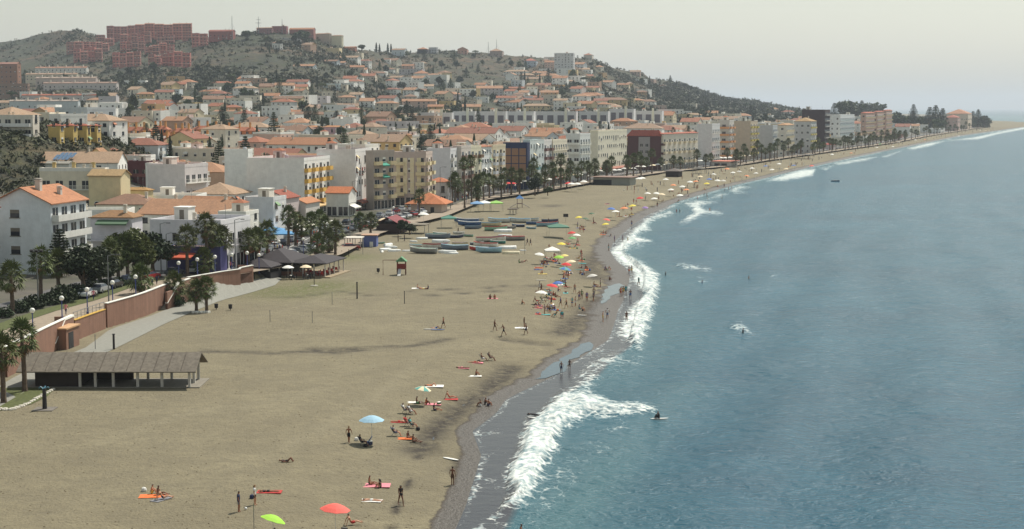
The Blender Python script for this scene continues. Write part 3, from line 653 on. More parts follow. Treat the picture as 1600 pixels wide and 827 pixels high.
def antenna(B, x, y, h=3):
    if 'ant' not in _HT:
        b = MB().tube([(0, 0, 0), (0, 0, 3)], .035, 4)
        for k, z in enumerate((2.3, 2.5, 2.7, 2.9)): b.box(-.5 + k * .06, -.015, z, .5 - k * .06, .015, z + .03)
        _HT['ant'] = b.mesh('antenna', METAL)
    part('antenna', _HT['ant'], B['roof'], (x, y, B['zr_c'](x, y)))
# ================= buildings =================
GB_ = 'buildings along the beach promenade'
FOOT = []
CN = {}
def cname(rgb):
    r, g, b = rgb; mx = max(rgb); mn = min(rgb)
    if mx - mn < 18: return 'white' if mx > 205 else 'pale grey' if mx > 170 else 'grey' if mx > 110 else 'dark grey'
    if r >= g >= b:
        if r > 200 and b > 165: return 'cream'
        if r > 195 and g > 150 and b < 130: return 'ochre yellow'
        if r > 170 and g < 140: return 'brick orange'
        if r > 150: return 'tan'
        return 'brown'
    if g > r and g >= b: return 'pale green'
    if b > r: return 'blue'
    return 'pink'
def make_building(name, label, cat, P, ang, w, d, h, rgb, group=None):
    o = thing(name, label, cat, P, ang, group); B = dict(o=o, w=w, d=d, h=h, wm=wallm(rgb), nw=0, rgb=rgb)
    part('wall', MB().box(0, 0, -3, d, w, h).mesh('wall', B['wm']), o)
    cx = P[0] + math.cos(ang) * d / 2 - math.sin(ang) * w / 2; cy = P[1] + math.sin(ang) * d / 2 + math.cos(ang) * w / 2
    B['c'] = (cx, cy); FOOT.append((cx, cy, math.hypot(w, d) / 2)); B['P'] = P; B['a'] = ang
    return B
def facade(B, side, pat, nf, h, acc=WHITE, glass=GLASS, g0=3.4, step=3.2, near=False, frame=WHITE, awn=None):
    L = B['d'] if side in ('sea', 'far') else B['w']; fh = (h - g0) / max(nf - 1, 1) if nf > 1 else h
    n = max(1, int(L / step)); wd = min(1.3, L / n * .5)
    for f in range(nf):
        z = 0 if f == 0 else g0 + (f - 1) * fh; p = pat[min(f, len(pat) - 1)]
        if p == '.': continue
        if p == 'S':   # shop front
            for i in range(n):
                s = L * (i + .5) / n; window(B, side, s, .15, L / n * .82, 2.5, 'simple', GLASS, frame)
            if awn: awning(B, side, L / 2, 3.1, L * .9, 1.8, awn)
        elif p == 'w':
            for i in range(n):
                if random.random() < .13: continue
                k_ = random.random(); s = L * (i + .5) / n + random.uniform(-.25, .25)
                window(B, side, s, z + (1.0 if k_ > .2 else .15), wd * random.uniform(.75, 1.2), 1.3 if k_ > .2 else 2.15, random.choice(['simple', 'simple', 'shut']), glass, random.choice([frame, frame, SHUT, DARKM]), near)
                if B['P'][1] < 620 and random.random() < .16: awning(B, side, s, z + 2.6, round(wd * 1.4, 1), .8, random.choice([(206,190,150),(120,150,110),(180,120,90),(224,220,208)]))
                if B['P'][1] < 620 and random.random() < .14: part('air_conditioner', ACM, B['o'], side_pos(B, side, s + wd * .9, z + .7), side_rot(side))
        elif p == 'b':  # full balcony
            for i in range(n): window(B, side, L * (i + .5) / n, z + .1, wd * 1.5, 2.1, 'simple', glass, frame)
            balcony(B, side, L / 2, z, L * .94, 1.3, acc, 'solid')
        elif p == 'r':
            for i in range(n): window(B, side, L * (i + .5) / n, z + .1, wd * 1.4, 2.1, 'simple', glass, frame)
            balcony(B, side, L / 2, z, L * .9, 1.2, acc, 'rail')
        elif p == 'B':  # alternating balconies and windows
            for i in range(n):
                s = L * (i + .5) / n
                if i % 2 == 0: window(B, side, s, z + .1, wd * 1.5, 2.1, 'simple', glass, frame); balcony(B, side, s, z, min(L / n * .9, 3.0), 1.2, acc, 'solid')
                else: window(B, side, s, z + .9, wd, 1.3, 'shut', glass, frame, near)
        elif p == 'R':
            for i in range(n):
                s = L * (i + .5) / n; window(B, side, s, z + .1, wd * 1.3, 2.1, 'simple', glass, frame)
                balcony(B, side, s, z, min(L / n * .7, 2.2), .8, acc, 'rail')
        elif p == 'a':
            for i in range(n): window(B, side, L * (i + .5) / n, z + .3, wd, 1.9, 'arch', glass, frame)
def BP(name, label, cat, x0, x1, x2, yb, yt, rgb, nf, cam='.', sea='SB', roof='flat', roofc=(150, 140, 130), ang=None, acc=None, group=None, wd=None, dd=None, awn=None, glass=GLASS, near=False, extras=2, rise=None, ax=None, g0=3.4, over=.35, step=3.2, parc=None, frame=WHITE):
    if group == GB_ and max(rgb) > 100: g_ = sum(rgb) / 3; rgb = tuple(int(c + (246 - c) * .36) for c in (x * .72 + g_ * .28 for x in rgb))
    """building from the picture columns of its three upright edges and the rows of the near corner's foot and top"""
    P = hit(x1, yb) if yb < 470 else G(x1, yb, 2.8)
    if P is None: P = G(x1, yb, 2)
    if ang is None: u = dirW(P.y, 30)
    else: u = Vector((math.sin(R(ang)), math.cos(R(ang))))
    v = Vector((-u.y, u.x)); D0 = P.y * CP - (P.z - H) * SP
    a = (x0 - CX) / FP; w = wd or (a * D0 - P.x) / (v.x - a * v.y * CP); a = (x2 - CX) / FP
    d = dd or (a * D0 - P.x) / (u.x - a * u.y * CP)
    w = min(max(w, 3), 90); d = min(max(d, 3), 70)
    h = H + slope(yt) * P.y - P.z
    B = make_building(name, label, cat, P, math.atan2(u.y, u.x), w, d, h, rgb, group)
    acc = acc if acc else rgb; accm = wallm(acc)
    facade(B, 'cam', cam, nf, h, accm, glass, g0, near=near, frame=frame, step=step); facade(B, 'sea', sea, nf, h, accm, glass, g0, near=near, frame=frame, awn=awn, step=step)
    add_roof(B, roof, roofc, rise=rise, ax=ax, over=over, par=wallm(parc or rgb))
    for k in range(extras):
        x, y = random.uniform(.15, .8) * d, random.uniform(.15, .8) * w
        if roof in ('flat', 'slab') and k == 0 and w > 6 and d > 6: roof_hut(B, min(x, d - 4.2), min(y, w - 4), 3.2, 2.8, 2.4, (222, 218, 208), random.choice([None, (196, 120, 80)]))
        else: random.choice([chimney, chimney, dish, antenna, tank] if roof == 'flat' else [chimney, chimney, antenna])(B, x, y)
    return B
ORG = (200, 138, 98); ORG2 = (184, 116, 84); WH = (222, 220, 212); GR = (186, 184, 180); CR = (220, 208, 176); OC = (214, 168, 84); PK = (206, 174, 160); TER = (176, 158, 138)
GB = 'buildings along the beach promenade'
# --- near quarter, left ---
B = BP('white_house', 'large white house with orange tiled roof and curved balconies at the left edge', 'house', -8, 82, 137, 430, 318, (222, 226, 228), 4, '.', '.bbb', 'gable', (214, 146, 104), ang=10, acc=(224, 222, 214), extras=0, near=True, ax='x', rise=2.6, over=.5)
for z in (3.4, 6.6, 9.8): window(B, 'cam', B['w'] * .62, z + .2, 1.7, 1.4, 'shut', GLASS, SHUT)
chimney(B, 4, B['w'] * .38, 1.8, (205, 198, 188), .9); chimney(B, 8, B['w'] * .2, 1.2, (205, 198, 188), .7)
BP('white_house', 'white house wall with shuttered windows cut by the left frame edge', 'house', -90, -40, 1, 440, 330, (205, 203, 200), 4, 'w', '.w', 'hip', ORG2, ang=10, extras=1)
B = BP('terraced_villa', 'beige terraced villa with two rows of white balustrades behind the orange roof', 'house', 64, 166, 172, 345, 268, (222, 212, 190), 3, 'rrr', 'r', 'flat', TER, ang=2, acc=(228, 224, 214), group=None, extras=3, parc=(228, 224, 214))
for x in (.2, .5, .8): chimney(B, 1.5, B['w'] * x, 1.8, (200, 176, 120), .8)
B = BP('terraced_villa', 'cream villa with arched windows and a white balustraded terrace', 'house', 140, 190, 205, 350, 275, (216, 200, 160), 2, '.a', 'a', 'gable', (204, 170, 120), ang=8, extras=1)
balcony(B, 'cam', B['w'] * .5, 3.6, B['w'] * .9, 2.2, WHITE, 'rail')
B = BP('villa', 'white villa with a green awning terrace and brown hipped roof', 'house', 143, 208, 224, 408, 341, (206, 202, 206), 2, 'a.', 'aa', 'hip', (176, 132, 88), ang=6, extras=1, g0=4.2, acc=WH)
awning(B, 'cam', B['w'] * .45, B['h'] - .4, B['w'] * .75, 1.6, (84, 110, 84)); balcony(B, 'cam', B['w'] * .5, 4.2, B['w'] * .96, 2.0, wallm((200, 196, 200)), 'rail')
BP('dormer_house', 'cream house with white arched dormers and ochre tiled roof', 'house', 176, 232, 240, 345, 298, (214, 194, 150), 2, 'ww', 'w', 'hip', (208, 160, 96), ang=14, extras=2, near=True)
BP('blank_house', 'grey blank-walled house with a white balustraded balcony on its right', 'house', 232, 290, 326, 330, 262, (214, 208, 206), 3, '.', '.rr', 'flat', (150, 96, 70), ang=16, acc=(230, 228, 220), extras=3)
BP('hall', 'long white two storey restaurant building with a blue ground floor behind the palms', 'building', 236, 346, 392, 424, 352, (220, 218, 220), 2, '.w', 'SR', 'flat', (150, 146, 150), ang=12, acc=(170, 168, 172), extras=3, g0=4.4, near=True)
B = BP('blue_shopfront', 'blue painted ground floor shopfront under the long white building', 'shop', 262, 345, 348, 428, 388, (78, 76, 128), 1, '.', '.', 'slab', (150, 130, 120), ang=12, dd=2.5, extras=0)
awning(B, 'cam', B['w'] * .8, 3.6, 7, 2.2, (190, 84, 50))
B = BP('cafe', 'red and orange fronted cafe with yellow awning beside the blue shopfront', 'cafe', 346, 388, 392, 418, 388, (170, 76, 50), 1, 'S', 'S', 'slab', (196, 110, 70), ang=12, dd=6, extras=0)
awning(B, 'cam', B['w'] * .75, 3.3, 6, 3.0, (214, 166, 80))
BP('white_house', 'white house with green-grey gable behind the long white building', 'house', 282, 352, 372, 372, 318, (220, 228, 224), 2, '.w', '.', 'gable', (196, 140, 100), ang=20, ax='y', extras=1)
BP('white_house', 'pale aqua house with stepped orange roof left of the white cube house', 'house', 336, 374, 384, 372, 322, (216, 230, 224), 2, '.w', 'w', 'gable', (212, 150, 100), ang=14, ax='y', extras=1)
BP('white_house', 'bright white cube house with small windows on its sunny side', 'house', 342, 385, 405, 392, 337, (236, 234, 224), 3, '.', '.ww', 'flat', TER, ang=12, extras=1)
BP('grey_house', 'grey blank house side with a white parapet right of the white cube house', 'house', 384, 428, 448, 376, 314, (212, 212, 212), 3, '.', '.ww', 'flat', TER, ang=13, acc=WH, extras=1)
BP('low_house', 'low house with rusty orange roof at the foot of the grey blank wall', 'house', 402, 448, 468, 352, 310, (204, 190, 186), 1, '.', 'w', 'gable', (178, 92, 68), ang=13, extras=1)
BP('low_house', 'low house with pale orange roof right of the rusty roofed house', 'house', 450, 478, 500, 348, 318, (210, 204, 196), 1, '.', 'S', 'gable', (216, 146, 98), ang=13, extras=0)
BP('bar', 'low bar with orange roof and white sign between the tall blank walls', 'bar', 510, 545, 556, 338, 302, WH, 1, 'S', 'S', 'gable', (224, 132, 78), extras=0, ax='y', awn=(220, 216, 208))
BP('apartment_building', 'tall blank grey wall building with yellow balconies facing the beach', 'building', 386, 476, 516, 338, 252, (228, 227, 217), 5, '.', 'SBBBB', 'flat', (150, 60, 60), acc=(222, 178, 88), group=GB, extras=4, awn=(200, 170, 120))
BP('apartment_building', 'blank white end wall building behind the yellow balcony one', 'building', 352, 389, 396, 322, 238, (232, 230, 216), 4, '.', 'w', 'flat', TER, group=GB)
BP('apartment_building', 'second blank grey wall building with red and white window bands', 'building', 496, 556, 581, 330, 238, (222, 216, 206), 5, '.', 'Swwww', 'flat', (110, 60, 50), acc=(150, 60, 50), group=GB, extras=5, awn=(120, 60, 40), frame=M((150, 60, 50), .7, .1))
B = BP('apartment_building', 'brown and cream apartment building with two green awnings', 'building', 578, 584, 617, 328, 240, (140, 118, 98), 5, '.', 'SBBBB', 'flat', TER, acc=(222, 206, 164), group=GB, extras=4, ang=35)
awning(B, 'sea', B['d'] * .45, 14.2, 3.4, 1.5, (40, 140, 118)); awning(B, 'sea', B['d'] * .45, 10.6, 3.4, 1.5, (40, 140, 118))
B = BP('apartment_building', 'pink brown apartment building with cream balconies and roof terrace', 'building', 617, 666, 676, 322, 242, (176, 140, 116), 5, 'SBBBB', 'SBBBB', 'flat', (110, 80, 66), acc=(224, 208, 166), group=GB, extras=6, near=True)
for k in range(4): part('pilaster', MB().box(-.12, B['w'] * (.16 + k * .22), 3.8, 0, B['w'] * (.16 + k * .22) + 1.3, B['h'] - 1).mesh('pilaster', wallm((236, 222, 184))), B['o'])
BP('white_house', 'small white house with orange roof below the pink brown apartments', 'house', 668, 700, 706, 318, 285, (206, 204, 206), 2, 'ww', 'w', 'hip', (216, 134, 92), extras=0)
BP('apartment_building', 'grey blank wall building with solar panels left of the twin tall palms', 'building', 668, 704, 720, 312, 236, (206, 204, 206), 5, '.', 'SBBBB', 'flat', (150, 96, 84), group=GB, acc=WH, extras=4)
BP('apartment_building', 'brown and white narrow building behind the twin tall palms', 'building', 716, 721, 736, 310, 232, (190, 170, 150), 5, '.', 'SBBBB', 'flat', (190, 120, 90), group=GB, acc=(120, 90, 80))
BP('apartment_building', 'cream building right of the twin tall palms', 'building', 731, 736, 752, 306, 232, (222, 206, 150), 5, 'w', 'SwBwB', 'flat', TER, group=GB, acc=(120, 94, 70))
BP('apartment_building', 'white building with bay windows next to the yellow striped one', 'building', 750, 753, 768, 303, 230, (226, 228, 224), 5, '.', 'Swwww', 'hip', (200, 130, 96), group=GB, step=2.2)
BP('apartment_building', 'ochre and brown balcony building left of the dark blue framed one', 'building', 766, 770, 790, 300, 230, (206, 178, 116), 5, '.', 'SBBBB', 'flat', (204, 130, 90), group=GB, acc=(196, 200, 204))
B = BP('apartment_building', 'building with dark blue frame and brown panels facing the camera', 'building', 786, 824, 828, 296, 224, (44, 56, 92), 5, '.', '.', 'slab', (140, 160, 158), group=GB, extras=1)
for i in range(3):
    for f in range(4): part('panel', MB().box(-.08, B['w'] * (.06 + i * .31), 4 + f * 3.0, .0, B['w'] * (.06 + i * .31 + .27), 6.7 + f * 3.0).mesh('panel', M((150, 116, 92), .8, .06)), B['o'])
B2 = BP('apartment_building', 'teal topped building with glazed upper floor right of the dark blue frame', 'building', 826, 828, 850, 295, 220, (176, 190, 186), 5, '.', 'SwBww', 'slab', (110, 150, 150), group=GB, acc=(110, 160, 166))
BP('apartment_building', 'narrow white building with dark stacked balconies', 'building', 848, 850, 862, 290, 222, (214, 208, 200), 5, '.', 'SBBBB', 'flat', ORG, group=GB, acc=(120, 90, 84))
BP('apartment_building', 'cream building with white balcony rails and orange parasol below', 'building', 860, 864, 886, 288, 222, (222, 204, 160), 5, '.', 'SRRRR', 'flat', TER, group=GB, acc=(232, 226, 210), awn=(200, 60, 50))
BP('apartment_building', 'pale grey white building with ribbon balconies left of the cream blocks', 'building', 884, 906, 922, 282, 212, (206, 212, 206), 5, 'wbbbb', 'SRRRR', 'flat', (206, 206, 200), group=GB, acc=(226, 226, 218))
BP('apartment_building', 'long cream building with many dark windows beside a blank ochre end', 'building', 921, 934, 979, 274, 207, (220, 206, 160), 5, '.', 'Swwww', 'flat', (196, 150, 120), group=GB, acc=CR, parc=(230, 224, 200), awn=(150, 90, 70))
B = BP('apartment_building', 'maroon building with a pale grey square centre and red hipped roof', 'building', 980, 1032, 1036, 266, 213, (92, 58, 60), 4, '.', 'SBBB', 'hip', (196, 96, 76), group=GB, extras=2, rise=3)
part('panel', MB().box(-.15, B['w'] * .32, 4, 0, B['w'] * .66, B['h'] - .5).mesh('panel', M((160, 154, 154), .8, .06)), B['o'])
for i in range(2):
    for f in range(3): part('window', win_mesh('simple'), B['o'], (-.15, B['w'] * (.41 + i * .16), 5 + f * 3.3), -math.pi / 2, (1.4, 1, 1.5))
BP('apartment_building', 'long cream balcony building right of the maroon one', 'building', 1030, 1036, 1090, 266, 210, (214, 196, 166), 4, '.', 'SBBB', 'hip', (196, 110, 86), group=GB, acc=(226, 212, 184))
BP('apartment_building', 'white stepped building with grey blank left side near the orange banded block', 'building', 1088, 1112, 1124, 258, 196, (212, 212, 206), 5, '.', 'SRRRR', 'flat', (200, 198, 190), group=GB, acc=WH, extras=5)
BP('apartment_building', 'block with orange banded balconies on every floor', 'building', 1122, 1139, 1146, 254, 190, (196, 180, 160), 6, 'bbbbbb', 'SBBBBB', 'flat', TER, group=GB, acc=(222, 160, 112), extras=3)
BP('apartment_building', 'ochre brown block with a blank camera side and tanks on its roof', 'building', 1144, 1172, 1183, 250, 190, (186, 148, 100), 6, '.', 'SBBBBB', 'slab', (110, 110, 96), group=GB, acc=(206, 190, 110), extras=4)
BP('apartment_building', 'grey blank ended building right of the ochre brown block', 'building', 1183, 1207, 1214, 247, 198, (160, 162, 164), 5, '.', 'SRRRR', 'flat', (190, 188, 184), group=GB, acc=WH)
BP('apartment_building', 'cream building with a wide orange roof terrace before the dark unfinished tower', 'building', 1214, 1228, 1240, 243, 196, (214, 196, 164), 5, 'w', 'SRRRR', 'hip', (206, 158, 112), group=GB, acc=CR)
BP('apartment_building', 'grey and yellow building under a pale hipped roof left of the unfinished tower', 'building', 1240, 1266, 1275, 240, 190, (170, 166, 162), 5, 'w', 'SBBBB', 'hip', (196, 160, 110), group=GB, acc=(212, 196, 120))
BP('apartment_building', 'dark unfinished tower with bare concrete slabs and a crane stub', 'building', 1252, 1288, 1296, 232, 172, (70, 54, 58), 7, '......', '.bbbbbb', 'slab', (90, 76, 76), group=GB, acc=(170, 166, 160), extras=3)
BP('apartment_building', 'white glazed apartment block right of the dark unfinished tower', 'building', 1296, 1312, 1344, 226, 181, (216, 218, 214), 6, 'w', 'SRRRRR', 'flat', (206, 204, 196), group=GB, acc=(210, 220, 220), extras=3)
BP('apartment_building', 'orange brick block with several stepped tiled roofs, nearest of its kind', 'building', 1344, 1352, 1366, 222, 177, (190, 120, 86), 6, 'w', 'SBBBBB', 'hip', (206, 112, 84), group=GB, acc=(214, 196, 160), extras=1)
BP('apartment_building', 'orange brick block with tiled roof, middle of the stepped group', 'building', 1364, 1370, 1380, 219, 175, (190, 120, 86), 6, 'w', 'SBBBBB', 'hip', (206, 112, 84), group=GB, acc=(214, 196, 160), extras=1)
BP('apartment_building', 'orange brick block with tiled roof, farthest of the stepped group', 'building', 1378, 1384, 1393, 217, 173, (190, 120, 86), 6, 'w', 'SBBBBB', 'hip', (206, 112, 84), group=GB, acc=(214, 196, 160), extras=1)
BP('hotel', 'wide tan low building among the dark pines near the headland', 'building', 1478, 1512, 1518, 202, 178, (206, 170, 130), 3, 'www', 'w', 'hip', (206, 146, 110), group=GB, extras=1)
BP('hotel', 'brick coloured low house beside the tan low building near the headland', 'building', 1476, 1496, 1500, 205, 184, (176, 120, 100), 3, 'www', 'w', 'hip', (190, 110, 90), group=GB, extras=1)
BP('white_shed', 'low white roofed shed on the far beach near the pines', 'shed', 1452, 1470, 1476, 209, 201, (220, 222, 220), 1, 'w', 'w', 'slab', (226, 226, 222), extras=0)
# --- second line, left ---
B = BP('solar_house', 'small white house with solar panels on its roof in front of the scrub hill', 'house', 66, 108, 116, 285, 256, WH, 1, 'w', 'w', 'gable', (196, 190, 176), ang=20, extras=0, ax='y')
SOL = MB(); SOL.add([(-.5,0,0),(.5,0,0),(.5,1.9,1.1),(-.5,1.9,1.1),(-.5,0,-.06),(.5,0,-.06),(.5,1.9,1.04),(-.5,1.9,1.04)], [(0,1,2,3),(7,6,5,4),(0,4,5,1),(2,6,7,3),(0,3,7,4),(1,5,6,2)]); SOL = SOL.mesh('solar_panel', M((96, 122, 150), .2, .1))
for i in range(4):
    for j in range(2): part('solar_panel', SOL, B['roof'], (1.5 + j * 2.6, B['w'] * .2 + i * 1.5, B['h'] + 1.2 + j * .6), R(-90), (1.2, 1.3, 1.3))
BP('cream_house', 'cream gabled house with an ochre roof beside the scrub hill', 'house', 132, 172, 182, 290, 250, (226, 210, 160), 2, '..', '.', 'gable', (200, 150, 108), ang=20, ax='x', rise=3.6, extras=0)
BP('maroon_house', 'dark maroon terraced house with white window bands', 'house', 192, 234, 250, 292, 256, (92, 44, 50), 2, '.b', 'bb', 'flat', (110, 60, 56), ang=18, acc=(110, 60, 60), extras=3)
BP('green_building', 'long low pale green building with a grey roof', 'building', 236, 318, 328, 268, 242, (156, 182, 138), 2, '.w', '.w', 'flat', (140, 124, 112), ang=10, extras=3)
BP('ochre_tower_house', 'small ochre cube house with a pinnacled roof right of the pale green building', 'house', 321, 338, 344, 262, 236, (206, 132, 62), 2, '.', 'w', 'hip', (150, 110, 86), ang=10, extras=1)
BP('hilltop_building', 'white and ochre building on the scrub hill at the left edge', 'building', -10, 52, 62, 214, 184, (222, 214, 200), 3, 'bb.', 'w', 'flat', (206, 150, 90), ang=14, acc=(232, 230, 226), extras=3)
for i, (a, b_) in enumerate(((76, 94), (97, 115), (118, 136), (139, 152))):
    BP('yellow_block', ('first', 'second', 'third', 'fourth')[i] + ' from the left of the yellow blocks behind the scrub hill', 'building', a, b_, b_ + 4, 226, 197, (196, 172, 104), 3, 'www', 'w', 'hip', (196, 110, 80), ang=12, group='yellow blocks behind the scrub hill', extras=1)
for i, (a, b_, yt) in enumerate(((190, 232, 205), (236, 262, 203), (266, 300, 207), (300, 345, 203), (200, 248, 219), (252, 288, 221), (292, 330, 219), (345, 400, 205))):
    B = BP('orange_house', 'terracotta roofed ochre row house with tall ochre chimneys in the middle distance', 'house', a, b_, b_ + 6, yt + 17, yt, (206, 136, 84), 2, '.w', 'w', 'hip', (214, 132, 96), ang=12, group='ochre row houses with chimneys', extras=0, rise=2.2)
    for k in range(3): chimney(B, B['d'] * .4, B['w'] * (.2 + .3 * k), 2.6, (206, 148, 84), .9)
for i, (a, b_) in enumerate(((412, 446), (449, 477), (505, 534), (475, 500))):
    BP('pink_house', 'pale pink house with orange hipped roof in the middle distance', 'house', a, b_, b_ + 4, 216, 199, (206, 172, 176), 2, '.w', 'w', 'hip', (220, 156, 104), ang=14, group='pink hipped roof houses', extras=1)
# grey apartment slabs in a line at the foot of the far hill
xs_ = [(658, 706, 178), (708, 742, 176), (745, 790, 176), (792, 834, 176), (836, 900, 176), (905, 950, 176), (952, 990, 172), (992, 1034, 175)]
for i, (a, b_, yt) in enumerate(xs_):
    P = hit((a + b_) / 2, 200); 
    B = BP('apartment_slab', 'long grey apartment slab at the foot of the far hill', 'building', a, b_, b_ + 3, 202, yt, (206, 206, 206), 4, '.', '.', 'flat', (190, 188, 180), ang=12, group='grey apartment slabs at the foot of the far hill', extras=4)
    n = max(3, int(B['w'] / 7)); Lw = B['w'] / n
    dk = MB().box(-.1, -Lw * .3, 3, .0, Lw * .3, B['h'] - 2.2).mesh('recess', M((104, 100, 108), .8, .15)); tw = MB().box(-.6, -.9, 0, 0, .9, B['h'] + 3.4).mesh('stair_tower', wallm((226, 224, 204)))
    for k in range(n):
        part('loggia', dk, B['o'], (0, Lw * (k + .5), 0))
        if k % 3 == 1: part('stair_tower', tw, B['o'], (0, Lw * k, 0))
# red complex on the hill
RED = (150, 92, 84)
for q in range(6): BP('red_block', 'unit of the long dusty red hilltop slab with orange roof', 'building', 212 + q * 14.6, 226.2 + q * 14.6, 227 + q * 14.6, 62, 38 + random.uniform(-1.2, 1.2), (178, 116, 104), 6, 'wbwbwb', 'w', 'gable', (226, 160, 130), ang=10, group='units of the upper hilltop slab', acc=(204, 146, 128), extras=1, step=4)
for q in range(5): BP('red_block', 'unit of the lower left dusty red hilltop slab', 'building', 167 + q * 11, 177.6 + q * 11, 178.5 + q * 11, 64, 41.5 + random.uniform(-1.5, 1), (168, 108, 100), 6, 'wbwbwb', 'w', 'flat', (190, 126, 108), ang=10, group='units of the lower hilltop slab', acc=(196, 138, 122), extras=2, step=4)
BP('red_block', 'low red house beside the thin mast on the hilltop', 'building', 326, 364, 368, 62, 49, (150, 90, 84), 2, 'ww', 'w', 'gable', (176, 100, 84), ang=10, extras=3, step=5)
for (a, b_, yb, yt) in ((104,130,84,69),(131,170,80,66),(150,178,70,57),(115,160,98,78),(176,220,103,81),(188,226,80,64),(205,236,70,55),(232,272,104,85),(238,272,84,69),(245,272,68,55),(272,298,105,84),(226,240,84,72),(300,324,72,54),(188,212,70,56)):
    n_ = max(2, int((b_ - a) / 9.5)); st_ = (b_ - a) / n_
    for q in range(n_):
        off = random.uniform(-3, 3)
        BP('red_house_block', 'stepped dark red housing unit with pale edges on the hill', 'building', a + q * st_, a + (q + 1) * st_ - .6, a + (q + 1) * st_ + .9, yb + off * .5, yt + off + random.uniform(-1, 2.5), (180 + random.randint(-14, 14), 118, 108), 4, 'wbwb', 'w', random.choice(['flat', 'gable', 'flat']), (206, 130, 112), ang=10 + random.uniform(-6, 10), acc=(214, 160, 144), group='stepped red housing blocks', extras=2, step=4.0)
# white terrace rows at the left
for (a, b_, yb, yt, c, rf, lab) in ((55,135,116,106,WH,(206,150,120),'upper'),(40,120,126,116,(214,204,180),(206,170,140),'upper middle'),(56,150,136,122,(196,180,170),(206,180,160),'lower middle'),(68,182,143,130,(206,196,190),(196,160,140),'lowest'),(34,150,163,149,(206,196,190),(206,120,90),'orange roofed'),(15,122,176,158,(206,212,212),(216,196,180),'pale blue')):
    B = BP('terrace_row', lab + ' long row of terraced white houses on the left slope', 'building', a, b_, b_ + 4, yb, yt, c, 2, 'ww', 'w', 'gable', rf, ang=12, group='terraced rows on the left slope', extras=0, step=5)
    for k in range(6): chimney(B, B['d'] * .5, B['w'] * (k + .5) / 6, 2.0, (222, 214, 200), 1.2)
BP('ochre_block', 'tall ochre brown block with sloping roof at the left edge below the hill', 'building', -20, 28, 34, 142, 100, (156, 112, 88), 6, 'wwwwww', 'w', 'gable', (196, 140, 120), ang=12, extras=2, step=5)
BP('ochre_block', 'lower tan block below the tall ochre brown block', 'building', -10, 44, 47, 150, 132, (150, 122, 104), 3, 'www', 'w', 'flat', (190, 150, 130), ang=12, extras=2)
# hilltop villas
def V(a, b_, yb, yt, rgb, rf, kind, nf, lab, group='villas on the hills', st=4.0, name='hillside_villa'):
    return BP(name, lab, 'house', a, b_, b_ + random.uniform(2, 5), yb, yt, rgb, nf, 'w', 'w', kind, rf, ang=random.uniform(0, 30), group=group, extras=1, g0=3.2, step=st)
V(866, 896, 110, 84, (206, 206, 204), (190, 150, 140), 'flat', 7, 'tall white block on the far hilltop with a small tower', None)
V(912, 925, 96, 86, (206, 196, 180), (196, 130, 100), 'hip', 2, 'flat roofed cream villa right of the tall white hilltop block', None)
V(819, 838, 104, 95, (180, 190, 200), (206, 120, 100), 'hip', 2, 'blue grey villa with red roof left of the tall white hilltop block', None)
for (a, b_, yb, yt, c, lab) in ((401,425,54,44,(150,110,110),'reddish hilltop villa nearest the double mast'),(425,448,54,42,(150,100,100),'tallest reddish hilltop villa beside the thin antenna'),(452,490,58,46,(156,104,96),'long reddish hilltop villa right of the thin antenna'),(492,515,62,53,(190,176,160),'cream hilltop villa right of the reddish ones'),(518,534,72,56,(214,208,180),'cream villa at the shoulder of the hilltop'),(405,470,66,60,(190,186,182),'long white retaining villa below the reddish hilltop villas'),
        (425,438,78,67,WH,'small white villa under the hilltop row'),(485,530,88,76,(206,190,150),'wide ochre villa below the shoulder of the hilltop'),(532,555,82,74,(190,130,110),'brick roofed villa right of the shoulder'),(545,565,96,84,(214,204,180),'cream villa low on the shoulder'),(612,632,88,78,(206,212,214),'white villa right of the two cypresses'),(652,667,84,77,(60,58,64),'dark boxy house on the skyline'),(670,682,84,75,(190,190,192),'pale villa beside the dark boxy house'),
        (715,730,86,77,(200,150,130),'pink villa on the bare skyline'),(765,785,90,80,(170,150,140),'brown villa on the skyline near the thin masts'),(560,585,129,119,(206,190,170),'long cream block on the spur with three windows'),(505,530,142,132,(206,216,216),'white villa at the spur foot'),(646,670,128,115,(214,214,206),'white terrace villa in the middle of the slope'),(672,698,132,118,(220,218,208),'bright white terrace villa right of the spur')):
    V(a, b_, yb, yt, c, random.choice([ORG, ORG2, (190, 150, 120)]), random.choice(['hip', 'flat', 'gable']), 2, lab, None)
# scattered villas on the slopes
def free(x, y, r):
    for cx, cy, rr in FOOT:
        if (cx - x) ** 2 + (cy - y) ** 2 < (rr * .78 + r) ** 2: return False
    return True
PAL = [(238,236,229)]*12 + [(228,220,200)]*3 + [(214,206,190),(206,196,176),(222,208,176),(206,176,160),(196,190,190),(206,212,214),(206,188,146),(206,180,128),(196,160,112),(186,154,130)]
RPAL = [(198,138,98),(188,118,86),(204,152,114),(200,166,134),(172,110,86),(188,154,126),(168,128,102)]
ZONES = [  # px range, py range, count, where
 ((0, 190), (146, 196), 22, 'below the left terraces'), ((190, 400), (130, 198), 54, 'below the red complex'),
 ((400, 560), (128, 198), 42, 'under the bare brown spur'), ((560, 700), (100, 198), 42, 'amid the middle hills'),
 ((700, 800), (130, 182), 14, 'between the two hills'), ((800, 960), (90, 180), 86, 'under the tall white hilltop block'), ((960, 1040), (112, 178), 16, 'on the far hill right flank'),
 ((1040, 1240), (164, 190), 14, 'at the wooded right hill end'), ((1300, 1530), (186, 194), 12, 'in trees toward the headland'), ((480, 620), (62, 120), 8, 'high on the brown spur'), ((380, 480), (80, 100), 0, '')]
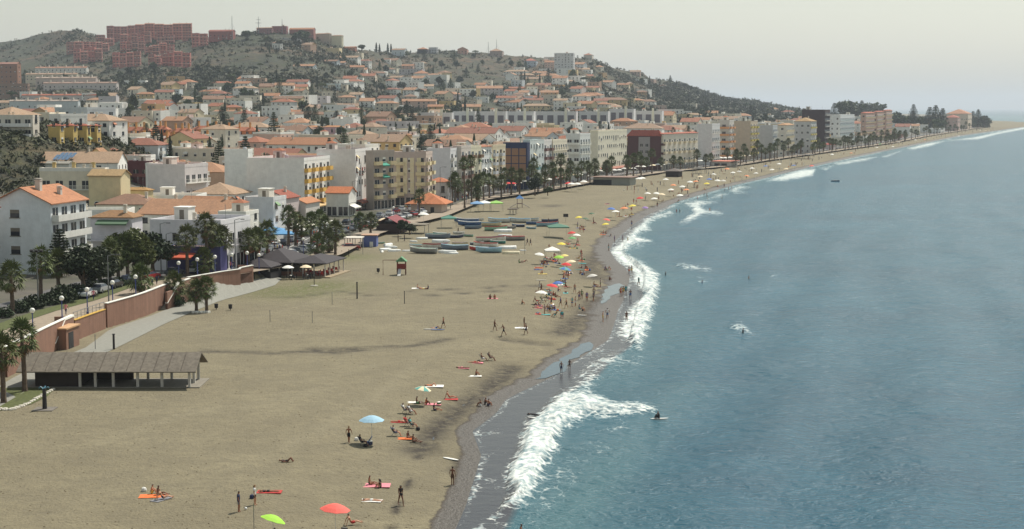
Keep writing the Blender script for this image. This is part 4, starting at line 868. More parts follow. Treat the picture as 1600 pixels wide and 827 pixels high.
def rand_villa(P, where, group, tiny):
    if P is None: return False
    c = random.choice(PAL); rf = random.choice(RPAL); kind = random.choice(['hip', 'gable', 'flat', 'flat']); nf = random.choice([1, 2, 2, 3])
    w = random.uniform(11, 20) if random.random() < .8 else random.uniform(22, 34); d = random.uniform(8, 14)
    if not free(P.x, P.y, 5): return False
    ang = math.pi / 2 - R(random.uniform(-5, 35)); lab = '%s %s house with %s roof %s' % (cname(c), ['', 'low', 'two-storey', 'three-storey'][nf], {'hip': 'hipped', 'gable': 'gabled', 'flat': 'flat'}[kind], where)
    B = make_building('hillside_house', lab, 'house', (P.x, P.y, P.z), ang, w, d, 3.1 * nf, c, group)
    facade(B, 'cam', 'w' * nf, nf, 3.1 * nf, WHITE, GLASS, 3.1, 4.2); facade(B, 'sea', 'w', 1, 3.1, WHITE, GLASS, 3.1, 5)
    add_roof(B, kind, rf if kind != 'flat' else (196, 186, 176), over=.6, par=wallm(c)); 
    if random.random() < .6: chimney(B, d * .4, w * .3, 1.2)
    return True
for (x0, x1), (y0, y1), n, where in ZONES:
    k = tries = 0
    while k < n and tries < n * 8:
        tries += 1; px = random.uniform(x0, x1); py = random.uniform(max(y0, float(t_sky(px)) + 4), y1)
        if rand_villa(hit(px, py), where, 'houses ' + where, True): k += 1
# the town between the promenade and the hills
cnt = 0; TOWN = []
for Y in np.arange(330, 2350, 1.0):
    pass
Y = 330.0
while Y < 2300:
    stp = 20 + Y * .012; di = 30.0
    while True:
        X = float(xW(Y)) - di + random.uniform(-3, 3); px = CX + FP * X / Y
        if px < 60 or di > 900: break
        if px < 1560 and Y < float(t_Yf(px)) * 1.0: TOWN.append((X, Y + random.uniform(-4, 4), di, px))
        di += stp * random.uniform(.85, 1.25)
    Y += stp
# keep what is seen: nearer ones first, at most 290
random.shuffle(TOWN); TOWN = [t for t in TOWN if t[1] < 900] + [t for t in TOWN if t[1] >= 900]
WHERE = [(0, 260, 'left of the pale green building'), (260, 400, 'behind the tall blank wall'), (400, 520, 'behind the yellow balcony building'), (520, 660, 'behind the brown and cream building'), (660, 800, 'behind the bay window building'), (800, 960, 'behind the white ribbon building'), (960, 1120, 'behind the maroon building'), (1120, 1300, 'behind the banded block'), (1300, 1600, 'behind the orange brick blocks')]
for X, Y, di, px in TOWN:
    if cnt >= 290: break
    if not free(X, Y, 6.5) or (px < 135 and Y < 640): continue
    z = gz(X, Y); w = random.uniform(11, 19) if random.random() < .72 else random.uniform(22, 32); d = random.uniform(10, 17); c = random.choice(PAL)
    nf = random.choice([2, 2, 3, 3, 4]) if di < 90 or Y < 500 else random.choice([1, 2, 2, 3])
    if px < 420 and Y < 430: nf = min(nf, 2)
    kind = random.choice(['flat', 'flat', 'flat', 'gable', 'hip']); rf = random.choice(RPAL)
    where = next((s for a, b_, s in WHERE if a <= px < b_), 'in the town'); u = dirW(Y, 40); ang = math.atan2(u.y, u.x) + random.choice([0, 0, R(10), R(-12)])
    lab = '%s %s-storey house with %s roof %s' % (cname(c), ['', 'one', 'two', 'three', 'four'][nf], {'hip': 'hipped', 'gable': 'gabled', 'flat': 'flat'}[kind], where)
    h = 3.1 * nf; B = make_building('town_house', lab, 'house', (X, Y, z), ang, w, d, h, c, 'houses ' + where)
    mod = Y < 700
    facade(B, 'cam', random.choice(['w', '.w', '.', 'w']), nf, h, WHITE, GLASS, 3.1, 3.6 if mod else 4.6); facade(B, 'sea', random.choice(['w', 'wB', 'wr']) if mod else 'w', nf, h, WHITE, GLASS, 3.1, 4.5)
    add_roof(B, kind, rf if kind != 'flat' else random.choice([(196,180,160),(170,110,84),(186,150,126),(206,200,190)]), par=wallm(random.choice([c, (226,224,216)])))
    if kind == 'flat':
        roof_hut(B, random.uniform(.5, d - 4), random.uniform(.5, w - 4), 3, random.uniform(2.6, 3.4), 2.4, random.choice(PAL), random.choice([None, None, rf]))
        for k in range(random.randint(1, 3)): random.choice([chimney, chimney, tank, dish, antenna])(B, random.uniform(1, d - 1), random.uniform(1, w - 1))
    else:
        for k in range(random.randint(1, 2)): chimney(B, random.uniform(1, d - 1), random.uniform(1, w - 1))
    cnt += 1
print('town', cnt, 'candidates', len(TOWN), 'objects', len(bpy.data.objects))
# ================= vegetation =================
FROND = leafm((84, 96, 52)); FROND_D = leafm((120, 100, 66)); LEAF = leafm((66, 82, 46)); LEAFD = leafm((53, 67, 43)); LEAFG = leafm((86, 98, 52)); BARK = M((104, 88, 74), .95, .25, 'bark', 1.2)
def rnd_unit():
    z = random.uniform(-1, 1); t = random.uniform(0, 2 * math.pi); r = math.sqrt(1 - z * z); return Vector((r * math.cos(t), r * math.sin(t), z))
def fan(b, base, az, el, pl, fr, droop):
    """fan leaf: stalk then split blades"""
    d = Vector((math.cos(az) * math.cos(el), math.sin(az) * math.cos(el), math.sin(el))); s = Vector((-math.sin(az), math.cos(az), 0)); n = d.cross(s)
    tip = base + d * pl + Vector((0, 0, -droop * .3)); b.tube([base, tip], [.03, .015], 3, False)
    K = 11
    for k in range(K):
        a = (k / (K - 1) - .5) * R(210); e = tip + (d * math.cos(a) + s * math.sin(a)) * fr * random.uniform(.8, 1.1) + Vector((0, 0, -droop * (.5 + .5 * abs(a))))
        m = tip.lerp(e, .5) + n * random.uniform(-.04, .12) + Vector((0, 0, .06)); w = s * math.cos(a) - d * math.sin(a)
        b.add([tip, m + w * .085 * fr, e, m - w * .085 * fr], [(0, 1, 2, 3)])
def feather(b, base, az, el, L):
    d = Vector((math.cos(az), math.sin(az), 0)); s = Vector((-math.sin(az), math.cos(az), 0)); p = base.copy(); pts = [p.copy()]; e = el
    for k in range(7):
        p = p + (d * math.cos(e) + Vector((0, 0, math.sin(e)))) * L / 7; e -= R(17); pts.append(p.copy())
    b.tube(pts, [.04, .035, .03, .03, .02, .02, .01, .01], 3, False)
    for k in range(1, 8):
        for j in range(3):
            q = pts[k - 1].lerp(pts[k], j / 3)
            for sg in (-1, 1):
                l = L * .22 * (1 - abs(k / 8 - .45)); t = q + s * sg * l + d * l * .5 + Vector((0, 0, -l * .45)); w = d * .05
                b.add([q - w, q + w, t], [(0, 1, 2)])
PALMS = {}
def palm(h, var, kind='fan'):
    k = (h, var, kind)
    if k in PALMS: return PALMS[k]
    rs = random.getstate(); random.seed(100 + int(h * 10) + var * 7)
    t = MB(); n = max(8, int(h * 3)); bx = random.uniform(-.04, .04) * h; by = random.uniform(-.04, .04) * h; pts = []; rd = []
    for i in range(n + 1):
        f = i / n; pts.append((bx * f * f, by * f * f, h * f)); rd.append((.30 if f < .05 else .23 - .06 * f) * (1.0 + (.10 if i % 2 else 0)))
    t.tube(pts, rd, 8); trunk = t.mesh('trunk', BARK)
    c = MB(); top = Vector(pts[-1])
    if kind == 'fan':
        N = 38
        for i in range(N):
            f = i / N; el = R(80 - 118 * f + random.uniform(-8, 8)); fan(c, top + Vector((0, 0, .15 - .25 * f)), i * 2.399 + random.uniform(-.2, .2), el, random.uniform(.9, 1.25), random.uniform(.75, .95), .12 + .5 * f)
    else:
        for i in range(34): f = i / 34; feather(c, top + Vector((0, 0, .2 - .2 * f)), i * 2.399, R(75 - 75 * f), random.uniform(2.3, 2.9))
    crown = c.mesh('crown', FROND)
    s = MB()
    for i in range(14):
        if kind == 'fan': fan(s, top + Vector((0, 0, -.25 - random.uniform(0, .5))), i * 2.399, R(-62 + random.uniform(-12, 12)), .5, .6, .35)
        else: feather(s, top, i * 2.4, R(-20), 1.5)
    skirt = s.mesh('dead_fronds', FROND_D); random.setstate(rs)
    PALMS[k] = (trunk, crown, skirt); return PALMS[k]
def put_palm(P, h, label, group='palms along the promenade', var=None, kind='fan', sc=1.0, rz=None):
    var = random.randint(0, 2) if var is None else var; h = round(h * 2) / 2
    tm, cm, sm = palm(h, var, kind)
    o = thing('palm_tree', label, 'palm', P, random.uniform(0, 6.28) if rz is None else rz, group); o.scale = (sc, sc, sc)
    part('trunk', tm, o); part('crown', cm, o); part('dead_fronds', sm, o); return o
def palm_px(px, pyc, pyb, label, z=None, grp='palms along the promenade', kind='fan', sc=1.25):
    """crown centre row and foot row"""
    P = G(px, pyb, z) if z is not None else hit(px, pyb); P.z = max(gz(P.x, P.y), P.z if z is not None else -9)
    hh = (H + slope(pyc) * P.y) - P.z; return put_palm(P, max(hh / sc, 1.5), label, grp, kind=kind, sc=sc)
palm_px(6, 547, 630, 'tall beach palm at the left edge on the grass island', 0, 'palms on the grass island')
palm_px(39, 530, 612, 'tall beach palm beside the end of the long grey shelter', 0, 'palms on the grass island')
palm_px(307, 457, 487, 'short palm on the sand, left of the pair by the white kerb stones', 0, 'pair of short beach palms', sc=1.1)
palm_px(323, 449, 487, 'short palm on the sand, right of the pair by the white kerb stones', 0, 'pair of short beach palms', sc=1.1)
for px, c, b, z, lab in ((20,428,490,2.8,'leafy palm behind the lamps at the left edge'),(64,405,470,2.8,'broad palm by the tall floodlight pole'),(92,412,465,2.8,'second broad palm right of the floodlight pole'),(172,392,445,2.8,'palm in front of the dark broadleaf trees'),(200,385,440,2.8,'bright palm among the dark broadleaf trees'),(214,395,438,2.8,'low bright palm right of the dark broadleaf trees'),
    (221,435,487,0,'dark palm standing at the foot of the brick stairway'),(272,445,478,0,'narrow dark palm against the brick wall'),(293,372,432,2.8,'palm in front of the blue shopfront, left one'),(325,352,428,2.8,'tallest palm in front of the blue shopfront'),(332,366,426,2.8,'palm just behind the tallest one by the shopfront'),(349,370,424,2.8,'slim palm in front of the red cafe'),(320,408,455,0,'palm growing at the stair foot nearest the restaurant'),
    (388,378,415,2.5,'low palm right of the red cafe'),(402,374,412,2.4,'bushy palm beside the blue awning'),(418,362,410,2.2,'palm behind the white market awnings, left one'),(451,336,385,2.0,'tall palm in front of the rusty roofed house'),(462,345,384,2.0,'palm right of the tall one before the rusty roof'),(472,352,383,2,'palm before the foot of the yellow balconies'),(486,345,378,2,'palm beneath the yellow balconies'),(500,340,372,2,'palm by the parked cars, left one'),(508,350,375,2,'short palm by the parked cars'),
    (524,358,400,1,'dark tall palm behind the black roofed restaurant'),(514,378,396,1,'short palm behind the black roofed restaurant'),(496,384,402,1,'smallest palm behind the black roofed restaurant'),(563,344,363,1.5,'palm left of the red roofed beach bar'),(579,346,364,1.5,'palm touching the red roofed beach bar'),(655,308,340,1.2,'palm in front of the orange roofed kiosk'),
    (726,256,325,1,'very tall slim palm, left of the twin pair'),(737,250,317,1,'very tall slim palm, right of the twin pair'),(746,300,318,1,'short palm right of the twin tall palms')):
    palm_px(px, c, b, lab, z, sc=1.35 if b > 380 else 1.2)
k = 0
for Y in list(np.arange(500, 700, 10)) + list(np.arange(700, 1500, 17)) + list(np.arange(1500, 2500, 42)):
    for row in (0, 1):
        if row and Y > 1500: continue
        y = Y + random.uniform(-4, 4); x = float(xW(y)) - (1.5 if row == 0 else 8) + random.uniform(-1.5, 1.5); 
        if random.random() < .12: continue
        px = CX + FP * x / y
        seg = 'before the bay window building' if px < 790 else 'before the dark blue framed building' if px < 860 else 'before the white ribbon building' if px < 930 else 'before the long cream building' if px < 985 else 'before the maroon building' if px < 1100 else 'before the orange banded block' if px < 1200 else 'before the dark unfinished tower' if px < 1320 else 'before the orange brick blocks'
        hgt = random.choice([3.5, 4, 5, 5.5]) if random.random() < .85 else 7
        put_palm((x, y, max(gz(x, y), 1.0 if y < 2400 else 0)), hgt, 'promenade palm ' + seg, 'promenade palms ' + seg, sc=random.uniform(1.15, 1.5)); k += 1
# broadleaf trees
TREES = {}
def tree_mesh(kind, var):
    key = (kind, var)
    if key in TREES: return TREES[key]
    rs = random.getstate(); random.seed(hash(kind) % 999 if False else sum(map(ord, kind)) + var * 13)
    t = MB(); c = MB(); mat = LEAF
    def leaf(p, s, flat=.6):
        a = rnd_unit(); b_ = a.cross(rnd_unit()).normalized(); a = a * s; b_ = b_ * s * flat
        c.add([p - a, p + b_, p + a, p - b_], [(0, 1, 2, 3)])
    if kind in ('near', 'round', 'far'):
        n, s = {'near': (5200, .22), 'round': (1700, .34), 'far': (420, .62)}[kind]
        t.tube([(0,0,0),(.1,0,1.2),(.05,.1,2.4)], [.3,.24,.18], 7)
        bl = []
        for k in range(9):
            a = k * 2.399; r = random.uniform(.8, 1.9); p = Vector((math.cos(a) * r, math.sin(a) * r, random.uniform(2.6, 4.8))); bl.append((p, random.uniform(.8, 1.35))); t.tube([(0,.05,1.8), p * .5 + Vector((0,0,1.2)), p], [.14,.09,.04], 5)
        bl.append((Vector((0, 0, 5.0)), 1.2)); bl.append((Vector((0, 0, 3.6)), 1.5))
        for k in range(n):
            p, r = random.choice(bl); u = rnd_unit(); leaf(p + u * r * random.uniform(.55, 1.12) * (1 if u.z > -.4 else .7), s * random.uniform(.6, 1.3))
    elif kind == 'pine':   # layered araucaria, about 10 tall
        t.tube([(0,0,0),(0,0,10)], [.25,.04], 6); mat = LEAFD
        for L in range(15):
            z = 1.2 + L * .6; r = (10.3 - z) * .33 + .2
            for k in range(9):
                a = k * 2 * math.pi / 9 + L * .6
                for j in range(7):
                    f = (j + 1) / 7 * r; leaf(Vector((math.cos(a) * f, math.sin(a) * f, z + .12 * f)), .28 * random.uniform(.8, 1.4), .7)
    elif kind == 'cypress':
        t.tube([(0,0,0),(0,0,3)], [.15,.1], 6); mat = LEAFD
        for k in range(1100):
            z = random.uniform(.4, 8); r = .75 * (1 - (z / 8.3) ** 2.5) * min(1, z / 1.2) * math.sqrt(random.random()) ; a = random.uniform(0, 6.28); leaf(Vector((math.cos(a) * r, math.sin(a) * r, z)), .22, .6)
    elif kind == 'umbrella':
        t.tube([(0,0,0),(.2,0,3),(.1,.1,5.5)], [.22,.16,.1], 6); mat = LEAFD
        for k in range(900):
            a = random.uniform(0, 6.28); r = 2.6 * math.sqrt(random.random()); leaf(Vector((math.cos(a) * r, math.sin(a) * r, 5.6 + random.uniform(-.4, 1.0) * (1.1 - r / 3))), .35, .7)
    elif kind == 'bush':
        t.tube([(0,0,0),(0,0,.5)], [.08,.05], 5)
        for k in range(700): u = rnd_unit(); u.z = abs(u.z); leaf(Vector((u.x, u.y, u.z * .9 + .15)) * random.uniform(.6, 1.1), .13)
    TREES[key] = (t.mesh('trunk', BARK), c.mesh('crown', mat)); random.setstate(rs); return TREES[key]
def tree(P, kind, sc, label, name='tree', cat='tree', group=None, mat=None, sz=None):
    tm, cm = tree_mesh(kind, random.randint(0, 2)); o = thing(name, label, cat, P, random.uniform(0, 6.28), group); o.scale = (sc, sc, sz or sc * random.uniform(.85, 1.15))
    part('trunk', tm, o); part('crown', cm, o, mat=mat); return o
def tpx(px, pyb, pyt, kind, label, z=None, **k):
    P = G(px, pyb, z) if z is not None else hit(px, pyb)
    if P is None: return
    hh = H + slope(pyt) * P.y - P.z; base = {'near': 6, 'round': 6, 'far': 6, 'pine': 10.3, 'cypress': 8.3, 'umbrella': 6.5, 'bush': 1.1}[kind]
    s = max(hh, 1) / base; sx = k.pop('wide', 1.0); return tree(P, kind, s * sx, label, sz=s, **k)
tpx(95, 432, 355, 'pine', 'dark layered conifer against the big white house', 2.8, name='conifer', wide=1.3)
tpx(130, 462, 385, 'near', 'dark dense tree right of the layered conifer', 2.8, wide=1.25, mat=LEAFD); tpx(158, 450, 388, 'near', 'dark tree between the conifer and the bright palms', 2.8, wide=1.2, mat=LEAFD)
tpx(185, 440, 372, 'near', 'green tree in front of the villa with green awning', 2.8, wide=1.0, mat=LEAFG); tpx(212, 436, 360, 'near', 'large green tree left of the long white building', 2.8, wide=1.15, mat=LEAFG); tpx(240, 432, 366, 'near', 'round green tree touching the long white building', 2.8, wide=1.2, mat=LEAFD)
for px, py, s in ((30,488,1.6),(52,482,1.8),(75,476,1.7),(98,473,2.2),(120,466,2.0),(142,458,1.8),(165,452,1.6),(185,447,1.4),(4,496,1.5)):
    P = G(px, py, 2.8); tree(P, 'bush', s, 'clipped dark shrub on the lawn strip behind the promenade', 'shrub', 'shrub', 'shrubs on the lawn strip', LEAFD)
for px, py, s in ((198,497,1.6),(270,478,2.0),(206,493,1.3),(298,470,1.3),(340,458,1.2),(327,462,1.4),(277,470,1.8)):
    tree(G(px, py, 0), 'bush', s, 'dark shrub on the sand at the foot of the brick seawall', 'shrub', 'shrub', 'shrubs at the seawall foot', LEAFD)

tpx(628, 364, 344, 'near', 'round dark bush tree beside the red roofed beach bar', .9, wide=1.0, mat=LEAFD); tpx(640, 367, 350, 'round', 'dark bush right of the red roofed beach bar', .8, wide=1.6, mat=LEAFD); tpx(836, 306, 276, 'round', 'dark dense tree at the sand edge before the promenade', .8, mat=LEAFD, wide=.9); tpx(856, 306, 292, 'round', 'low round tree at the sand edge right of the taller one', .8, wide=1.3)
for px, yb, yt, kd, lab in ((1322,192,158,'round','large dark tree behind the white glazed block'),(1336,192,160,'round','large dark tree right of the one behind the white block'),(1346,190,156,'pine','pointed dark tree behind the orange brick blocks'),(1303,190,160,'pine','pointed tree left of the large dark trees'),(1358,190,162,'round','domed dark tree above the orange brick blocks, left'),(1370,190,161,'round','domed dark tree above the orange brick blocks, right'),
    (1426,206,172,'pine','dark araucaria right of the orange brick blocks'),(1418,205,182,'round','broad dark tree under the first araucaria'),(1400,205,176,'round','broad tree right beside the orange brick blocks'),(1427,190,162,'pine','thin pale araucaria on the far skyline'),(1452,206,166,'pine','tallest dark araucaria of the far group'),(1461,206,163,'pine','tall dark araucaria in the middle of the far group'),(1472,206,168,'pine','dark araucaria at the right of the far group'),(1440,206,183,'round','low dark tree among the araucarias'),
    (1466,207,186,'round','low dark tree before the tall araucarias'),(1528,200,170,'pine','lone dark araucaria near the headland'),(1520,199,173,'pine','smaller araucaria beside the lone one near the headland'),(1538,200,181,'round','last round tree before the headland')):
    tpx(px, yb, yt, kd, lab, 1.5 if yb > 195 else None, name='araucaria' if kd == 'pine' else 'tree', wide=1.25 if kd != 'umbrella' else 1.5)
for px, yb, yt in ((588,78,66),(593,78,68),(606,79,67),(611,79,68)): tpx(px, yb, yt, 'cypress', 'tall dark cypress on the skyline of the middle hill', name='cypress', wide=1.4, group='cypresses on the skyline')
for px, yb, yt, lab in ((348,205,165,'large dark conifer rising above the orange row houses'),(482,202,165,'large dark conifer above the pink hipped houses'),(526,202,172,'dark conifer right of the pink hipped houses'),(472,70,48,'dark tree on the reddish hilltop'),(386,62,48,'dark round tree on the left skyline'),(565,80,70,'dark tree left of the skyline cypresses'),(712,188,165,'dark conifer left of the grey slabs')):
    tpx(px, yb, yt, 'pine' if 'conifer' in lab else 'round', lab, name='conifer' if 'conifer' in lab else 'tree', wide=1.5)
# trees one can tell apart on the slopes and in the town
ZT = [((0,190),(112,200),22,'below the left terraces'),((190,400),(110,200),46,'below the red complex'),((400,560),(60,200),46,'on the bare brown spur'),((560,700),(84,200),40,'amid the middle hills'),((700,800),(90,198),22,'between the two hills'),((800,960),(95,195),48,'under the tall white hilltop block'),((960,1100),(125,192),34,'on the far hill right flank'),((1100,1300),(168,192),36,'at the wooded right hill end')]
for (x0, x1), (y0, y1), n, where in ZT:
    for k in range(n):
        px = random.uniform(x0, x1); P = hit(px, random.uniform(max(y0, float(t_sky(px)) + 3), y1))
        if P is None or not free(P.x, P.y, 1) or (px < 200 and P.y < 850): continue
        kd = random.choice(['far', 'far', 'far', 'pine', 'cypress', 'umbrella']); nm = {'far': 'round tree', 'pine': 'pointed conifer', 'cypress': 'slim cypress', 'umbrella': 'flat-topped pine'}[kd]
        tree(P, kd, random.uniform(1.0, 2.0) * (1.0 if kd != 'pine' else .9), 'dark ' + nm + ' ' + where, nm.replace(' ', '_').replace('-', '_'), 'tree', 'trees ' + where, [LEAF, LEAFD, LEAFG][random.randint(0, 2)])
k = 0
for t in range(3000):
    if k > 125: break
    Y = random.uniform(380, 1150); di = random.uniform(22, 330); x = float(xW(Y)) - di; px = CX + FP * x / Y
    if px < 200 or px > 1500 or not free(x, Y, 1.2): continue
    tree((x, Y, gz(x, Y)), random.choice(['round', 'round', 'pine', 'cypress'] if Y > 560 else ['round']), random.uniform(.9, 1.6) * (1 if Y > 560 else .7), 'dark tree in the streets ' + next((s for a, b_, s in WHERE if a <= px < b_), 'of the town'), 'street_tree', 'tree', 'street trees', random.choice([LEAF, LEAFD])); k += 1
# scrub on the hills: nobody could count it
def scrub():
    rs = np.random.RandomState(5); N = 70000; px = rs.uniform(-60, 1540, N); u = (px - CX) / FP; th = rs.uniform(0, 1.04, N) ** .9
    yf = t_Yf(px); yr = t_Yr(px); Y = yf * .96 + th * (yr - yf * .96); X = u * Y
    nn = fbm(X * .012, Y * .008, 4); bare = fbm(X * .006 + 9, Y * .005, 3)
    wood = np.interp(px, [1000, 1080, 1300], [0, .3, .55]); p = sst(-.02, .18, nn + wood) * .95 + .14; p *= np.where(bare > .12, .35, 1)
    keep = rs.rand(N) < p; X, Y, px, wood = X[keep], Y[keep], px[keep], wood[keep]
    FA = np.array(FOOT); ok = np.ones(len(X), bool)
    for cx, cy, r in FA[FA[:, 1] > 700]: ok &= ((X - cx) ** 2 + (Y - cy) ** 2) > (r * .75) ** 2
    X, Y, wood = X[ok], Y[ok], wood[ok]
    # near scrub mound at the left
    n2 = 9000; mx = rs.uniform(-225, -125, n2); my = rs.uniform(440, 660, n2); mh = mound(mx, my, -176, 540, 38, 90, 19); kk = (mh > 1.5) & (rs.rand(n2) < .55 + fbm(mx * .1, my * .1, 3))
    big = np.concatenate([rs.uniform(1.2, 3.2, len(X)) * (1 + wood * 1.4), rs.uniform(.5, 1.5, kk.sum())]); X = np.concatenate([X, mx[kk]]); Y = np.concatenate([Y, my[kk]])
    Z = relief(X, Y); n = len(X); T = 9
    c = np.stack([X, Y, Z], -1)[:, None, None, :]; s = big[:, None, None, None]
    ctr = rs.normal(0, .45, (n, T, 1, 3)); ctr[..., 2] = np.abs(ctr[..., 2]) * .8 + .15
    off = rs.normal(0, .42, (n, T, 3, 3)); co = (c + (ctr + off) * s).reshape(-1, 3)
    F = n * T; me = bpy.data.meshes.new('scrub'); me.vertices.add(F * 3); me.vertices.foreach_set('co', co.astype(np.float32).reshape(-1))
    me.loops.add(F * 3); me.loops.foreach_set('vertex_index', np.arange(F * 3, dtype=np.int32)); me.polygons.add(F); me.polygons.foreach_set('loop_start', np.arange(0, F * 3, 3, dtype=np.int32))
    me.materials.append(leafm((58, 66, 36))); me.update(calc_edges=True); struct('hill_scrub', me, 'stuff'); print('scrub', n)
scrub()
# hedges / flowerbeds left as shrubs; masts on the skyline
for px, yb, yt, lab in ((363,60,25,'tall thin mast on the skyline left of the reddish villas'),(404,44,26,'thin lattice mast with cross arms above the reddish villas'),(441,44,30,'short antenna mast above the reddish villas'),(776,84,62,'thin mast on the right part of the middle skyline'),(763,84,66,'shorter thin mast on the middle skyline')):
    P = hit(px, yb + 3); hh = H + slope(yt) * P.y - P.z; o = thing('mast', lab, 'mast', P, 0)
    part('pole', MB().tube([(0,0,0),(0,0,hh)], [.5,.25], 5).mesh('pole', METAL), o)
    if 'lattice' in lab: part('arms', MB().box(-4,-.15,hh*.62,4,.15,hh*.62+.4).mesh('arms', METAL), o); part('arms', MB().box(-3,-.15,hh*.8,3,.15,hh*.8+.4).mesh('arms', METAL), o)
    for s in (-1, 1): part('stay', MB().tube([(0,0,hh*.7),(s*hh*.3,0,0)], .08, 3).mesh('stay', METAL), o)
# ================= people: one grown skin per pose =================
def sk_pose(kind):
    """joints (metres, facing +x), returns dict"""
    V3 = Vector; P = {}
    def setp(**k): 
        for a, b in k.items(): P[a] = V3(b)
    if kind in ('stand', 'walk', 'run', 'stand_hip', 'phone'):
        lean = .10 if kind == 'run' else .0
        setp(pel=(0,0,.95), waist=(lean*.3,0,1.10), chest=(lean*.8,0,1.34), neck=(lean,0,1.50), head=(lean+.03,0,1.62), top=(lean+.02,0,1.75))
        st = {'stand': (.03,-.03), 'stand_hip': (.05,-.06), 'phone': (.06,-.02), 'walk': (.26,-.26), 'run': (.36,-.42)}[kind]
        for s, q, f in (('L', 1, st[0]), ('R', -1, st[1])):
            setp(**{'hip'+s: (0, q*.09, .90), 'knee'+s: (f*.62 + (.05 if f > 0 else .02), q*.10, .50), 'ank'+s: (f, q*.11, .09 + (.12 if f < -.2 else 0)), 'toe'+s: (f+.17, q*.13, .04 + (.05 if f < -.2 else 0)), 'sho'+s: (lean*.9, q*.18, 1.42)})
            a = -f * .9
            if kind in ('walk', 'run'): setp(**{'elb'+s: (lean*.6 + a*.55, q*.24, 1.16), 'wri'+s: (lean*.6 + a*.9 + .12, q*.23, .95 if kind == 'walk' else 1.15)})
            elif kind == 'phone' and s == 'L': setp(**{'elb'+s: (.08, .26, 1.18), 'wri'+s: (.22, .14, 1.42)})
            elif kind == 'stand_hip': setp(**{'elb'+s: (-.05, q*.38, 1.17), 'wri'+s: (.02, q*.20, 1.02)})
            else: setp(**{'elb'+s: (-.02, q*.25, 1.14), 'wri'+s: (.05, q*.26, .90)})
    elif kind in ('sit', 'sit_knees', 'sit_lean'):
        b = {'sit': 0, 'sit_knees': .10, 'sit_lean': -.28}[kind]
        setp(pel=(0,0,.12), waist=(b*.25,0,.27), chest=(b*.7,0,.50), neck=(b,0,.65), head=(b+.04,0,.77), top=(b+.04,0,.90))
        for s, q in (('L', 1), ('R', -1)):
            kz, kx, ax = {'sit': (.16 + .1 * (q > 0), .45, .86), 'sit_knees': (.48, .32, .46), 'sit_lean': (.22, .44, .82)}[kind]
            setp(**{'hip'+s: (.02, q*.10, .11), 'knee'+s: (kx, q*.14, kz), 'ank'+s: (ax, q*.13, .07), 'toe'+s: (ax+.10, q*.15, .16), 'sho'+s: (b*.9, q*.18, .58)})
            if kind == 'sit_knees': setp(**{'elb'+s: (.22, q*.24, .42), 'wri'+s: (.40, q*.10, .34)})
            elif kind == 'sit_lean': setp(**{'elb'+s: (-.38, q*.26, .34), 'wri'+s: (-.46, q*.27, .06)})
            else: setp(**{'elb'+s: (.05, q*.27, .32), 'wri'+s: (.25, q*.22, .22)})
    elif kind == 'chair':
        setp(pel=(0,0,.42), waist=(-.06,0,.56), chest=(-.16,0,.80), neck=(-.20,0,.95), head=(-.17,0,1.07), top=(-.17,0,1.20))
        for s, q in (('L', 1), ('R', -1)):
            setp(**{'hip'+s: (.02, q*.10, .40), 'knee'+s: (.44, q*.13, .44), 'ank'+s: (.60, q*.13, .08), 'toe'+s: (.76, q*.15, .04), 'sho'+s: (-.18, q*.18, .88), 'elb'+s: (-.05, q*.28, .64), 'wri'+s: (.18, q*.24, .58)})
    elif kind in ('lie_back', 'lie_front', 'lie_knee'):
        setp(pel=(0,0,.11), waist=(-.16,0,.11), chest=(-.38,0,.13), neck=(-.56,0,.12), head=(-.68,0,.13), top=(-.81,0,.13))
        for s, q in (('L', 1), ('R', -1)):
            kz = .40 if kind == 'lie_knee' else .09; kx = .32 if kind == 'lie_knee' else .44; ax = .50 if kind == 'lie_knee' else .84
            setp(**{'hip'+s: (.05, q*.10, .10), 'knee'+s: (kx, q*.12, kz), 'ank'+s: (ax, q*.14, .07), 'toe'+s: (ax + .12, q*.18, .12 if kind != 'lie_front' else .04), 'sho'+s: (-.48, q*.18, .12)})
            if kind == 'lie_front': setp(**{'elb'+s: (-.66, q*.32, .07), 'wri'+s: (-.80, q*.14, .06)})
            else: setp(**{'elb'+s: (-.26, q*.28, .08), 'wri'+s: (-.02, q*.26, .06)})
    return P
BONES = {}
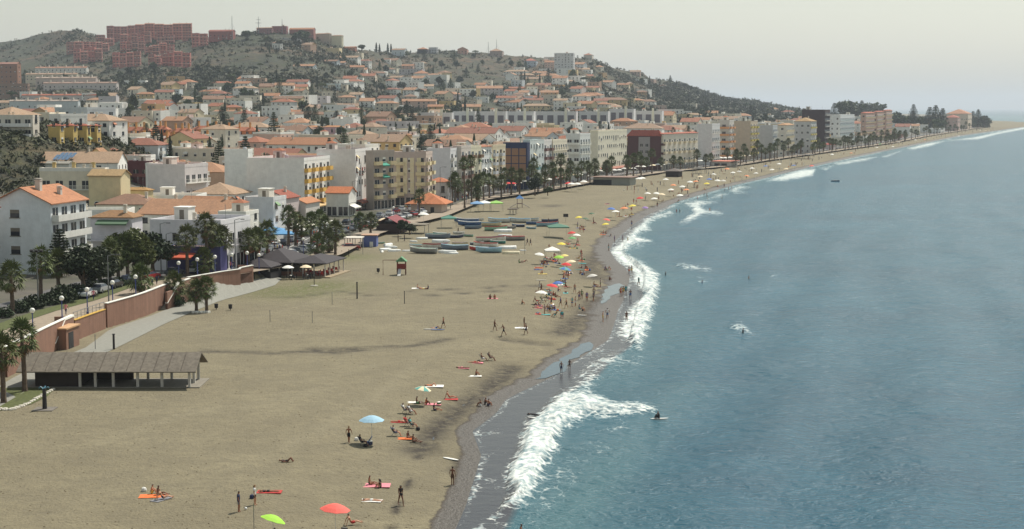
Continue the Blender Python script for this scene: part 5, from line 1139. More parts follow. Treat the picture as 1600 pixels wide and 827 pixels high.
def skin_body(kind):
    P = sk_pose(kind); v = []; e = []; r = []
    def add(p, rad, par=None):
        v.append(Vector(p)); r.append(rad); 
        if par is not None: e.append((par, len(v) - 1))
        return len(v) - 1
    pel = add(P['pel'], (.135, .105)); wa = add(P['waist'], (.12, .09), pel); ch = add(P['chest'], (.145, .105), wa); nk = add(P['neck'], (.055, .055), ch)
    hd = P['head']; up = (P['top'] - hd).normalized(); fwd = (Vector((1, 0, 0)) - up * up.x); fwd = fwd.normalized() if fwd.length > .3 else Vector((0, 0, 1 if kind != 'lie_front' else -1)) 
    sd = up.cross(fwd).normalized()
    j = add(hd - up * .05, (.062, .068), nk); h2 = add(hd + up * .02, (.078, .092), j); add(hd + up * .09, (.06, .07), h2)
    add(hd + fwd * .105 - up * .01, (.013, .012), h2)                  # nose
    for q in (1, -1): add(hd + sd * q * .085 - up * .005, (.012, .02), h2)   # ears
    for s in 'LR':
        sh = add(P['sho'+s], (.062, .06), ch); el = add(P['elb'+s], (.041, .04), sh); d = (P['wri'+s] - P['elb'+s]).normalized()
        m = add(P['elb'+s].lerp(P['wri'+s], .35), (.038, .038), el); w = add(P['wri'+s], (.025, .022), m); pm = add(P['wri'+s] + d * .055, (.034, .018), w)
        n = d.cross(Vector((0, 1, 0))); n = n.normalized() if n.length > .2 else Vector((0, 0, 1)); t = d.cross(n).normalized(); dn = n * (-.35)
        for k, (o_, L) in enumerate(((-.028, .062), (-.010, .074), (.010, .070), (.027, .055))):
            f1 = add(P['wri'+s] + d * .092 + n * o_, (.0095, .0095), pm); f2 = add(v[f1] + (d + t * .25).normalized() * L * .55, (.0085, .0085), f1); add(v[f2] + (d + t * .8).normalized() * L * .45, (.007, .007), f2)
        th = add(P['wri'+s] + d * .04 - n * .042, (.012, .012), pm); add(v[th] + (d - n * .5).normalized() * .045, (.0095, .0095), th)
        hp = add(P['hip'+s], (.098, .095), pel); add_k = P['hip'+s].lerp(P['knee'+s], .45); th_ = add(add_k, (.078, .078), hp); kn = add(P['knee'+s], (.055, .055), th_)
        cf = add(P['knee'+s].lerp(P['ank'+s], .35), (.056, .054), kn); an = add(P['ank'+s], (.036, .036), cf)
        if kind != 'lie_front': hl = add(P['ank'+s] + Vector((-.03, 0, -.035)), (.032, .032), an)
        add(P['toe'+s], (.038, .022), an)
    me = bpy.data.meshes.new('sk'); me.from_pydata([tuple(x) for x in v], e, []); ob = bpy.data.objects.new('sk', me); C.objects.link(ob)
    md = ob.modifiers.new('s', 'SKIN'); md.use_smooth_shade = True; md.branch_smoothing = .4
    sv = me.skin_vertices[0].data
    for i, rad in enumerate(r): sv[i].radius = rad; sv[i].use_root = (i == 0)
    s2 = ob.modifiers.new('u', 'SUBSURF'); s2.levels = 1; s2.render_levels = 1
    dg = bpy.context.evaluated_depsgraph_get(); out = bpy.data.meshes.new_from_object(ob.evaluated_get(dg)); out.name = 'person_body'
    bpy.data.objects.remove(ob); bpy.data.meshes.remove(me); shade(out)
    zmin = min(q.co.z for q in out.vertices)
    for q in out.vertices: q.co.z -= zmin
    B = [(a, P[a], P[b], zmin) for a, b in ()]
    segs = [('torso', P['waist'], P['chest']), ('torso', P['chest'], P['neck'] + (P['chest'] - P['neck']) * .4), ('pelvis', P['pel'], P['waist']), ('head', P['neck'], P['top'])]
    for s in 'LR':
        segs += [('torso', P['chest'], P['sho'+s]), ('uarm', P['sho'+s], P['elb'+s]), ('farm', P['elb'+s], P['wri'+s] + (P['wri'+s] - P['elb'+s]) * .6), ('pelvis', P['pel'], P['hip'+s]), ('thigh', P['hip'+s], P['knee'+s]), ('shin', P['knee'+s], P['ank'+s]), ('foot', P['ank'+s], P['toe'+s])]
    lab = []
    for f in out.polygons:
        c = f.center + Vector((0, 0, zmin)); best = (9, '', 0)
        for nme, a, b in segs:
            ab = b - a; t = max(0, min(1, (c - a).dot(ab) / ab.length_squared)); dd = (c - a - ab * t).length
            if dd < best[0]: best = (dd, nme, t)
        lab.append(best[1:])
    BONES[kind] = (lab, P, up, fwd, zmin); return out
BODY = {}; CLO = {}
def body(kind):
    if kind not in BODY: BODY[kind] = skin_body(kind)
    return BODY[kind]
RULE = {'trunks': lambda n, t: n == 'pelvis' or (n == 'thigh' and t < .55), 'briefs': lambda n, t: n == 'pelvis' or (n == 'thigh' and t < .12), 'trousers': lambda n, t: n in ('pelvis', 'thigh', 'shin'),
        'top': lambda n, t: n in ('torso', 'pelvis') or (n == 'uarm' and t < .6), 'vest': lambda n, t: n in ('torso', 'pelvis'), 'band': lambda n, t: n == 'torso' and .35 < t < 1.0, 'wetsuit': lambda n, t: n in ('torso', 'pelvis', 'uarm', 'thigh', 'farm', 'shin')}
def cloth(kind, g):
    if (kind, g) in CLO: return CLO[(kind, g)]
    bm_ = body(kind); lab, P, up, fwd, zmin = BONES[kind]; off = .012 if g != 'top' else .022
    if g == 'hair' or g == 'long_hair':
        hc = P['head'] - Vector((0, 0, zmin)); faces = [f for f, (n, t) in zip(bm_.polygons, lab) if n == 'head' and ((f.center - hc).dot(up) > .035 or ((f.center - hc).dot(fwd) < -.01 and (f.center - hc).dot(up) > (-.05 if g == 'hair' else -.14))) and not (f.center - hc).dot(fwd) > .085]; off = .016
    else: faces = [f for f, (n, t) in zip(bm_.polygons, lab) if RULE[g](n, t)]
    idx = {}; vs = []; fs = []
    for f in faces:
        ff = []
        for i in f.vertices:
            if i not in idx: q = bm_.vertices[i]; idx[i] = len(vs); vs.append(q.co + q.normal * off)
            ff.append(idx[i])
        fs.append(tuple(ff))
    if g == 'long_hair':
        b = MB(); hc = P['head'] - Vector((0, 0, zmin)); bk = hc - fwd * .075
        b.v = [tuple(x) for x in vs]; b.f = fs; b.m = [0] * len(fs); b.tube([bk + up * .04, bk - up * .10 - fwd * .02, bk - up * .24], [.055, .07, .03], 7); vs, fs = b.v, b.f
    me = bpy.data.meshes.new('cloth'); me.from_pydata([tuple(x) for x in vs], [], fs); me.materials.append(WHITE); shade(me); CLO[(kind, g)] = me; return me
SKIN = [M((176, 122, 92), .6, .06, 'skin'), M((150, 98, 70), .6, .06, 'skin'), M((196, 146, 116), .6, .06, 'skin'), M((120, 76, 54), .6, .06, 'skin')]
HAIR = [M((42, 30, 26), .7, .1, 'hair'), M((66, 46, 34), .7, .1, 'hair'), M((140, 112, 74), .7, .1, 'hair'), M((34, 28, 28), .7, .1, 'hair')]
COLN = {'black': (36,34,38), 'navy': (40,48,84), 'blue': (56,96,160), 'red': (176,48,44), 'white': (226,224,218), 'orange': (220,110,50), 'green': (70,130,76), 'pink': (214,130,140), 'grey': (120,120,124), 'yellow': (220,190,80), 'turquoise': (70,160,160), 'brown': (96,66,50), 'purple': (100,76,130)}
def CM(c): return M(COLN[c], .85, .06, 'cloth')
def person(P, pose, ang, wear, where, hair='hair', scale=1.0, skin=None, doing=None, group=None, hc=None, cat='person'):
    """ang in degrees, 0 faces right of the picture, 90 faces away"""
    dn = {'stand': 'standing', 'walk': 'walking', 'run': 'running', 'stand_hip': 'standing', 'phone': 'standing arm raised', 'sit': 'sitting', 'sit_knees': 'sitting knees up', 'sit_lean': 'reclining', 'chair': 'seated', 'lie_back': 'lying on back', 'lie_front': 'lying prone', 'lie_knee': 'lying knees bent'}[pose]
    desc = ' and '.join('%s %s' % (c, g) for g, c in wear if g in ('trunks', 'briefs', 'trousers', 'top', 'vest', 'band', 'wetsuit')); desc = desc.replace('briefs', 'bottoms').replace('band', 'bikini top').replace('top and', 'shirt and') if 'band' not in desc else desc.replace('briefs', 'bikini').replace(' and %s band' % wear[-1][1], '') 
    desc = desc.replace('band', 'bikini')
    if len((dn + ' person in ' + desc + ' ' + where).split()) > 13: desc = desc.split(' and ')[0]
    while len((dn + ' ' + desc + ' ' + where).split()) > 10 and ' ' in dn: dn = dn.rsplit(' ', 1)[0]
    o = thing('person', '%s person in %s %s' % (dn, desc, where), cat, P, R(ang), group or 'people ' + where); o.scale = (scale,) * 3
    sk_ = skin or random.choice(SKIN)
    bm_ = body(pose)
    if not bm_.materials: bm_.materials.append(SKIN[0])
    part('body', bm_, o, mat=sk_); part('hair', cloth(pose, hair), o, mat=hc or random.choice(HAIR))
    for g, c in wear: part({'trunks': 'swim_trunks', 'briefs': 'swim_bottoms', 'band': 'bikini_top', 'top': 'shirt', 'vest': 'vest', 'trousers': 'trousers', 'wetsuit': 'wetsuit'}[g], cloth(pose, g), o, mat=CM(c))
    return o
def rwear(beach=True):
    c = lambda: random.choice(list(COLN))
    if beach: return random.choice([lambda: [('trunks', c())], lambda: (lambda k: [('briefs', k), ('band', k)])(c()), lambda: [('trunks', c()), ('top', c())], lambda: [('vest', c()), ('trunks', c())], lambda: [('trunks', c())]])()
    return [('trousers' if random.random() < .5 else 'trunks', random.choice(['navy', 'black', 'grey', 'white', 'blue', 'brown'])), ('top', c())]
def S(px, py): P = G(px, py, 0); P.z = gz(P.x, P.y); return P
def at(px, py, pose, ang, wear, where, **k):
    if wear is None: wear = rwear()
    return person(S(px, py), pose, ang, wear, where, **k)
# ---------- beach gear ----------
def towel_mesh(l=1.8, w=.9):
    b = MB(); n = 6; rs = random.getstate(); random.seed(3); tp = [[(l*(i/n-.5), w*(j/3-.5), .012 + random.uniform(0, .03)) for j in range(4)] for i in range(n+1)]; random.setstate(rs)
    vs = [p for r_ in tp for p in r_] + [(x, y, 0) for r_ in tp for x, y, z in r_]; m = (n+1)*4; fs = []
    for i in range(n):
        for j in range(3): a = i*4+j; fs += [(a, a+4, a+5, a+1), (m+a, m+a+1, m+a+5, m+a+4)]
    for i in range(n): fs += [(i*4, m+i*4, m+i*4+4, i*4+4), (i*4+3, i*4+7, m+i*4+7, m+i*4+3)]
    for j in range(3): fs += [(j, j+1, m+j+1, m+j), (n*4+j, m+n*4+j, m+n*4+j+1, n*4+j+1)]
    b.add(vs, fs); return b.mesh('towel', WHITE)
TOWEL = towel_mesh()
def towel(px, py, ang, col, where, l=1.0):
    o = part('towel', TOWEL, None, S(px, py) + Vector((0, 0, .02)), R(ang), (l, l, 1), CM(col)); tag(o, '%s towel spread on the sand %s' % (col, where), 'towel', 'towels ' + where); return o
def canopy_mesh(r=1.05, n=8, rise=.42, two=False):
    b = MB(); vs = []; fs = []; K = 3
    for lay in (0, 1):
        o = len(vs); vs.append((0, 0, rise - lay * .015))
        for k in range(1, K + 1):
            for i in range(n * 2):
                a = math.pi * i / n; f = k / K; rr = r * f * (1 if i % 2 == 0 else .955); z = rise * (1 - f ** 1.7) - (.0 if i % 2 == 0 else -.02 * f) - lay * .015; vs.append((rr * math.cos(a), rr * math.sin(a), z))
        for i in range(n * 2):
            j = (i + 1) % (n * 2); t = (o, o + 1 + i, o + 1 + j); fs.append(t if lay == 0 else t[::-1])
            for k in range(K - 1):
                a, b_, c, d = o+1+k*n*2+i, o+1+(k+1)*n*2+i, o+1+(k+1)*n*2+j, o+1+k*n*2+j; fs.append((a, b_, c, d) if lay == 0 else (d, c, b_, a))
    o2 = len(vs) // 2
    for i in range(n * 2): j = (i + 1) % (n * 2); q = 1 + (K-1)*n*2; fs.append((q+i, o2+q+i, o2+q+j, q+j))
    b.v, b.f = vs, fs; b.m = [((f[1 if len(f) == 4 else 1] - 1) % (n * 2) // 2) % 2 if two else 0 for f in fs]
    return b.mesh('canopy', [WHITE, WHITE])
CAN = canopy_mesh(two=True); POLE = MB().tube([(0,0,0),(0,0,2.3)], .022, 6).tube([(0,0,2.3),(0,0,2.42)], [.03,.01], 6).mesh('pole', WHITE)
RIB = MB()
for i in range(8): a = math.pi * i / 4; RIB.tube([(0, 0, 1.75), (.5 * math.cos(a), .5 * math.sin(a), 2.16)], .008, 3)
RIB = RIB.mesh('ribs', METAL)
UC = {'light blue': (150,186,206), 'coral red': (226,96,84), 'lime green': (150,200,60), 'yellow': (226,206,70), 'pale yellow': (226,206,120), 'white': (232,230,222), 'cream': (232,212,176), 'red': (206,44,44), 'blue': (70,110,180), 'teal': (90,160,150), 'green': (90,160,90), 'orange': (226,140,90), 'mauve': (150,120,180), 'grey white': (200,196,188), 'dark green': (60,96,70)}
def parasol(px, pyb, col, where, tilt=(0, 0), sc=1.0, col2=None, tall=1.0, P=None):
    P = P if P is not None else S(px, pyb); o = thing('beach_umbrella', '%s beach umbrella %s' % (col, where), 'umbrella', P, random.uniform(0, .7), 'beach umbrellas'); o.scale = (sc, sc, sc * tall)
    part('pole', POLE, o); m = M(UC[col], .8, .04, 'fabric'); m2 = M(UC[col2], .8, .04, 'fabric') if col2 else m
    part('canopy', CAN, o, (0, 0, 1.95), mat=(m, m2), rot=(R(tilt[0]), R(tilt[1]), 0)); part('ribs', RIB, o, (0, 0, 0)); return o
def chair_parts():
    f = MB()
    for s in (-.25, .25): f.tube([(-.38, s, .95), (-.02, s, .38), (.32, s, 0)], .014, 5).tube([(.42, s, .38), (-.02, s, .38), (-.30, s, 0)], .014, 5).tube([(-.2, s, .62), (.30, s, .58)], .014, 5)
    return f.mesh('frame', METAL), MB().box(-.04, -.24, .37, .42, .24, .40).mesh('seat', WHITE), MB().add([(-.03,-.24,.38),(-.03,.24,.38),(-.36,.24,.94),(-.36,-.24,.94),(-.06,-.24,.36),(-.06,.24,.36),(-.39,.24,.92),(-.39,-.24,.92)], [(0,1,2,3),(7,6,5,4),(0,4,5,1),(2,6,7,3),(0,3,7,4),(1,5,6,2)])
CF, CS = chair_parts()[:2]; CBm = MB(); CBm.add([(-.03,-.24,.38),(-.03,.24,.38),(-.36,.24,.94),(-.36,-.24,.94),(-.06,-.24,.36),(-.06,.24,.36),(-.39,.24,.92),(-.39,-.24,.92)], [(0,1,2,3),(7,6,5,4),(0,4,5,1),(2,6,7,3),(0,3,7,4),(1,5,6,2)]); CBm = CBm.mesh('backrest', WHITE)
def deckchair(px, py, ang, col, where, P=None):
    o = thing('beach_chair', '%s folding beach chair %s' % (col, where), 'chair', P if P is not None else S(px, py), R(ang), 'folding beach chairs'); part('frame', CF, o); part('seat', CS, o, mat=CM(col)); part('backrest', CBm, o, mat=CM(col)); return o
BAG = MB(); BAG.lathe([(0, 0), (.2, .02), (.23, .15), (.17, .3), (0, .33)], 8); BAGM = BAG.mesh('bag_body', WHITE); HND = MB().tube([(-.12,0,.28),(-.08,0,.42),(.08,0,.42),(.12,0,.28)], .012, 4).mesh('handle', WHITE)
def bag(px, py, col, where):
    o = thing('beach_bag', '%s beach bag %s' % (col, where), 'bag', S(px, py), random.uniform(0, 3), 'beach bags'); part('body', BAGM, o, mat=CM(col)); part('handle', HND, o, mat=CM(col))
BX = MB().box(-.22, -.15, 0, .22, .15, .3).mesh('box_body', WHITE); LID = MB().box(-.24, -.17, .3, .24, .17, .36).mesh('lid', WHITE)
def cooler(px, py, col, where):
    o = thing('cool_box', '%s cool box %s' % (col, where), 'cool box', S(px, py), random.uniform(0, 3), 'cool boxes'); part('body', BX, o, mat=CM(col)); part('lid', LID, o)
def board_mesh():
    b = MB(); n = 12; vs = []
    for i in range(n + 1):
        x = -1 + 2 * i / n; w = .27 * math.sqrt(max(0, 1 - abs(x) ** 2.6)) + .005; z = .05 + .10 * max(0, x - .5) ** 2
        vs += [(x, -w, z + .02), (x, 0, z + .04), (x, w, z + .02), (x, 0, z - .02)]
    fs = []
    for i in range(n):
        a = i * 4
        for k in range(4): fs.append((a + k, a + 4 + k, a + 4 + (k + 1) % 4, a + (k + 1) % 4))
    b.add(vs, fs); return shade(b.mesh('board', WHITE))
BOARD = board_mesh(); FIN = MB(); FIN.add([(-.95,-.01,.05),(-.8,-.01,.05),(-.95,0,-.05),(-.95,.01,.05),(-.8,.01,.05)], [(0,1,2),(3,2,4),(0,2,3),(1,4,2)]); FIN = FIN.mesh('fin', DARKM)
def surfboard(px, py, ang, col, where, z=None):
    P = S(px, py) if z is None else G(px, py, z); o = thing('surfboard', '%s surfboard %s' % (col, where), 'surfboard', P, R(ang), 'surfboards'); part('board', BOARD, o, mat=CM(col)); part('fin', FIN, o); return o
# ---------- the people one can tell apart ----------
N1 = 'near the lower left corner'; 
towel(240,776,5,'orange','under the trio at the lower left',1.3); towel(252,781,60,'grey','beside the trio at the lower left')
at(236,772,'sit_knees',10,[('trunks','yellow')],'farthest left of the beach trio'); at(247,774,'sit',0,[('briefs','black'),('band','black')],'middle of the lower left trio'); at(254,781,'sit_lean',20,[('briefs','navy')],'nearest of the lower left trio'); bag(225,768,'white','left of the trio at the lower left')
at(449,722,'lie_knee',0,[('briefs','black'),('band','black')],'alone on bare sand above the lower left')
at(373,800,'stand',10,[('trunks','grey'),('top','navy')],'left of the white ball',skin=SKIN[1]); at(398,789,'stand',0,[('trunks','black'),('top','white')],'by the person on the red towel',hair='long_hair')
towel(421,769,0,'red','under the person by the white shirt',1.15); at(420,769,'lie_front',0,[('briefs','black'),('band','black')],'on the long red towel'); bag(394,779,'navy','by the white shirted standing person')
o = part('ball', shade(MB().lathe([(0,0),(.06,.01),(.1,.05),(.115,.115),(.1,.18),(.06,.22),(0,.23)],12).mesh('ball', M((230,230,226),.6,.1,'plain',6))), None, S(384,797)); tag(o,'white ball on the sand between the two standing people','ball')
at(312,866,'phone',40,[('trunks','red')],'cut by the bottom edge',skin=SKIN[3])
parasol(427,843,'lime green','tilted over two seated people at the bottom edge',(0,20),.95); at(421,838,'sit_knees',30,[('top','pink'),('trunks','pink')],'under the lime green umbrella, white capped',hc=CM('white')); at(434,836,'sit_lean',10,[('trunks','black')],'under the lime green umbrella, right',skin=SKIN[3])
o = thing('net_post','thin bare post rising from the bottom edge beside the green umbrella','post',S(397,836)); part('pole',MB().tube([(0,0,0),(0,0,2.6)],.03,6).mesh('pole',METAL),o)
towel(584,746,0,'pink','under the pair above the walking person',1.6); at(577,745,'sit',0,[('briefs','black')],'left on the wide pink towel'); at(595,749,'sit_knees',160,[('briefs','black'),('band','black')],'right on the wide pink towel',hair='long_hair')
at(626,773,'walk',-60,[('briefs','black'),('band','black')],'right of the lying person on white',hair='long_hair',skin=SKIN[3],scale=1.03); at(707,739,'stand',70,[('trunks','brown')],'at the wet sand edge, nearest the water',skin=SKIN[3])
towel(580,769,-8,'white','near the walking person'); at(581,769,'lie_front',-8,[('briefs','white')],'on the white towel near the bottom')
parasol(524,826,'coral red','at the bottom edge beside a sunbather',(0,6),1.12); at(549,806,'sit_lean',20,[('trunks','red')],'behind the coral red umbrella'); deckchair(540,826,80,'grey','beside the coral red umbrella'); towel(557,824,10,'yellow','right of the coral red umbrella'); bag(533,828,'purple','under the coral red umbrella'); bag(548,826,'pink','by the chair at the bottom edge')
surfboard(704,701,-40,'white','left on the wet sand edge')
at(545,687,'walk',80,[('trunks','black')],'left of the light blue umbrella',skin=SKIN[1])
parasol(581,685,'light blue','large, standing alone with seated people beneath',(0,0),1.2,None); at(565,689,'chair',0,[('top','black'),('trunks','black')],'in the shade of the light blue umbrella',skin=SKIN[3]); deckchair(565,689,0,'black','under the light blue umbrella, left'); deckchair(575,688,170,'blue','under the light blue umbrella, right'); cooler(578,686,'navy','under the light blue umbrella'); bag(571,690,'black','under the light blue umbrella'); bag(557,682,'white','left of the light blue umbrella')
towel(630,673,0,'orange','between two sunbathers'); deckchair(616,670,0,'navy','left of the orange towel'); at(617,670,'chair',0,[('trunks','navy'),('top','grey')],'left of the orange towel'); at(637,672,'sit',-20,[('briefs','black'),('band','black')],'right of the orange towel'); at(645,676,'sit',-10,[('trunks','brown')],'lowest right of the orange towel',skin=SKIN[3])
towel(622,649,0,'red','left of the turquoise shirted person'); at(623,649,'lie_front',180,[('briefs','red')],'on the red towel behind the chairs'); at(636,654,'chair',-5,[('top','red'),('trunks','grey')],'beside the turquoise shirted person'); deckchair(636,654,-5,'red','left of the turquoise shirted person'); at(643,656,'chair',-5,[('top','turquoise'),('trunks','black')],'behind the dark bag'); deckchair(643,656,-5,'black','of the turquoise shirted person'); bag(653,658,'black','right of the turquoise shirted person')
at(632,636,'chair',0,[('top','white'),('trunks','black')],'left of the two white shirts'); deckchair(632,636,0,'grey','left of the two white shirts'); at(641,637,'chair',0,[('top','white'),('trunks','white')],'right of the two white shirts'); deckchair(641,637,0,'grey','right of the two white shirts')
towel(645,620,0,'white','left under the pale striped umbrella'); at(651,621,'sit',0,[('trunks','green')],'under the pale striped umbrella'); at(665,622,'sit_knees',20,[('briefs','orange'),('band','orange')],'right of the green trunks'); towel(673,621,0,'pink','right under the pale striped umbrella',1.3); parasol(661,623,'teal','pale striped one between the white towel and seated people',(0,10),.9,'cream'); at(678,629,'sit',-5,[('trunks','navy'),('top','black')],'lowest right by the pale striped umbrella'); cooler(686,621,'green','right of the pale striped umbrella')
towel(674,596,0,'white','highest of the near towels',1.6); at(674,596,'lie_knee',0,[('briefs','orange'),('band','orange')],'on the highest near white towel'); towel(702,612,0,'red','right of the cool box',1.1); at(702,611,'sit_lean',0,[('briefs','red')],'alone on a red towel')
for dx, dy, c, a in ((0,0,'black',0),(-5,3,'white',180),(5,2,'navy',30)): at(757+dx,617+dy,'sit_knees',a,[('trunks',c)],'on the dark sand scarp')
towel(656,451,0,'white','far left under two sitting people',1.6); at(652,451,'sit',0,None,'left of the distant pair by the net posts'); at(669,452,'sit',180,None,'right of the distant pair by the net posts'); at(661,452,'lie_back',0,None,'between the distant pair by the net posts')
towel(770,467,0,'pink','under the two kneeling people in mid beach'); at(766,467,'sit_knees',-90,[('trunks','red')],'left of two on mid beach'); at(773,467,'sit_knees',-90,[('briefs','red'),('band','red')],'right of two on mid beach')
surfboard(672,515,2,'white','beside the standing person'); surfboard(684,516,4,'blue','beside the standing person'); at(681,514,'lie_knee',10,[('trunks','blue')],'by the boards on mid beach'); at(693,513,'walk',160,[('trunks','black')],'beside the boards on mid beach',skin=SKIN[1])
at(773,517,'walk',0,[('trunks','brown')],'left of the three walkers',skin=SKIN[3]); at(787,523,'run',200,[('trunks','black')],'just above the dark trench',skin=SKIN[3]); at(822,518,'walk',180,[('trunks','navy')],'right of the three walkers',skin=SKIN[3]); at(819,509,'stand',0,[('briefs','black'),('band','black')],'behind the white towel'); towel(809,510,0,'white','above the dark trench',1.6); at(815,475,'sit_knees',0,[('trunks','black')],'alone left of the crowd')
deckchair(753,558,10,'grey','left of the pair above the scarp'); at(754,558,'chair',10,[('trunks','white')],'on the grey chair above the scarp'); at(766,556,'chair',-10,[('briefs','brown'),('band','brown')],'right one above the scarp',skin=SKIN[3]); deckchair(766,556,-10,'black','right one above the scarp'); towel(744,561,0,'pink','left of the chairs above the scarp'); at(742,561,'lie_back',180,[('briefs','red')],'left of the chairs above the scarp'); bag(748,560,'black','left of the chairs above the scarp')
towel(722,570,0,'pink','lying figure left of the sitting one'); at(722,570,'lie_back',0,[('briefs','pink'),('band','pink')],'left of the lone sitting person'); towel(741,579,0,'white','under the lone sitting person'); at(743,578,'sit_knees',0,[('trunks','brown')],'alone above the scarp',skin=SKIN[1])
at(877,568,'stand',90,[('trunks','navy')],'left in the tide pool',scale=.88,skin=SKIN[3]); at(890,563,'stand',100,[('briefs','black'),('band','black')],'right in the tide pool',scale=.8,skin=SKIN[3])
# crowd on the berm
W1 = 'in the crowd around the red umbrella'; W2 = 'in the crowd around the white gazebo'; W3 = 'around the small yellow umbrellas'; W4 = 'at the water edge by the foam'
for px, py, col, w, c2 in ((877,392,'yellow','behind the white gazebo',None),(881,413,'pale yellow','right of the white gazebo',None),(873,416,'lime green','just below the white gazebo',None),(843,413,'white','left of the white gazebo',None),(892,421,'cream','right of the red one by the gazebo',None),(885,426,'red','in the crowd right of the gazebo',None),(883,436,'blue','blue and teal, largest of the crowd','teal'),(863,461,'red','in the lower crowd',None),(871,456,'blue','behind the red one in the lower crowd',None),(846,473,'white','lowest white one of the crowd',None),(925,441,'grey white','alone toward the water',None),
    (904,350,'yellow','left of the dark green ones',None),(915,351,'dark green','lower of the two dark green',None),(924,343,'dark green','upper of the two dark green',None),(948,350,'coral red','behind the bright yellow one',None),(946,357,'yellow','bright one toward the water',None),(893,373,'red','beside the pale green one',None),(894,381,'green','pale one below the red',None),(901,376,'white','behind the pale green one',None),(1008,329,'mauve','alone near the waterline',None)):
    parasol(px, py, col, w, (random.uniform(-8, 8), random.uniform(-8, 8)), 1.15 if 'largest' in w else 1.0, c2)
def gazebo(px, py, label, col=(236,232,222), s=3.0, h=2.3, P=None, grp=None):
    P = P if P is not None else S(px, py); o = thing('gazebo', label, 'gazebo', P, R(5), grp); 
    for a in (0, 1):
        for b_ in (0, 1): part('leg', MB().tube([(a*s, b_*s, 0), (a*s, b_*s, h)], .03, 5).mesh('leg', METAL), o)
    r = MB(); r.add([(-.05,-.05,h-.25),(s+.05,-.05,h-.25),(s+.05,s+.05,h-.25),(-.05,s+.05,h-.25),(-.05,-.05,h),(s+.05,-.05,h),(s+.05,s+.05,h),(-.05,s+.05,h),(s/2,s/2,h+.75)], [(0,1,5,4),(1,2,6,5),(2,3,7,6),(3,0,4,7),(4,5,8),(5,6,8),(6,7,8),(7,4,8)])
    part('canopy', r.mesh('canopy', M(col, .8, .03, 'fabric')), o); return o
gazebo(853, 409, 'white peaked gazebo on thin legs in the sunbathing crowd')
def cluster(x0, y0, x1, y1, n, where, stand=.25, water=False):
    for k in range(n):
        px = random.uniform(x0, x1); py = random.uniform(y0, y1)
        pose = random.choice(['stand', 'walk', 'stand_hip']) if random.random() < stand else random.choice(['sit', 'sit_knees', 'sit_lean', 'lie_back', 'lie_front', 'chair', 'lie_knee'])
        a = random.choice([0, 0, 20, -20, 180, 160, -90]); wear = rwear()
        at(px, py, pose, a, wear, where)
        if pose == 'chair': deckchair(px, py, a, random.choice(['navy', 'blue', 'green', 'red', 'grey']), where)
        elif pose.startswith('lie') or random.random() < .3: towel(px, py + .3, a, random.choice(['white', 'pink', 'blue', 'orange', 'red', 'turquoise', 'yellow']), where)
        if random.random() < .18: bag(px + 4, py + 1, random.choice(list(COLN)), where)
cluster(838,466,880,494,17,W1,.12); cluster(840,450,885,466,10,W1,.2); cluster(850,404,880,414,9,W2,.1); cluster(838,412,852,432,5,W2,.1); cluster(872,418,896,446,12,W2,.1); cluster(900,396,916,414,5,W2,.3); cluster(905,412,925,424,4,W2,.1)
for px, py in ((898,452),(905,462),(909,460),(917,463),(928,455),(927,461),(938,441),(843,453),(846,456),(885,475),(949,487),(942,492),(894,472),(899,471),(858,392),(908,396)): at(px, py, random.choice(['stand', 'walk', 'stand_hip']), random.choice([0, 90, 180, -70]), None, 'standing right of the lower crowd' if px > 880 else W2)
for px, py in ((970,453),(974,452),(978,450),(985,456),(983,419),(987,418),(979,490),(998,436)): at(px, py, random.choice(['stand', 'walk']), random.choice([0, 90, -60]), None, W4, skin=SKIN[3])
for px, py in ((945,414),(948,415),(951,414),(952,430),(910,476),(905,474),(928,439),(931,441)): at(px, py, random.choice(['sit_knees', 'sit', 'lie_back']), random.choice([0, 30, -40]), None, 'on the slope toward the foam')
surfboard(845,438,0,'white','left of the big blue umbrella'); surfboard(908,483,-25,'white','at the lower right of the crowd'); surfboard(905,417,0,'turquoise','right of the white gazebo'); surfboard(908,421,0,'grey','right of the white gazebo')
cluster(900,352,922,360,5,W3,.2); cluster(940,358,955,364,4,W3,.2); cluster(922,344,934,348,3,W3,.5); cluster(885,376,905,392,6,W3,.3); cluster(948,318,990,336,10,W3,.4)
for px, py, w in ((960,371,'x'),(973,369,'x'),(981,372,'x'),(990,316,'x'),(994,317,'x'),(987,347,'x'),(951,384,'x')): at(px, py, random.choice(['stand', 'stand_hip', 'walk']), random.choice([0, 90, -90]), None, 'near the water below the mauve umbrella', skin=SKIN[3])
at(811,411,'sit',0,[('trunks','green'),('top','green')],'far left of the gazebo'); at(820,409,'lie_knee',0,[('briefs','red')],'left of the gazebo on sand')
# swimmers and surfers
def swimmer(px, py, wear, where, pose='stand', sink=1.0, ang=0):
    P = G(px, py, SEA); P.z = SEA - sink; return person(P, pose, ang, wear, where, group='people in the sea', skin=SKIN[1])
swimmer(1161,521,[('wetsuit','black')],'in the sea by the white splash','stand_hip',.9); swimmer(1097,443,[('wetsuit','navy')],'alone in the sea beyond the foam','stand',1.0); swimmer(1170,435,[('trunks','black')],'in the sea, far right of the lone one','stand',1.1); swimmer(1040,430,[('wetsuit','black')],'in the sea near the foam edge','stand_hip',.95)
surfboard(1030,655,10,'white','floating under the surfer',SEA+.02); P = G(1030,655,SEA); P.z = SEA + .05; person(P,'sit_knees',200,[('wetsuit','black')],'on the floating surfboard',group='people in the sea')
surfboard(836,654,-30,'white','under the surfer in the broken wave',SEA+.12); P = G(835,652,SEA); P.z = SEA + .2; person(P,'lie_front',-30,[('wetsuit','black')],'on a board in the broken wave',group='people in the sea')
swimmer(814,832,[('trunks','black')],'at the bottom edge in the sea','stand',1.0)
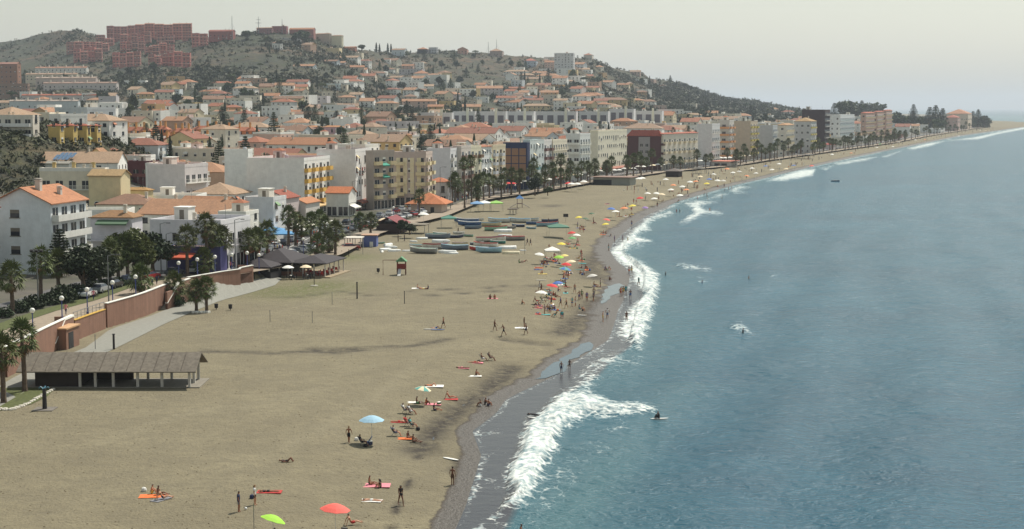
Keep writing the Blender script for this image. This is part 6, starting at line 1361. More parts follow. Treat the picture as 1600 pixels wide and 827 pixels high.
for px, py in ((1128,311),(1057,332),(1062,332),(1109,331),(1104,306),(1132,299),(1138,297),(1143,296),(1105,312),(1090,312),(1100,306),(1045,300)): swimmer(px, py, rwear(), 'in the shallows beyond the second wave', random.choice(['stand', 'walk']), random.uniform(.1, .6))
# farther sunbathers, thinning out toward the headland
random.seed(21)
far = [(962,340,'white'),(975,334,'orange'),(955,336,'blue'),(988,330,'yellow'),(1000,318,'red'),(1022,318,'white'),(1034,311,'cream'),(1048,304,'white'),(1052,298,'orange'),(1078,292,'white'),(1094,285,'cream'),(1115,281,'white'),(1136,272,'orange'),(1175,270,'white'),(1196,266,'blue'),(1206,270,'white'),(1012,311,'white'),(1026,310,'white'),(1066,299,'white'),(1072,303,'orange'),(1062,311,'white'),(1087,291,'orange'),(1104,293,'yellow'),(1108,287,'blue'),(1121,288,'white'),(1130,288,'grey white'),(1040,290,'white'),(1145,277,'white'),(1155,275,'grey white'),(1167,280,'orange'),(1181,276,'white'),(1228,268,'cream'),(1240,263,'blue'),(1217,262,'white'),(1300,246,'white'),(1370,234,'white'),(1375,230,'green'),(1395,232,'white'),(1430,222,'white'),(1445,221,'orange'),(1498,214,'white'),(1532,206,'white'),(1540,206,'cream'),(1404,226,'white'),(1268,262,'coral red'),(1330,243,'orange')]
for px, py, c in far:
    seg = 'beyond the second wave' if px < 1110 else 'on the far beach before the banded block' if px < 1200 else 'on the beach before the unfinished tower' if px < 1340 else 'on the far beach by the headland'
    P = S(px, py); parasol(px, py, c, seg, (random.uniform(-6, 6), random.uniform(-6, 6)), 1.25)
    for k in range(1 if 1000 < px < 1160 else 0): q = (px + random.uniform(-5, 5), py + random.uniform(-.5, 1.2)); at(q[0], q[1], random.choice(['sit', 'sit_knees', 'chair', 'stand', 'lie_back']), random.choice([0, 180, -60]), None, seg); 
n = 0
for t in range(900):
    if n > 8: break
    Y = random.uniform(560, 2100) if random.random() < .75 else random.uniform(480, 800); x = float(xS(Y)) - random.uniform(6, 34); px, py = proj((x, Y, 0))
    if px > 1590: continue
    seg = 'on the beach beyond the crowd' if px < 1010 else 'beyond the second wave' if px < 1110 else 'on the far beach before the banded block' if px < 1200 else 'on the beach before the unfinished tower' if px < 1340 else 'on the far beach by the headland'
    person(Vector((x, Y, gz(x, Y))), random.choice(['stand', 'walk', 'stand', 'sit', 'sit_knees', 'lie_back', 'chair']), random.choice([0, 90, 180, -70]), rwear(), seg); n += 1
# strollers on the promenade and market
random.seed(33); n = 0
ZP = [((402,432),(385,418),10,'beside the blue awning'),((432,500),(365,400),15,'at the white market awnings'),((500,560),(352,392),9,'by the parked cars'),((560,700),(322,346),7,'before the pink brown apartments'),((700,900),(290,316),6,'before the bay window building'),((900,1100),(262,280),0,'before the maroon building')]
for (x0, x1), (y0, y1), m, w in ZP:
    for k in range(m):
        px = random.uniform(x0, x1); f = (px - x0) / (x1 - x0); py = y1 + (y0 - y1) * f + random.uniform(-6, 6); P = hit(px, py)
        if P is None or not free(P.x, P.y, -3): continue
        person(P + Vector((0, 0, .1)), random.choice(['stand', 'walk', 'walk']), random.choice([80, -100, 0, 180]), rwear(False), w, hair=random.choice(['hair', 'long_hair']))
for px, py, w, z in ((103,493,'on the promenade between the lamps',2.9),(146,470,'far side of the promenade by the lawn',2.9),(238,449,'pair on the promenade, left',2.9),(245,446,'pair on the promenade, right',2.9),(361,441,'left of two on the beach path',.1),(366,441,'right of two on the beach path',.1),(28,575,'on the path behind the beach palms',0),(392,428,'on the ramp left of the restaurant',.3)):
    P = G(px, py, z); P.z = max(z, gz(P.x, P.y)) + .05; person(P, 'walk', 80, [('trousers', random.choice(['black', 'navy'])), ('top', random.choice(['black', 'pink', 'navy']))], w)
# ================= beach shelter, restaurant, kiosks =================
random.seed(44)
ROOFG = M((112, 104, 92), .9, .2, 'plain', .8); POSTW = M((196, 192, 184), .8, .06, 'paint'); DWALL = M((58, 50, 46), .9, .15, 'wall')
def gable_slabs(b, x0, x1, y0, y1, z, rise, t=.12, over=.4):
    m = (y0 + y1) / 2
    for ya, yb in ((y0 - over, m), (y1 + over, m)):
        za = z - over * rise / (m - y0)
        q = [(x0 - over, ya, za), (x1 + over, ya, za), (x1 + over, yb, z + rise), (x0 - over, yb, z + rise)]
        b.add(q + [(x, y, zz + t) for x, y, zz in q], [(3,2,1,0),(4,5,6,7),(0,1,5,4),(1,2,6,5),(2,3,7,6),(3,0,4,7)])
P0 = G(43, 606); XR = G(296, 606).x - P0.x
o = thing('beach_shelter', 'long open beach shelter with grey corrugated roof and white posts', 'shelter', P0, 0)
b = MB(); gable_slabs(b, 0, XR, 0, 5.3, 2.35, 1.25, over=.95); rf = part('roof', b.mesh('roof', ROOFG), o)
for k in range(12):
    bb = MB(); x = XR * (k + .5) / 12; bb.tube([(x, -.7, 2.18), (x, 2.65, 3.76)], .05, 4); part('roof_seam', bb.mesh('roof_seam', M((92, 84, 74), .9, .2)), rf)
pm = MB().box(-.14, -.14, 0, .14, .14, 2.4).mesh('post', POSTW)
for px in (125, 149, 177, 215, 253, 296):
    x = G(px, 606).x - P0.x; part('post', pm, o, (x, .1, 0)); part('post', pm, o, (x, 5.2, 0))
part('post', pm, o, (XR, 2.6, 0)); part('ridge_post', MB().box(-.08, -.08, 2.4, .08, .08, 3.5).mesh('ridge_post', POSTW), o, (XR, 2.65, 0))
part('beam', MB().box(-.3, 0, 2.25, XR + .1, .16, 2.42).mesh('beam', POSTW), o); part('beam', MB().box(XR - .08, .16, 2.25, XR + .08, 5.2, 2.42).mesh('beam', POSTW), o)
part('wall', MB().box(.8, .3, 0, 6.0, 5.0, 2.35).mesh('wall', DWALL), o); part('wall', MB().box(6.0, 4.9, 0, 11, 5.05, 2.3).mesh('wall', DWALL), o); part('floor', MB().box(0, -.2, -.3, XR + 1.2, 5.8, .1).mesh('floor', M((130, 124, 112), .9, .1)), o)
# dark roofed restaurant
P0 = G(508, 434); u = Vector((.21, .977)); a0 = math.atan2(u.y, u.x)
o = thing('beach_restaurant', 'open beach restaurant with black shingle roofs and red chairs', 'restaurant', P0, a0)
SH = M((52, 46, 50), .85, .2, 'shingle', 1.2)
def hiproof(x0, y0, x1, y1, z, rise, mat, over=.5, nm='roof'):
    b = MB(); x0 -= over; y0 -= over; x1 += over; y1 += over; m = min(x1 - x0, y1 - y0) / 2
    r1, r2 = (((x0 + m, (y0+y1)/2), (x1 - m, (y0+y1)/2)) if x1 - x0 >= y1 - y0 else (((x0+x1)/2, y0 + m), ((x0+x1)/2, y1 - m)))
    vs = [(x0,y0,z),(x1,y0,z),(x1,y1,z),(x0,y1,z),(x0,y0,z+.15),(x1,y0,z+.15),(x1,y1,z+.15),(x0,y1,z+.15),(*r1,z+rise),(*r2,z+rise)]
    fs = [(0,3,2,1),(0,1,5,4),(1,2,6,5),(2,3,7,6),(3,0,4,7)] + ([(4,5,9,8),(5,6,9),(6,7,8,9),(7,4,8)] if x1 - x0 >= y1 - y0 else [(4,5,8),(5,6,9,8),(6,7,9),(7,4,8,9)])
    b.add(vs, fs); return b.mesh(nm, mat)
part('roof', hiproof(0, 0, 11, 7, 2.6, 1.3, SH), o); part('roof', hiproof(-1, 6.5, 10, 14.5, 2.7, 2.3, SH), o); part('roof', hiproof(-7, 8.5, -1.4, 14.5, 2.4, 1.5, SH), o)
rp = MB().box(-.09, -.09, 0, .09, .09, 2.65).mesh('post', POSTW)
for x in (0, 2.7, 5.4, 8.1, 11): part('post', rp, o, (x, 0, 0))
for y in (2.2, 4.4, 6.6): part('post', rp, o, (0, y, 0))
part('deck', MB().box(-.6, -1.2, -.4, 12, 14.5, .18).mesh('deck', M((150, 134, 108), .85, .12)), o); part('wall', MB().box(-.05, 3.2, .18, .06, 9, 1.0).mesh('wall', M((120, 80, 60), .8, .1)), o)
part('bar_room', MB().box(2.5, 8.5, .2, 9, 14, 2.6).mesh('bar_room', DWALL), o); part('wind_screen', MB().box(-7.2, 8.3, 0, -7.1, 14.6, 1.7).mesh('wind_screen', DARKM), o); part('wind_screen', MB().box(-7.1, 8.2, 0, -1.5, 8.3, 1.5).mesh('wind_screen', DARKM), o)
for x, y in ((-7, 8.5), (-7, 11.5), (-7, 14.4), (-1.5, 8.6)): part('post', rp, o, (x, y, -.15))
def placed(x, y, z=.0): return P0 + Vector((u.x * x - u.y * y, u.y * x + u.x * y, z))
CH = MB(); CH.box(-.22, -.22, .42, .22, .22, .47); CH.box(-.22, -.22, .47, -.17, .22, .95)
for sx_ in (-.19, .19):
    for sy_ in (-.19, .19): CH.box(sx_ - .02, sy_ - .02, 0, sx_ + .02, sy_ + .02, .42)
CHM = CH.mesh('chair', M((176, 40, 44), .6, .08)); TB = MB().lathe([(0, .72), (.45, .72), (.45, .76), (0, .76)], 12); TBL = MB().tube([(0,0,0),(0,0,.72)], .04).lathe([(.28, 0), (.28, .03), (0, .05)], 8).mesh('leg', METAL); TB = TB.mesh('table_top', WHITE)
def tableset(P, lab, n=4, col=None, tcol=None):
    t = thing('cafe_table', 'round white table ' + lab, 'table', P, 0, 'tables ' + lab); part('table_top', TB, t); part('leg', TBL, t)
    for k in range(n):
        a = 2 * math.pi * k / n + .4; c = part('cafe_chair', CHM, None, P + Vector((math.cos(a) * .75, math.sin(a) * .75, 0)), a + math.pi, mat=col or CM('red')); tag(c, '%s chair at a round table %s' % ('red' if not col else 'dark', lab), 'chair', 'chairs ' + lab)
for x in (1.2, 4, 6.8, 9.6): tableset(placed(x, 1.3, .18), 'under the black restaurant roof')
for x in (1.2, 4.2): tableset(placed(x, 4.6, .18), 'under the black restaurant roof')
for x, y in ((-2.5, 2.5), (-4, 5.2), (-6, 9.8), (-4.4, 11.5)): tableset(placed(x, y, 0), 'outside the black roofed restaurant', 4, CM('black'))
gazebo(0, 0, 'low white square sunshade in front of the black roofed restaurant', (214, 206, 190), 2.4, 2.0, placed(-4.6, 9.2) + Vector((0, 0, -.1))) if False else None
for x, y, c in ((-2.3, 3.0, 'cream'), (-3.8, 6.0, 'white')): parasol(0, 0, c, 'over tables beside the black roofed restaurant', (0, 0), 1.1, P=placed(x, y))
o = thing('lamp_post', 'short post with a round white foot in front of the restaurant', 'post', G(491, 447)); part('pole', MB().tube([(0,0,0),(0,0,3.4)], .07).mesh('pole', DARKM), o); part('base', MB().lathe([(.7,0),(.7,.12),(0,.16)], 14).mesh('base', CONC), o)
def block(px0, px1, pyb, h, d, rgb, roofk, roofc, name, label, cat, ang=None, rise=None, over=.4, z=None, open_=False, doors=(), dark=None):
    """small building from its near left and near right foot"""
    P = hit(px1, pyb) if z is None else G(px1, pyb, z); uu = dirW(P.y, 20) if ang is None else Vector((math.sin(R(ang)), math.cos(R(ang)))); v = Vector((-uu.y, uu.x))
    D0 = P.y * CP - (P.z - H) * SP; a = (px0 - CX) / FP; w = (a * D0 - P.x) / (v.x - a * v.y * CP)
    B = dict(w=w, d=d, h=h, wm=wallm(rgb), nw=0, P=P); o = thing(name, label, cat, P, math.atan2(uu.y, uu.x)); B['o'] = o
    if open_:
        pm = MB().tube([(0,0,-.5),(0,0,h)], .09).mesh('post', POSTW)
        for x in (0.1, d - .1):
            for k in range(max(2, int(w / 3)) + 1): part('post', pm, o, (x, .1 + (w - .2) * k / max(2, int(w / 3)), 0))
    else: part('wall', MB().box(0, 0, -1, d, w, h).mesh('wall', B['wm']), o)
    if roofk == 'hip': part('roof', hiproof(0, 0, d, w, h, rise or 1.4, tilem(roofc) if roofc[0] > 140 else M(roofc, .85, .2), over), o)
    elif roofk == 'gable': b = MB(); gable_slabs(b, 0, d, 0, w, h, rise or 1.2, over=over); part('roof', b.mesh('roof', M(roofc, .85, .2)), o)
    else: part('roof', MB().box(-over, -over, h, d + over, w + over, h + .2).mesh('roof', M(roofc, .85, .12)), o)
    for s, ww, hh in doors: part('door', MB().box(-.05, s * w - ww / 2, 0, .02, s * w + ww / 2, hh).mesh('door', dark or DARKM), o)
    FOOT.append((P.x + uu.x * d / 2 + v.x * w / 2, P.y + uu.y * d / 2 + v.y * w / 2, max(w, d) / 2)); return B
block(642, 690, 335, 3.0, 9, (206, 186, 170), 'hip', (226, 138, 86), 'kiosk', 'square kiosk with a wide bright orange hipped roof on the sand edge', 'kiosk', rise=3.2, over=1.6, doors=((.3, 1.1, 2.1), (.62, 1.0, 2.1)))
block(566, 588, 386, 2.6, 3.2, (92, 104, 156), 'slab', (176, 140, 116), 'shed', 'blue painted shed with tan flat roof beside the white floats', 'shed', over=.3, doors=((.35, .8, 1.2),), dark=WHITE)
block(538, 564, 390, 2.5, 4, (90, 80, 80), 'slab', (206, 200, 188), 'carport', 'open shelter with pale roof left of the blue shed', 'shelter', open_=True, over=.2)
block(588, 624, 366, 2.6, 9, (66, 50, 46), 'gable', (126, 56, 60), 'beach_bar', 'dark beach bar with maroon gabled roof', 'bar', rise=1.6, over=.8)
block(622, 664, 366, 2.2, 5, (60, 54, 48), 'slab', (120, 112, 96), 'bar_terrace', 'dark low terrace right of the maroon roofed beach bar', 'terrace', open_=True, over=.3)
block(927, 984, 290, 3.2, 10, (156, 158, 150), 'slab', (130, 104, 92), 'beach_bar', 'low grey walled beach bar with flat roof beneath the pale green canopy', 'bar', over=1.0, doors=((.75, 8, 2.2),))
block(958, 991, 262, 5.2, 7, (150, 150, 110), 'slab', (176, 180, 136), 'canopy', 'pale green flat canopy on columns above the low beach bar', 'canopy', open_=True, over=.6)
block(1040, 1060, 277, 2.6, 7, (60, 50, 48), 'hip', (96, 86, 80), 'beach_bar', 'small dark beach hut with grey hipped roof', 'bar', rise=1.4, over=.8)
block(1082, 1096, 272, 2.4, 5, (60, 56, 50), 'hip', (84, 80, 72), 'beach_bar', 'tiny dark thatched shelter right of the small dark hut', 'shelter', open_=True, rise=.8)
block(1112, 1140, 262, 3.2, 14, (206, 200, 194), 'slab', (196, 120, 100), 'beach_bar', 'white walled beach bar with red striped roof below the banded block', 'bar', over=1.0, doors=((.3, 3, 2.2), (.7, 3, 2.2)))
block(1138, 1150, 262, 2.8, 6, (70, 60, 60), 'slab', (90, 84, 80), 'beach_bar', 'dark deck terrace beside the red striped beach bar', 'terrace', open_=True)
block(1284, 1302, 233, 3.2, 8, (206, 190, 186), 'hip', (190, 80, 70), 'beach_bar', 'small white and red beach bar before the white glazed block', 'bar')
block(1240, 1266, 249, 2.6, 12, (80, 74, 70), 'slab', (100, 96, 92), 'beach_bar', 'dark flat beach deck before the unfinished tower', 'terrace', open_=True)
block(1214, 1228, 238, 3, 8, (200, 204, 206), 'slab', (214, 220, 224), 'beach_bar', 'pale blue roofed bar among the promenade palms', 'bar')
block(1388, 1410, 216, 3, 10, (206, 170, 160), 'hip', (190, 100, 84), 'beach_bar', 'row of red roofed huts right of the orange brick blocks', 'hut')
block(795, 806, 336, 1.6, 3, (70, 60, 54), 'slab', (90, 78, 66), 'pergola', 'small dark fenced pergola left of the blue roofed slide', 'pergola', open_=True, z=0)
# market and cafe sunshades
for px, py, c, s, lab in ((410,378,(70,130,176),5,'blue market awning left of the white ones'),(424,384,(80,140,186),5,'bright blue market awning nearest the restaurant'),(438,372,(238,234,224),5,'white market awning, left of the white row'),(448,378,(238,234,224),5,'white market awning, nearest of the white row'),(458,370,(236,228,206),5,'cream market awning in the white row'),(500,366,(236,234,226),4.5,'white canopy with green edge by the parked cars'),
      (736,332,(110,150,190),4,'blue and white sunshade left of the green one behind the boats'),(748,331,(226,230,226),4,'white sunshade between the blue and green ones behind the boats'),(766,331,(140,190,90),4,'lime green sunshade behind the boats'),(690,357,(64,120,104),4,'dark green sunshade right of the maroon roofed bar'),(858,372,(70,116,96),5,'green awning frame on thin legs at the right of the boats')):
    P = hit(px, py); gazebo(0, 0, lab, c, s, 2.6, P + Vector((0, 0, .05)), 'square sunshades')
for px, py, c, w in ((662,352,'white','over the terrace of the maroon roofed bar'),(600,362,'cream','before the maroon roofed bar'),(1003,290,'white','beside the low grey beach bar'),(998,291,'white','beside the low grey beach bar'),(893,300,'white','before the pale ribbon building'),(902,300,'white','before the pale ribbon building'),(888,299,'red','before the pale ribbon building'),(912,296,'white','before the pale ribbon building')): P = hit(px, py); parasol(0, 0, c, w, (0, 0), 1.5, P=P)
for k in range(34):
    px = 930 + k * 7.5; P = hit(px, float(np.interp(px, [930, 1040, 1150, 1200], [282, 268, 256, 250])) - 2.5); parasol(0, 0, random.choice(['white', 'cream', 'white', 'grey white']), 'on the promenade terraces behind the palms', (0, 0), random.uniform(1.3, 1.7), P=P)
for k in range(18):
    px = 770 + k * 8; P = hit(px, float(np.interp(px, [770, 925], [306, 284])) - 3.0); parasol(0, 0, random.choice(['white', 'cream', 'white', 'red', 'grey white']), 'on the terraces before the bay window building', (0, 0), random.uniform(1.3, 1.6), P=P)
# ================= lamps, poles, posts =================
BLUE = M((64, 74, 132), .5, .08, 'paint')
LP = MB().tube([(0,0,0),(0,0,3.1)], [.09,.07], 8).lathe([(.16,0),(.16,.35),(.09,.45)], 10); LPM = LP.mesh('post', BLUE); ring = MB().lathe([(.08,3.1),(.17,3.14),(.17,3.2),(.08,3.24)], 10).mesh('collar', BLUE)
prof = [(.34 * math.sin(t), 3.5 - .34 * math.cos(t)) for t in np.linspace(0, math.pi, 9)]; GLB = shade(MB().lathe(prof, 14).mesh('globe', M((232, 230, 220), .35, .03, 'plain')))
names = {18:'globe lamp at the far left edge',66:'globe lamp second from the left edge',108:'globe lamp left of the railing',150:'globe lamp at the right end of the railing',187:'globe lamp above the long brick wall',258:'globe lamp by the small dark promenade palm',289:'globe lamp before the blue shopfront',318:'globe lamp among the tall palms',345:'globe lamp at the end of the brick wall',370:'globe lamp before the yellow awning'}
for px, lab in names.items():
    uu = (px - CX) / FP / (CP + (.04)); ysv = np.arange(120, 300, .25); k = np.argmin(np.abs(uu * ysv * 1.0 - (xW(ysv) - .75))); Y = ysv[k]
    x = float(xW(Y)) - .75; z = max(zprom(x, Y), gz(x, Y)) + .05; o = thing('street_lamp', 'blue post ' + lab, 'street lamp', (x, Y, z), 0, 'globe lamps on the promenade'); part('post', LPM, o); part('collar', ring, o); part('globe', GLB, o)
for px, py, lab in ((405,428,'globe lamp left of the restaurant roof'),(474,400,'globe lamp behind the restaurant'),(436,404,'globe lamp in the market crowd')):
    P = hit(px, py); o = thing('street_lamp', 'blue post ' + lab, 'street lamp', P, 0, 'globe lamps on the promenade'); part('post', LPM, o); part('collar', ring, o); part('globe', GLB, o)
for k, px in enumerate(range(615, 1180, 38)):
    P = hit(px, float(np.interp(px, [615, 700, 760, 850, 925, 1040, 1180], [344, 328, 310, 299, 287, 270, 255]))); o = thing('street_lamp', 'globe lamp along the promenade behind the beach', 'street lamp', P, 0, 'far globe lamps'); part('post', LPM, o); part('globe', GLB, o)
def flood(px, pyb, pyt, z, lab, heads=True):
    P = G(px, pyb, z); P.z = max(z, gz(P.x, P.y)); hh = H + slope(pyt) * P.y - P.z; o = thing('light_pole', lab, 'pole', P, 0, None); part('pole', MB().tube([(0,0,0),(0,0,hh)], [.12,.07], 7).mesh('pole', METAL), o)
    if heads:
        part('crossbar', MB().box(-.9,-.05,hh-.1,.9,.05,hh).mesh('crossbar', METAL), o); lm = MB().box(-.22,-.25,-.02,.22,.1,.32).mesh('floodlight', DARKM)
        for x in (-.7, 0, .7): part('floodlight', lm, o, (x, 0, hh), rot=(R(25), 0, 0))
    else: part('arm', MB().tube([(0,0,hh),(.9,-.3,hh+.25),(1.5,-.5,hh+.2)], .05, 5).mesh('arm', METAL), o); part('lamp_head', MB().box(1.2,-.6,hh+.12,1.9,-.35,hh+.26).mesh('lamp_head', DARKM), o)
flood(61, 512, 393, 0, 'tall floodlight pole with three dark heads at the left'); flood(171, 508, 400, 0, 'slim tall pole in front of the brick wall', False); flood(252, 430, 350, 2.8, 'thin pole before the long white building', False); flood(261, 428, 366, 2.8, 'second thin pole before the long white building', False)
flood(551, 334, 284, 1.2, 'curved street light before the second blank grey wall', False); flood(368, 420, 344, 2.5, 'street light with dark head before the white cube house', False); flood(688, 330, 262, 1, 'street light by the small white house with orange roof', False); flood(704, 326, 268, 1, 'street light in front of the grey solar panel building', False); flood(547, 378, 318, 1.2, 'thin white street light by the parked cars', False)
def postp(px, pyb, pyt, r, mat, lab, cat='post', name='net_post'):
    P = S(px, pyb); hh = H + slope(pyt) * P.y - P.z; o = thing(name, lab, cat, P); part('pole', MB().tube([(0,0,-.2),(0,0,hh)], [r, r * .9], 6).mesh('pole', mat), o); part('cap', MB().lathe([(r*1.3,hh-.08),(r*1.3,hh+.02),(0,hh+.04)], 6).mesh('cap', mat), o); return o
for px, b_, t_, r, lab in ((422,503,485,.05,'thin net post, lower left on the empty sand'),(488,505,487,.05,'thin net post, lower right on the empty sand'),(519,476,457,.05,'thin net post left of the thick dark one'),(558,467,441,.13,'thick dark post in the middle of the empty sand'),(632,475,455,.07,'bluish net post right of the thick dark one'),(820,397,372,.06,'thin pole at the right end of the boats'),(178,546,522,.16,'thick wooden post behind the grey shelter'),(149,546,523,.05,'thin bent post behind the grey shelter'),(545,401,390,.08,'short dark post left by the restaurant end'),(534,401,392,.08,'second short dark post by the restaurant end'),(567,398,378,.05,'thin post with red flag by the blue shed')):
    postp(px, b_, t_, r, DARKM if r > .06 else METAL, lab)
o = postp(884, 347, 334, .05, METAL, 'dark notice board on a pole in mid beach', 'sign', 'notice_board'); part('board', MB().box(-.7,-.04,1.4,.7,.04,2.3).mesh('board', DARKM), o)
o = thing('beach_shower', 'dark shower column with blue heads on a square slab near the shelter', 'shower', S(70, 640)); part('column', MB().tube([(0,0,0),(0,0,2.3)], [.26,.2], 8).mesh('column', DARKM), o); part('slab', MB().box(-1.1,-1.1,-.1,1.1,1.1,.08).mesh('slab', M((110,104,96),.9,.1)), o)
for a in range(4): part('shower_head', MB().tube([(0,0,2.2),(.4,0,2.45),(.55,0,2.3)], .06, 5).mesh('shower_head', M((80,130,150),.5,.05)), o, rz=a * math.pi / 2)
sheet('lawn', [G(a, b_) for a, b_ in ((-40,600),(10,607),(60,604),(84,610),(74,620),(50,632),(20,640),(-40,648))], GRASS, None, .05)
st = MB(); st.lathe([(.0,-.05),(.26,0),(.28,.1),(.2,.24),(0,.28)], 7); st = st.mesh('kerb_stone', M((206,200,186),.9,.1,'plain',2))
for k in range(26):
    px = -2 + k * 3.4; py = float(np.interp(px, [0, 20, 40, 60, 84], [641, 641, 634, 622, 609])) + random.uniform(-.5, .5); o = part('kerb_stone', st, None, S(px, py), random.uniform(0, 6), (random.uniform(.8, 1.3), random.uniform(.7, 1.1), random.uniform(.6, 1.1))); tag(o, 'pale kerb stone around the grass island of the two beach palms', 'stone', 'stones round the grass island')
for k in range(5): o = part('kerb_slab', MB().box(-.2,-.35,0,.2,.35,.3).mesh('kerb_slab', WHITE), None, S(303 + k * 5.6, 489), R(-25)); tag(o, 'white slab at the foot of the pair of short palms', 'slab', 'white slabs under the short palms')
for px, py, lab in ((338,484,'small dark bin right of the pair of short palms'),(360,485,'dark litter bin farther right of the short palms'),(591,427,'litter bin left of the play frame')):
    o = thing('litter_bin', lab, 'bin', S(px, py)); part('body', MB().lathe([(.22,.25),(.28,.3),(.32,.95),(.25,.95)], 10).mesh('body', DARKM), o); part('stand', MB().tube([(0,0,0),(0,0,.4)], .06).mesh('stand', DARKM), o)
# play frames
o = thing('play_frame', 'wooden climbing hut with green roof and swing frame on the empty sand', 'play frame', S(610, 430)); W_ = M((110, 70, 50), .8, .15)
part('swing_frame', MB().tube([(-1.4,0,0),(-1.4,0,2.9),(1.3,0,2.9)], .07, 6).mesh('swing_frame', W_), o)
for x in (1.3, 2.9):
    for y in (0, 1.5): part('post', MB().tube([(x,y,0),(x,y,2.6)], .09, 6).mesh('post', W_), o)
part('platform', MB().box(1.2,-.1,1.1,3.0,1.6,1.25).mesh('platform', W_), o); part('panel', MB().box(1.25,-.12,1.25,2.95,-.05,2.2).mesh('panel', M((130, 50, 44), .8, .1)), o); part('roof', MB().add([(1.0,-.3,2.6),(3.2,-.3,2.6),(3.2,1.8,2.6),(1.0,1.8,2.6),(2.1,-.3,3.5),(2.1,1.8,3.5)], [(0,4,5,3),(1,2,5,4),(0,1,4),(2,3,5),(3,2,1,0)]) or o, o) if False else None
rb = MB(); rb.add([(1.0,-.3,2.6),(3.2,-.3,2.6),(3.2,1.8,2.6),(1.0,1.8,2.6),(2.1,-.3,3.5),(2.1,1.8,3.5)], [(0,4,5,3),(1,2,5,4),(0,1,4),(2,3,5),(3,2,1,0)]); part('roof', rb.mesh('roof', M((90, 140, 100), .7, .08)), o)
sl = MB(); sl.add([(1.5,-.1,1.2),(2.1,-.1,1.2),(2.1,-2.2,.1),(1.5,-2.2,.1),(1.5,-.1,1.1),(2.1,-.1,1.1),(2.1,-2.2,0),(1.5,-2.2,0)], [(0,1,2,3),(7,6,5,4),(0,3,7,4),(1,5,6,2),(2,6,7,3),(0,4,5,1)]); part('slide', sl.mesh('slide', M((196, 194, 190), .4, .05)), o)
o = thing('play_frame', 'play tower with blue roof and slides behind the boats', 'play frame', S(812, 325))
for x in (-.8, .8):
    for y in (0, 1.5): part('post', MB().tube([(x,y,0),(x,y,3.0)], .1, 6).mesh('post', M((90, 50, 60), .8, .1)), o)
rb = MB(); rb.add([(-1.3,-.4,3.0),(1.3,-.4,3.0),(1.3,1.9,3.0),(-1.3,1.9,3.0),(0,.75,4.1)], [(3,2,1,0),(0,1,4),(1,2,4),(2,3,4),(3,0,4)]); part('roof', rb.mesh('roof', M((60, 120, 180), .7, .06)), o); part('platform', MB().box(-.9,-.1,1.3,.9,1.6,1.45).mesh('platform', M((90, 50, 60), .8, .1)), o)
for s in (-1, 1):
    sl = MB(); sl.add([(s*.9,.3,1.4),(s*.9,.9,1.4),(s*3.2,.9,.1),(s*3.2,.3,.1),(s*.9,.3,1.3),(s*.9,.9,1.3),(s*3.2,.9,0),(s*3.2,.3,0)], [(0,1,2,3),(7,6,5,4),(0,3,7,4),(1,5,6,2),(2,6,7,3),(0,4,5,1)]); part('slide', sl.mesh('slide', M((70, 70, 100), .5, .05)), o)
# ================= boats =================
def boat_mesh():
    h = MB(); n = 14; secs = []
    for i in range(n + 1):
        t = i / n; x = -2.6 + 5.3 * t; w = .82 * (math.sin(math.pi * min(1, (t * .80 + .16))) ** .7) * (1 if t < .97 else .35); sh = .62 + .30 * max(0, t - .45) ** 1.6 * 2.2 + .08 * (1 - t); k = .02 + .42 * max(0, t - .8) * 2.0
        secs.append([(x, -w, sh), (x, -w * .86, sh * .5 + k * .3), (x, -w * .45, .10 + k), (x, 0, k), (x, w * .45, .10 + k), (x, w * .86, sh * .5 + k * .3), (x, w, sh)])
    vs = [p for s in secs for p in s]; fs = []
    for i in range(n):
        for j in range(6): a = i * 7 + j; fs.append((a, a + 1, a + 8, a + 7))
    fs.append(tuple(range(7))[::-1]); fs.append(tuple(range(n * 7, n * 7 + 7))); h.add(vs, fs); hull = shade(h.mesh('hull', WHITE))
    q = MB(); ins = [[(x, y * .9, max(z * 1.0 - (0 if k in (0, 6) else -.06), .0)) for k, (x, y, z) in enumerate(s)] for s in secs]; q.add([p for s in ins for p in s], [f[::-1] for f in fs[:-2]]); inn = shade(q.mesh('inner_hull', WHITE))
    g = MB(); 
    for s in (0, 6): g.tube([secs[i][s] for i in range(n + 1)], .045, 5)
    gw = g.mesh('gunwale', WHITE)
    th = MB()
    for x in (-1.5, -.3, .9): w = .66; th.box(x - .14, -w, .42, x + .14, w, .47)
    th.box(1.7, -.42, .68, 2.3, .42, .72); return hull, inn, gw, th.mesh('thwarts', M((150, 120, 86), .8, .1))
BH, BI, BG, BT = boat_mesh(); BCOL = {'dark blue': (64,84,120), 'blue': (64,104,160), 'grey blue': (120,136,156), 'cream': (216,204,170), 'dark green': (56,84,66), 'white': (226,226,220), 'grey': (150,152,152), 'navy': (54,66,100), 'light blue': (150,190,210), 'olive green': (96,104,70), 'teal': (70,150,140), 'brown': (110,86,80), 'red': (190,60,54), 'pink': (200,140,140), 'mint': (150,196,170), 'olive': (130,130,104)}
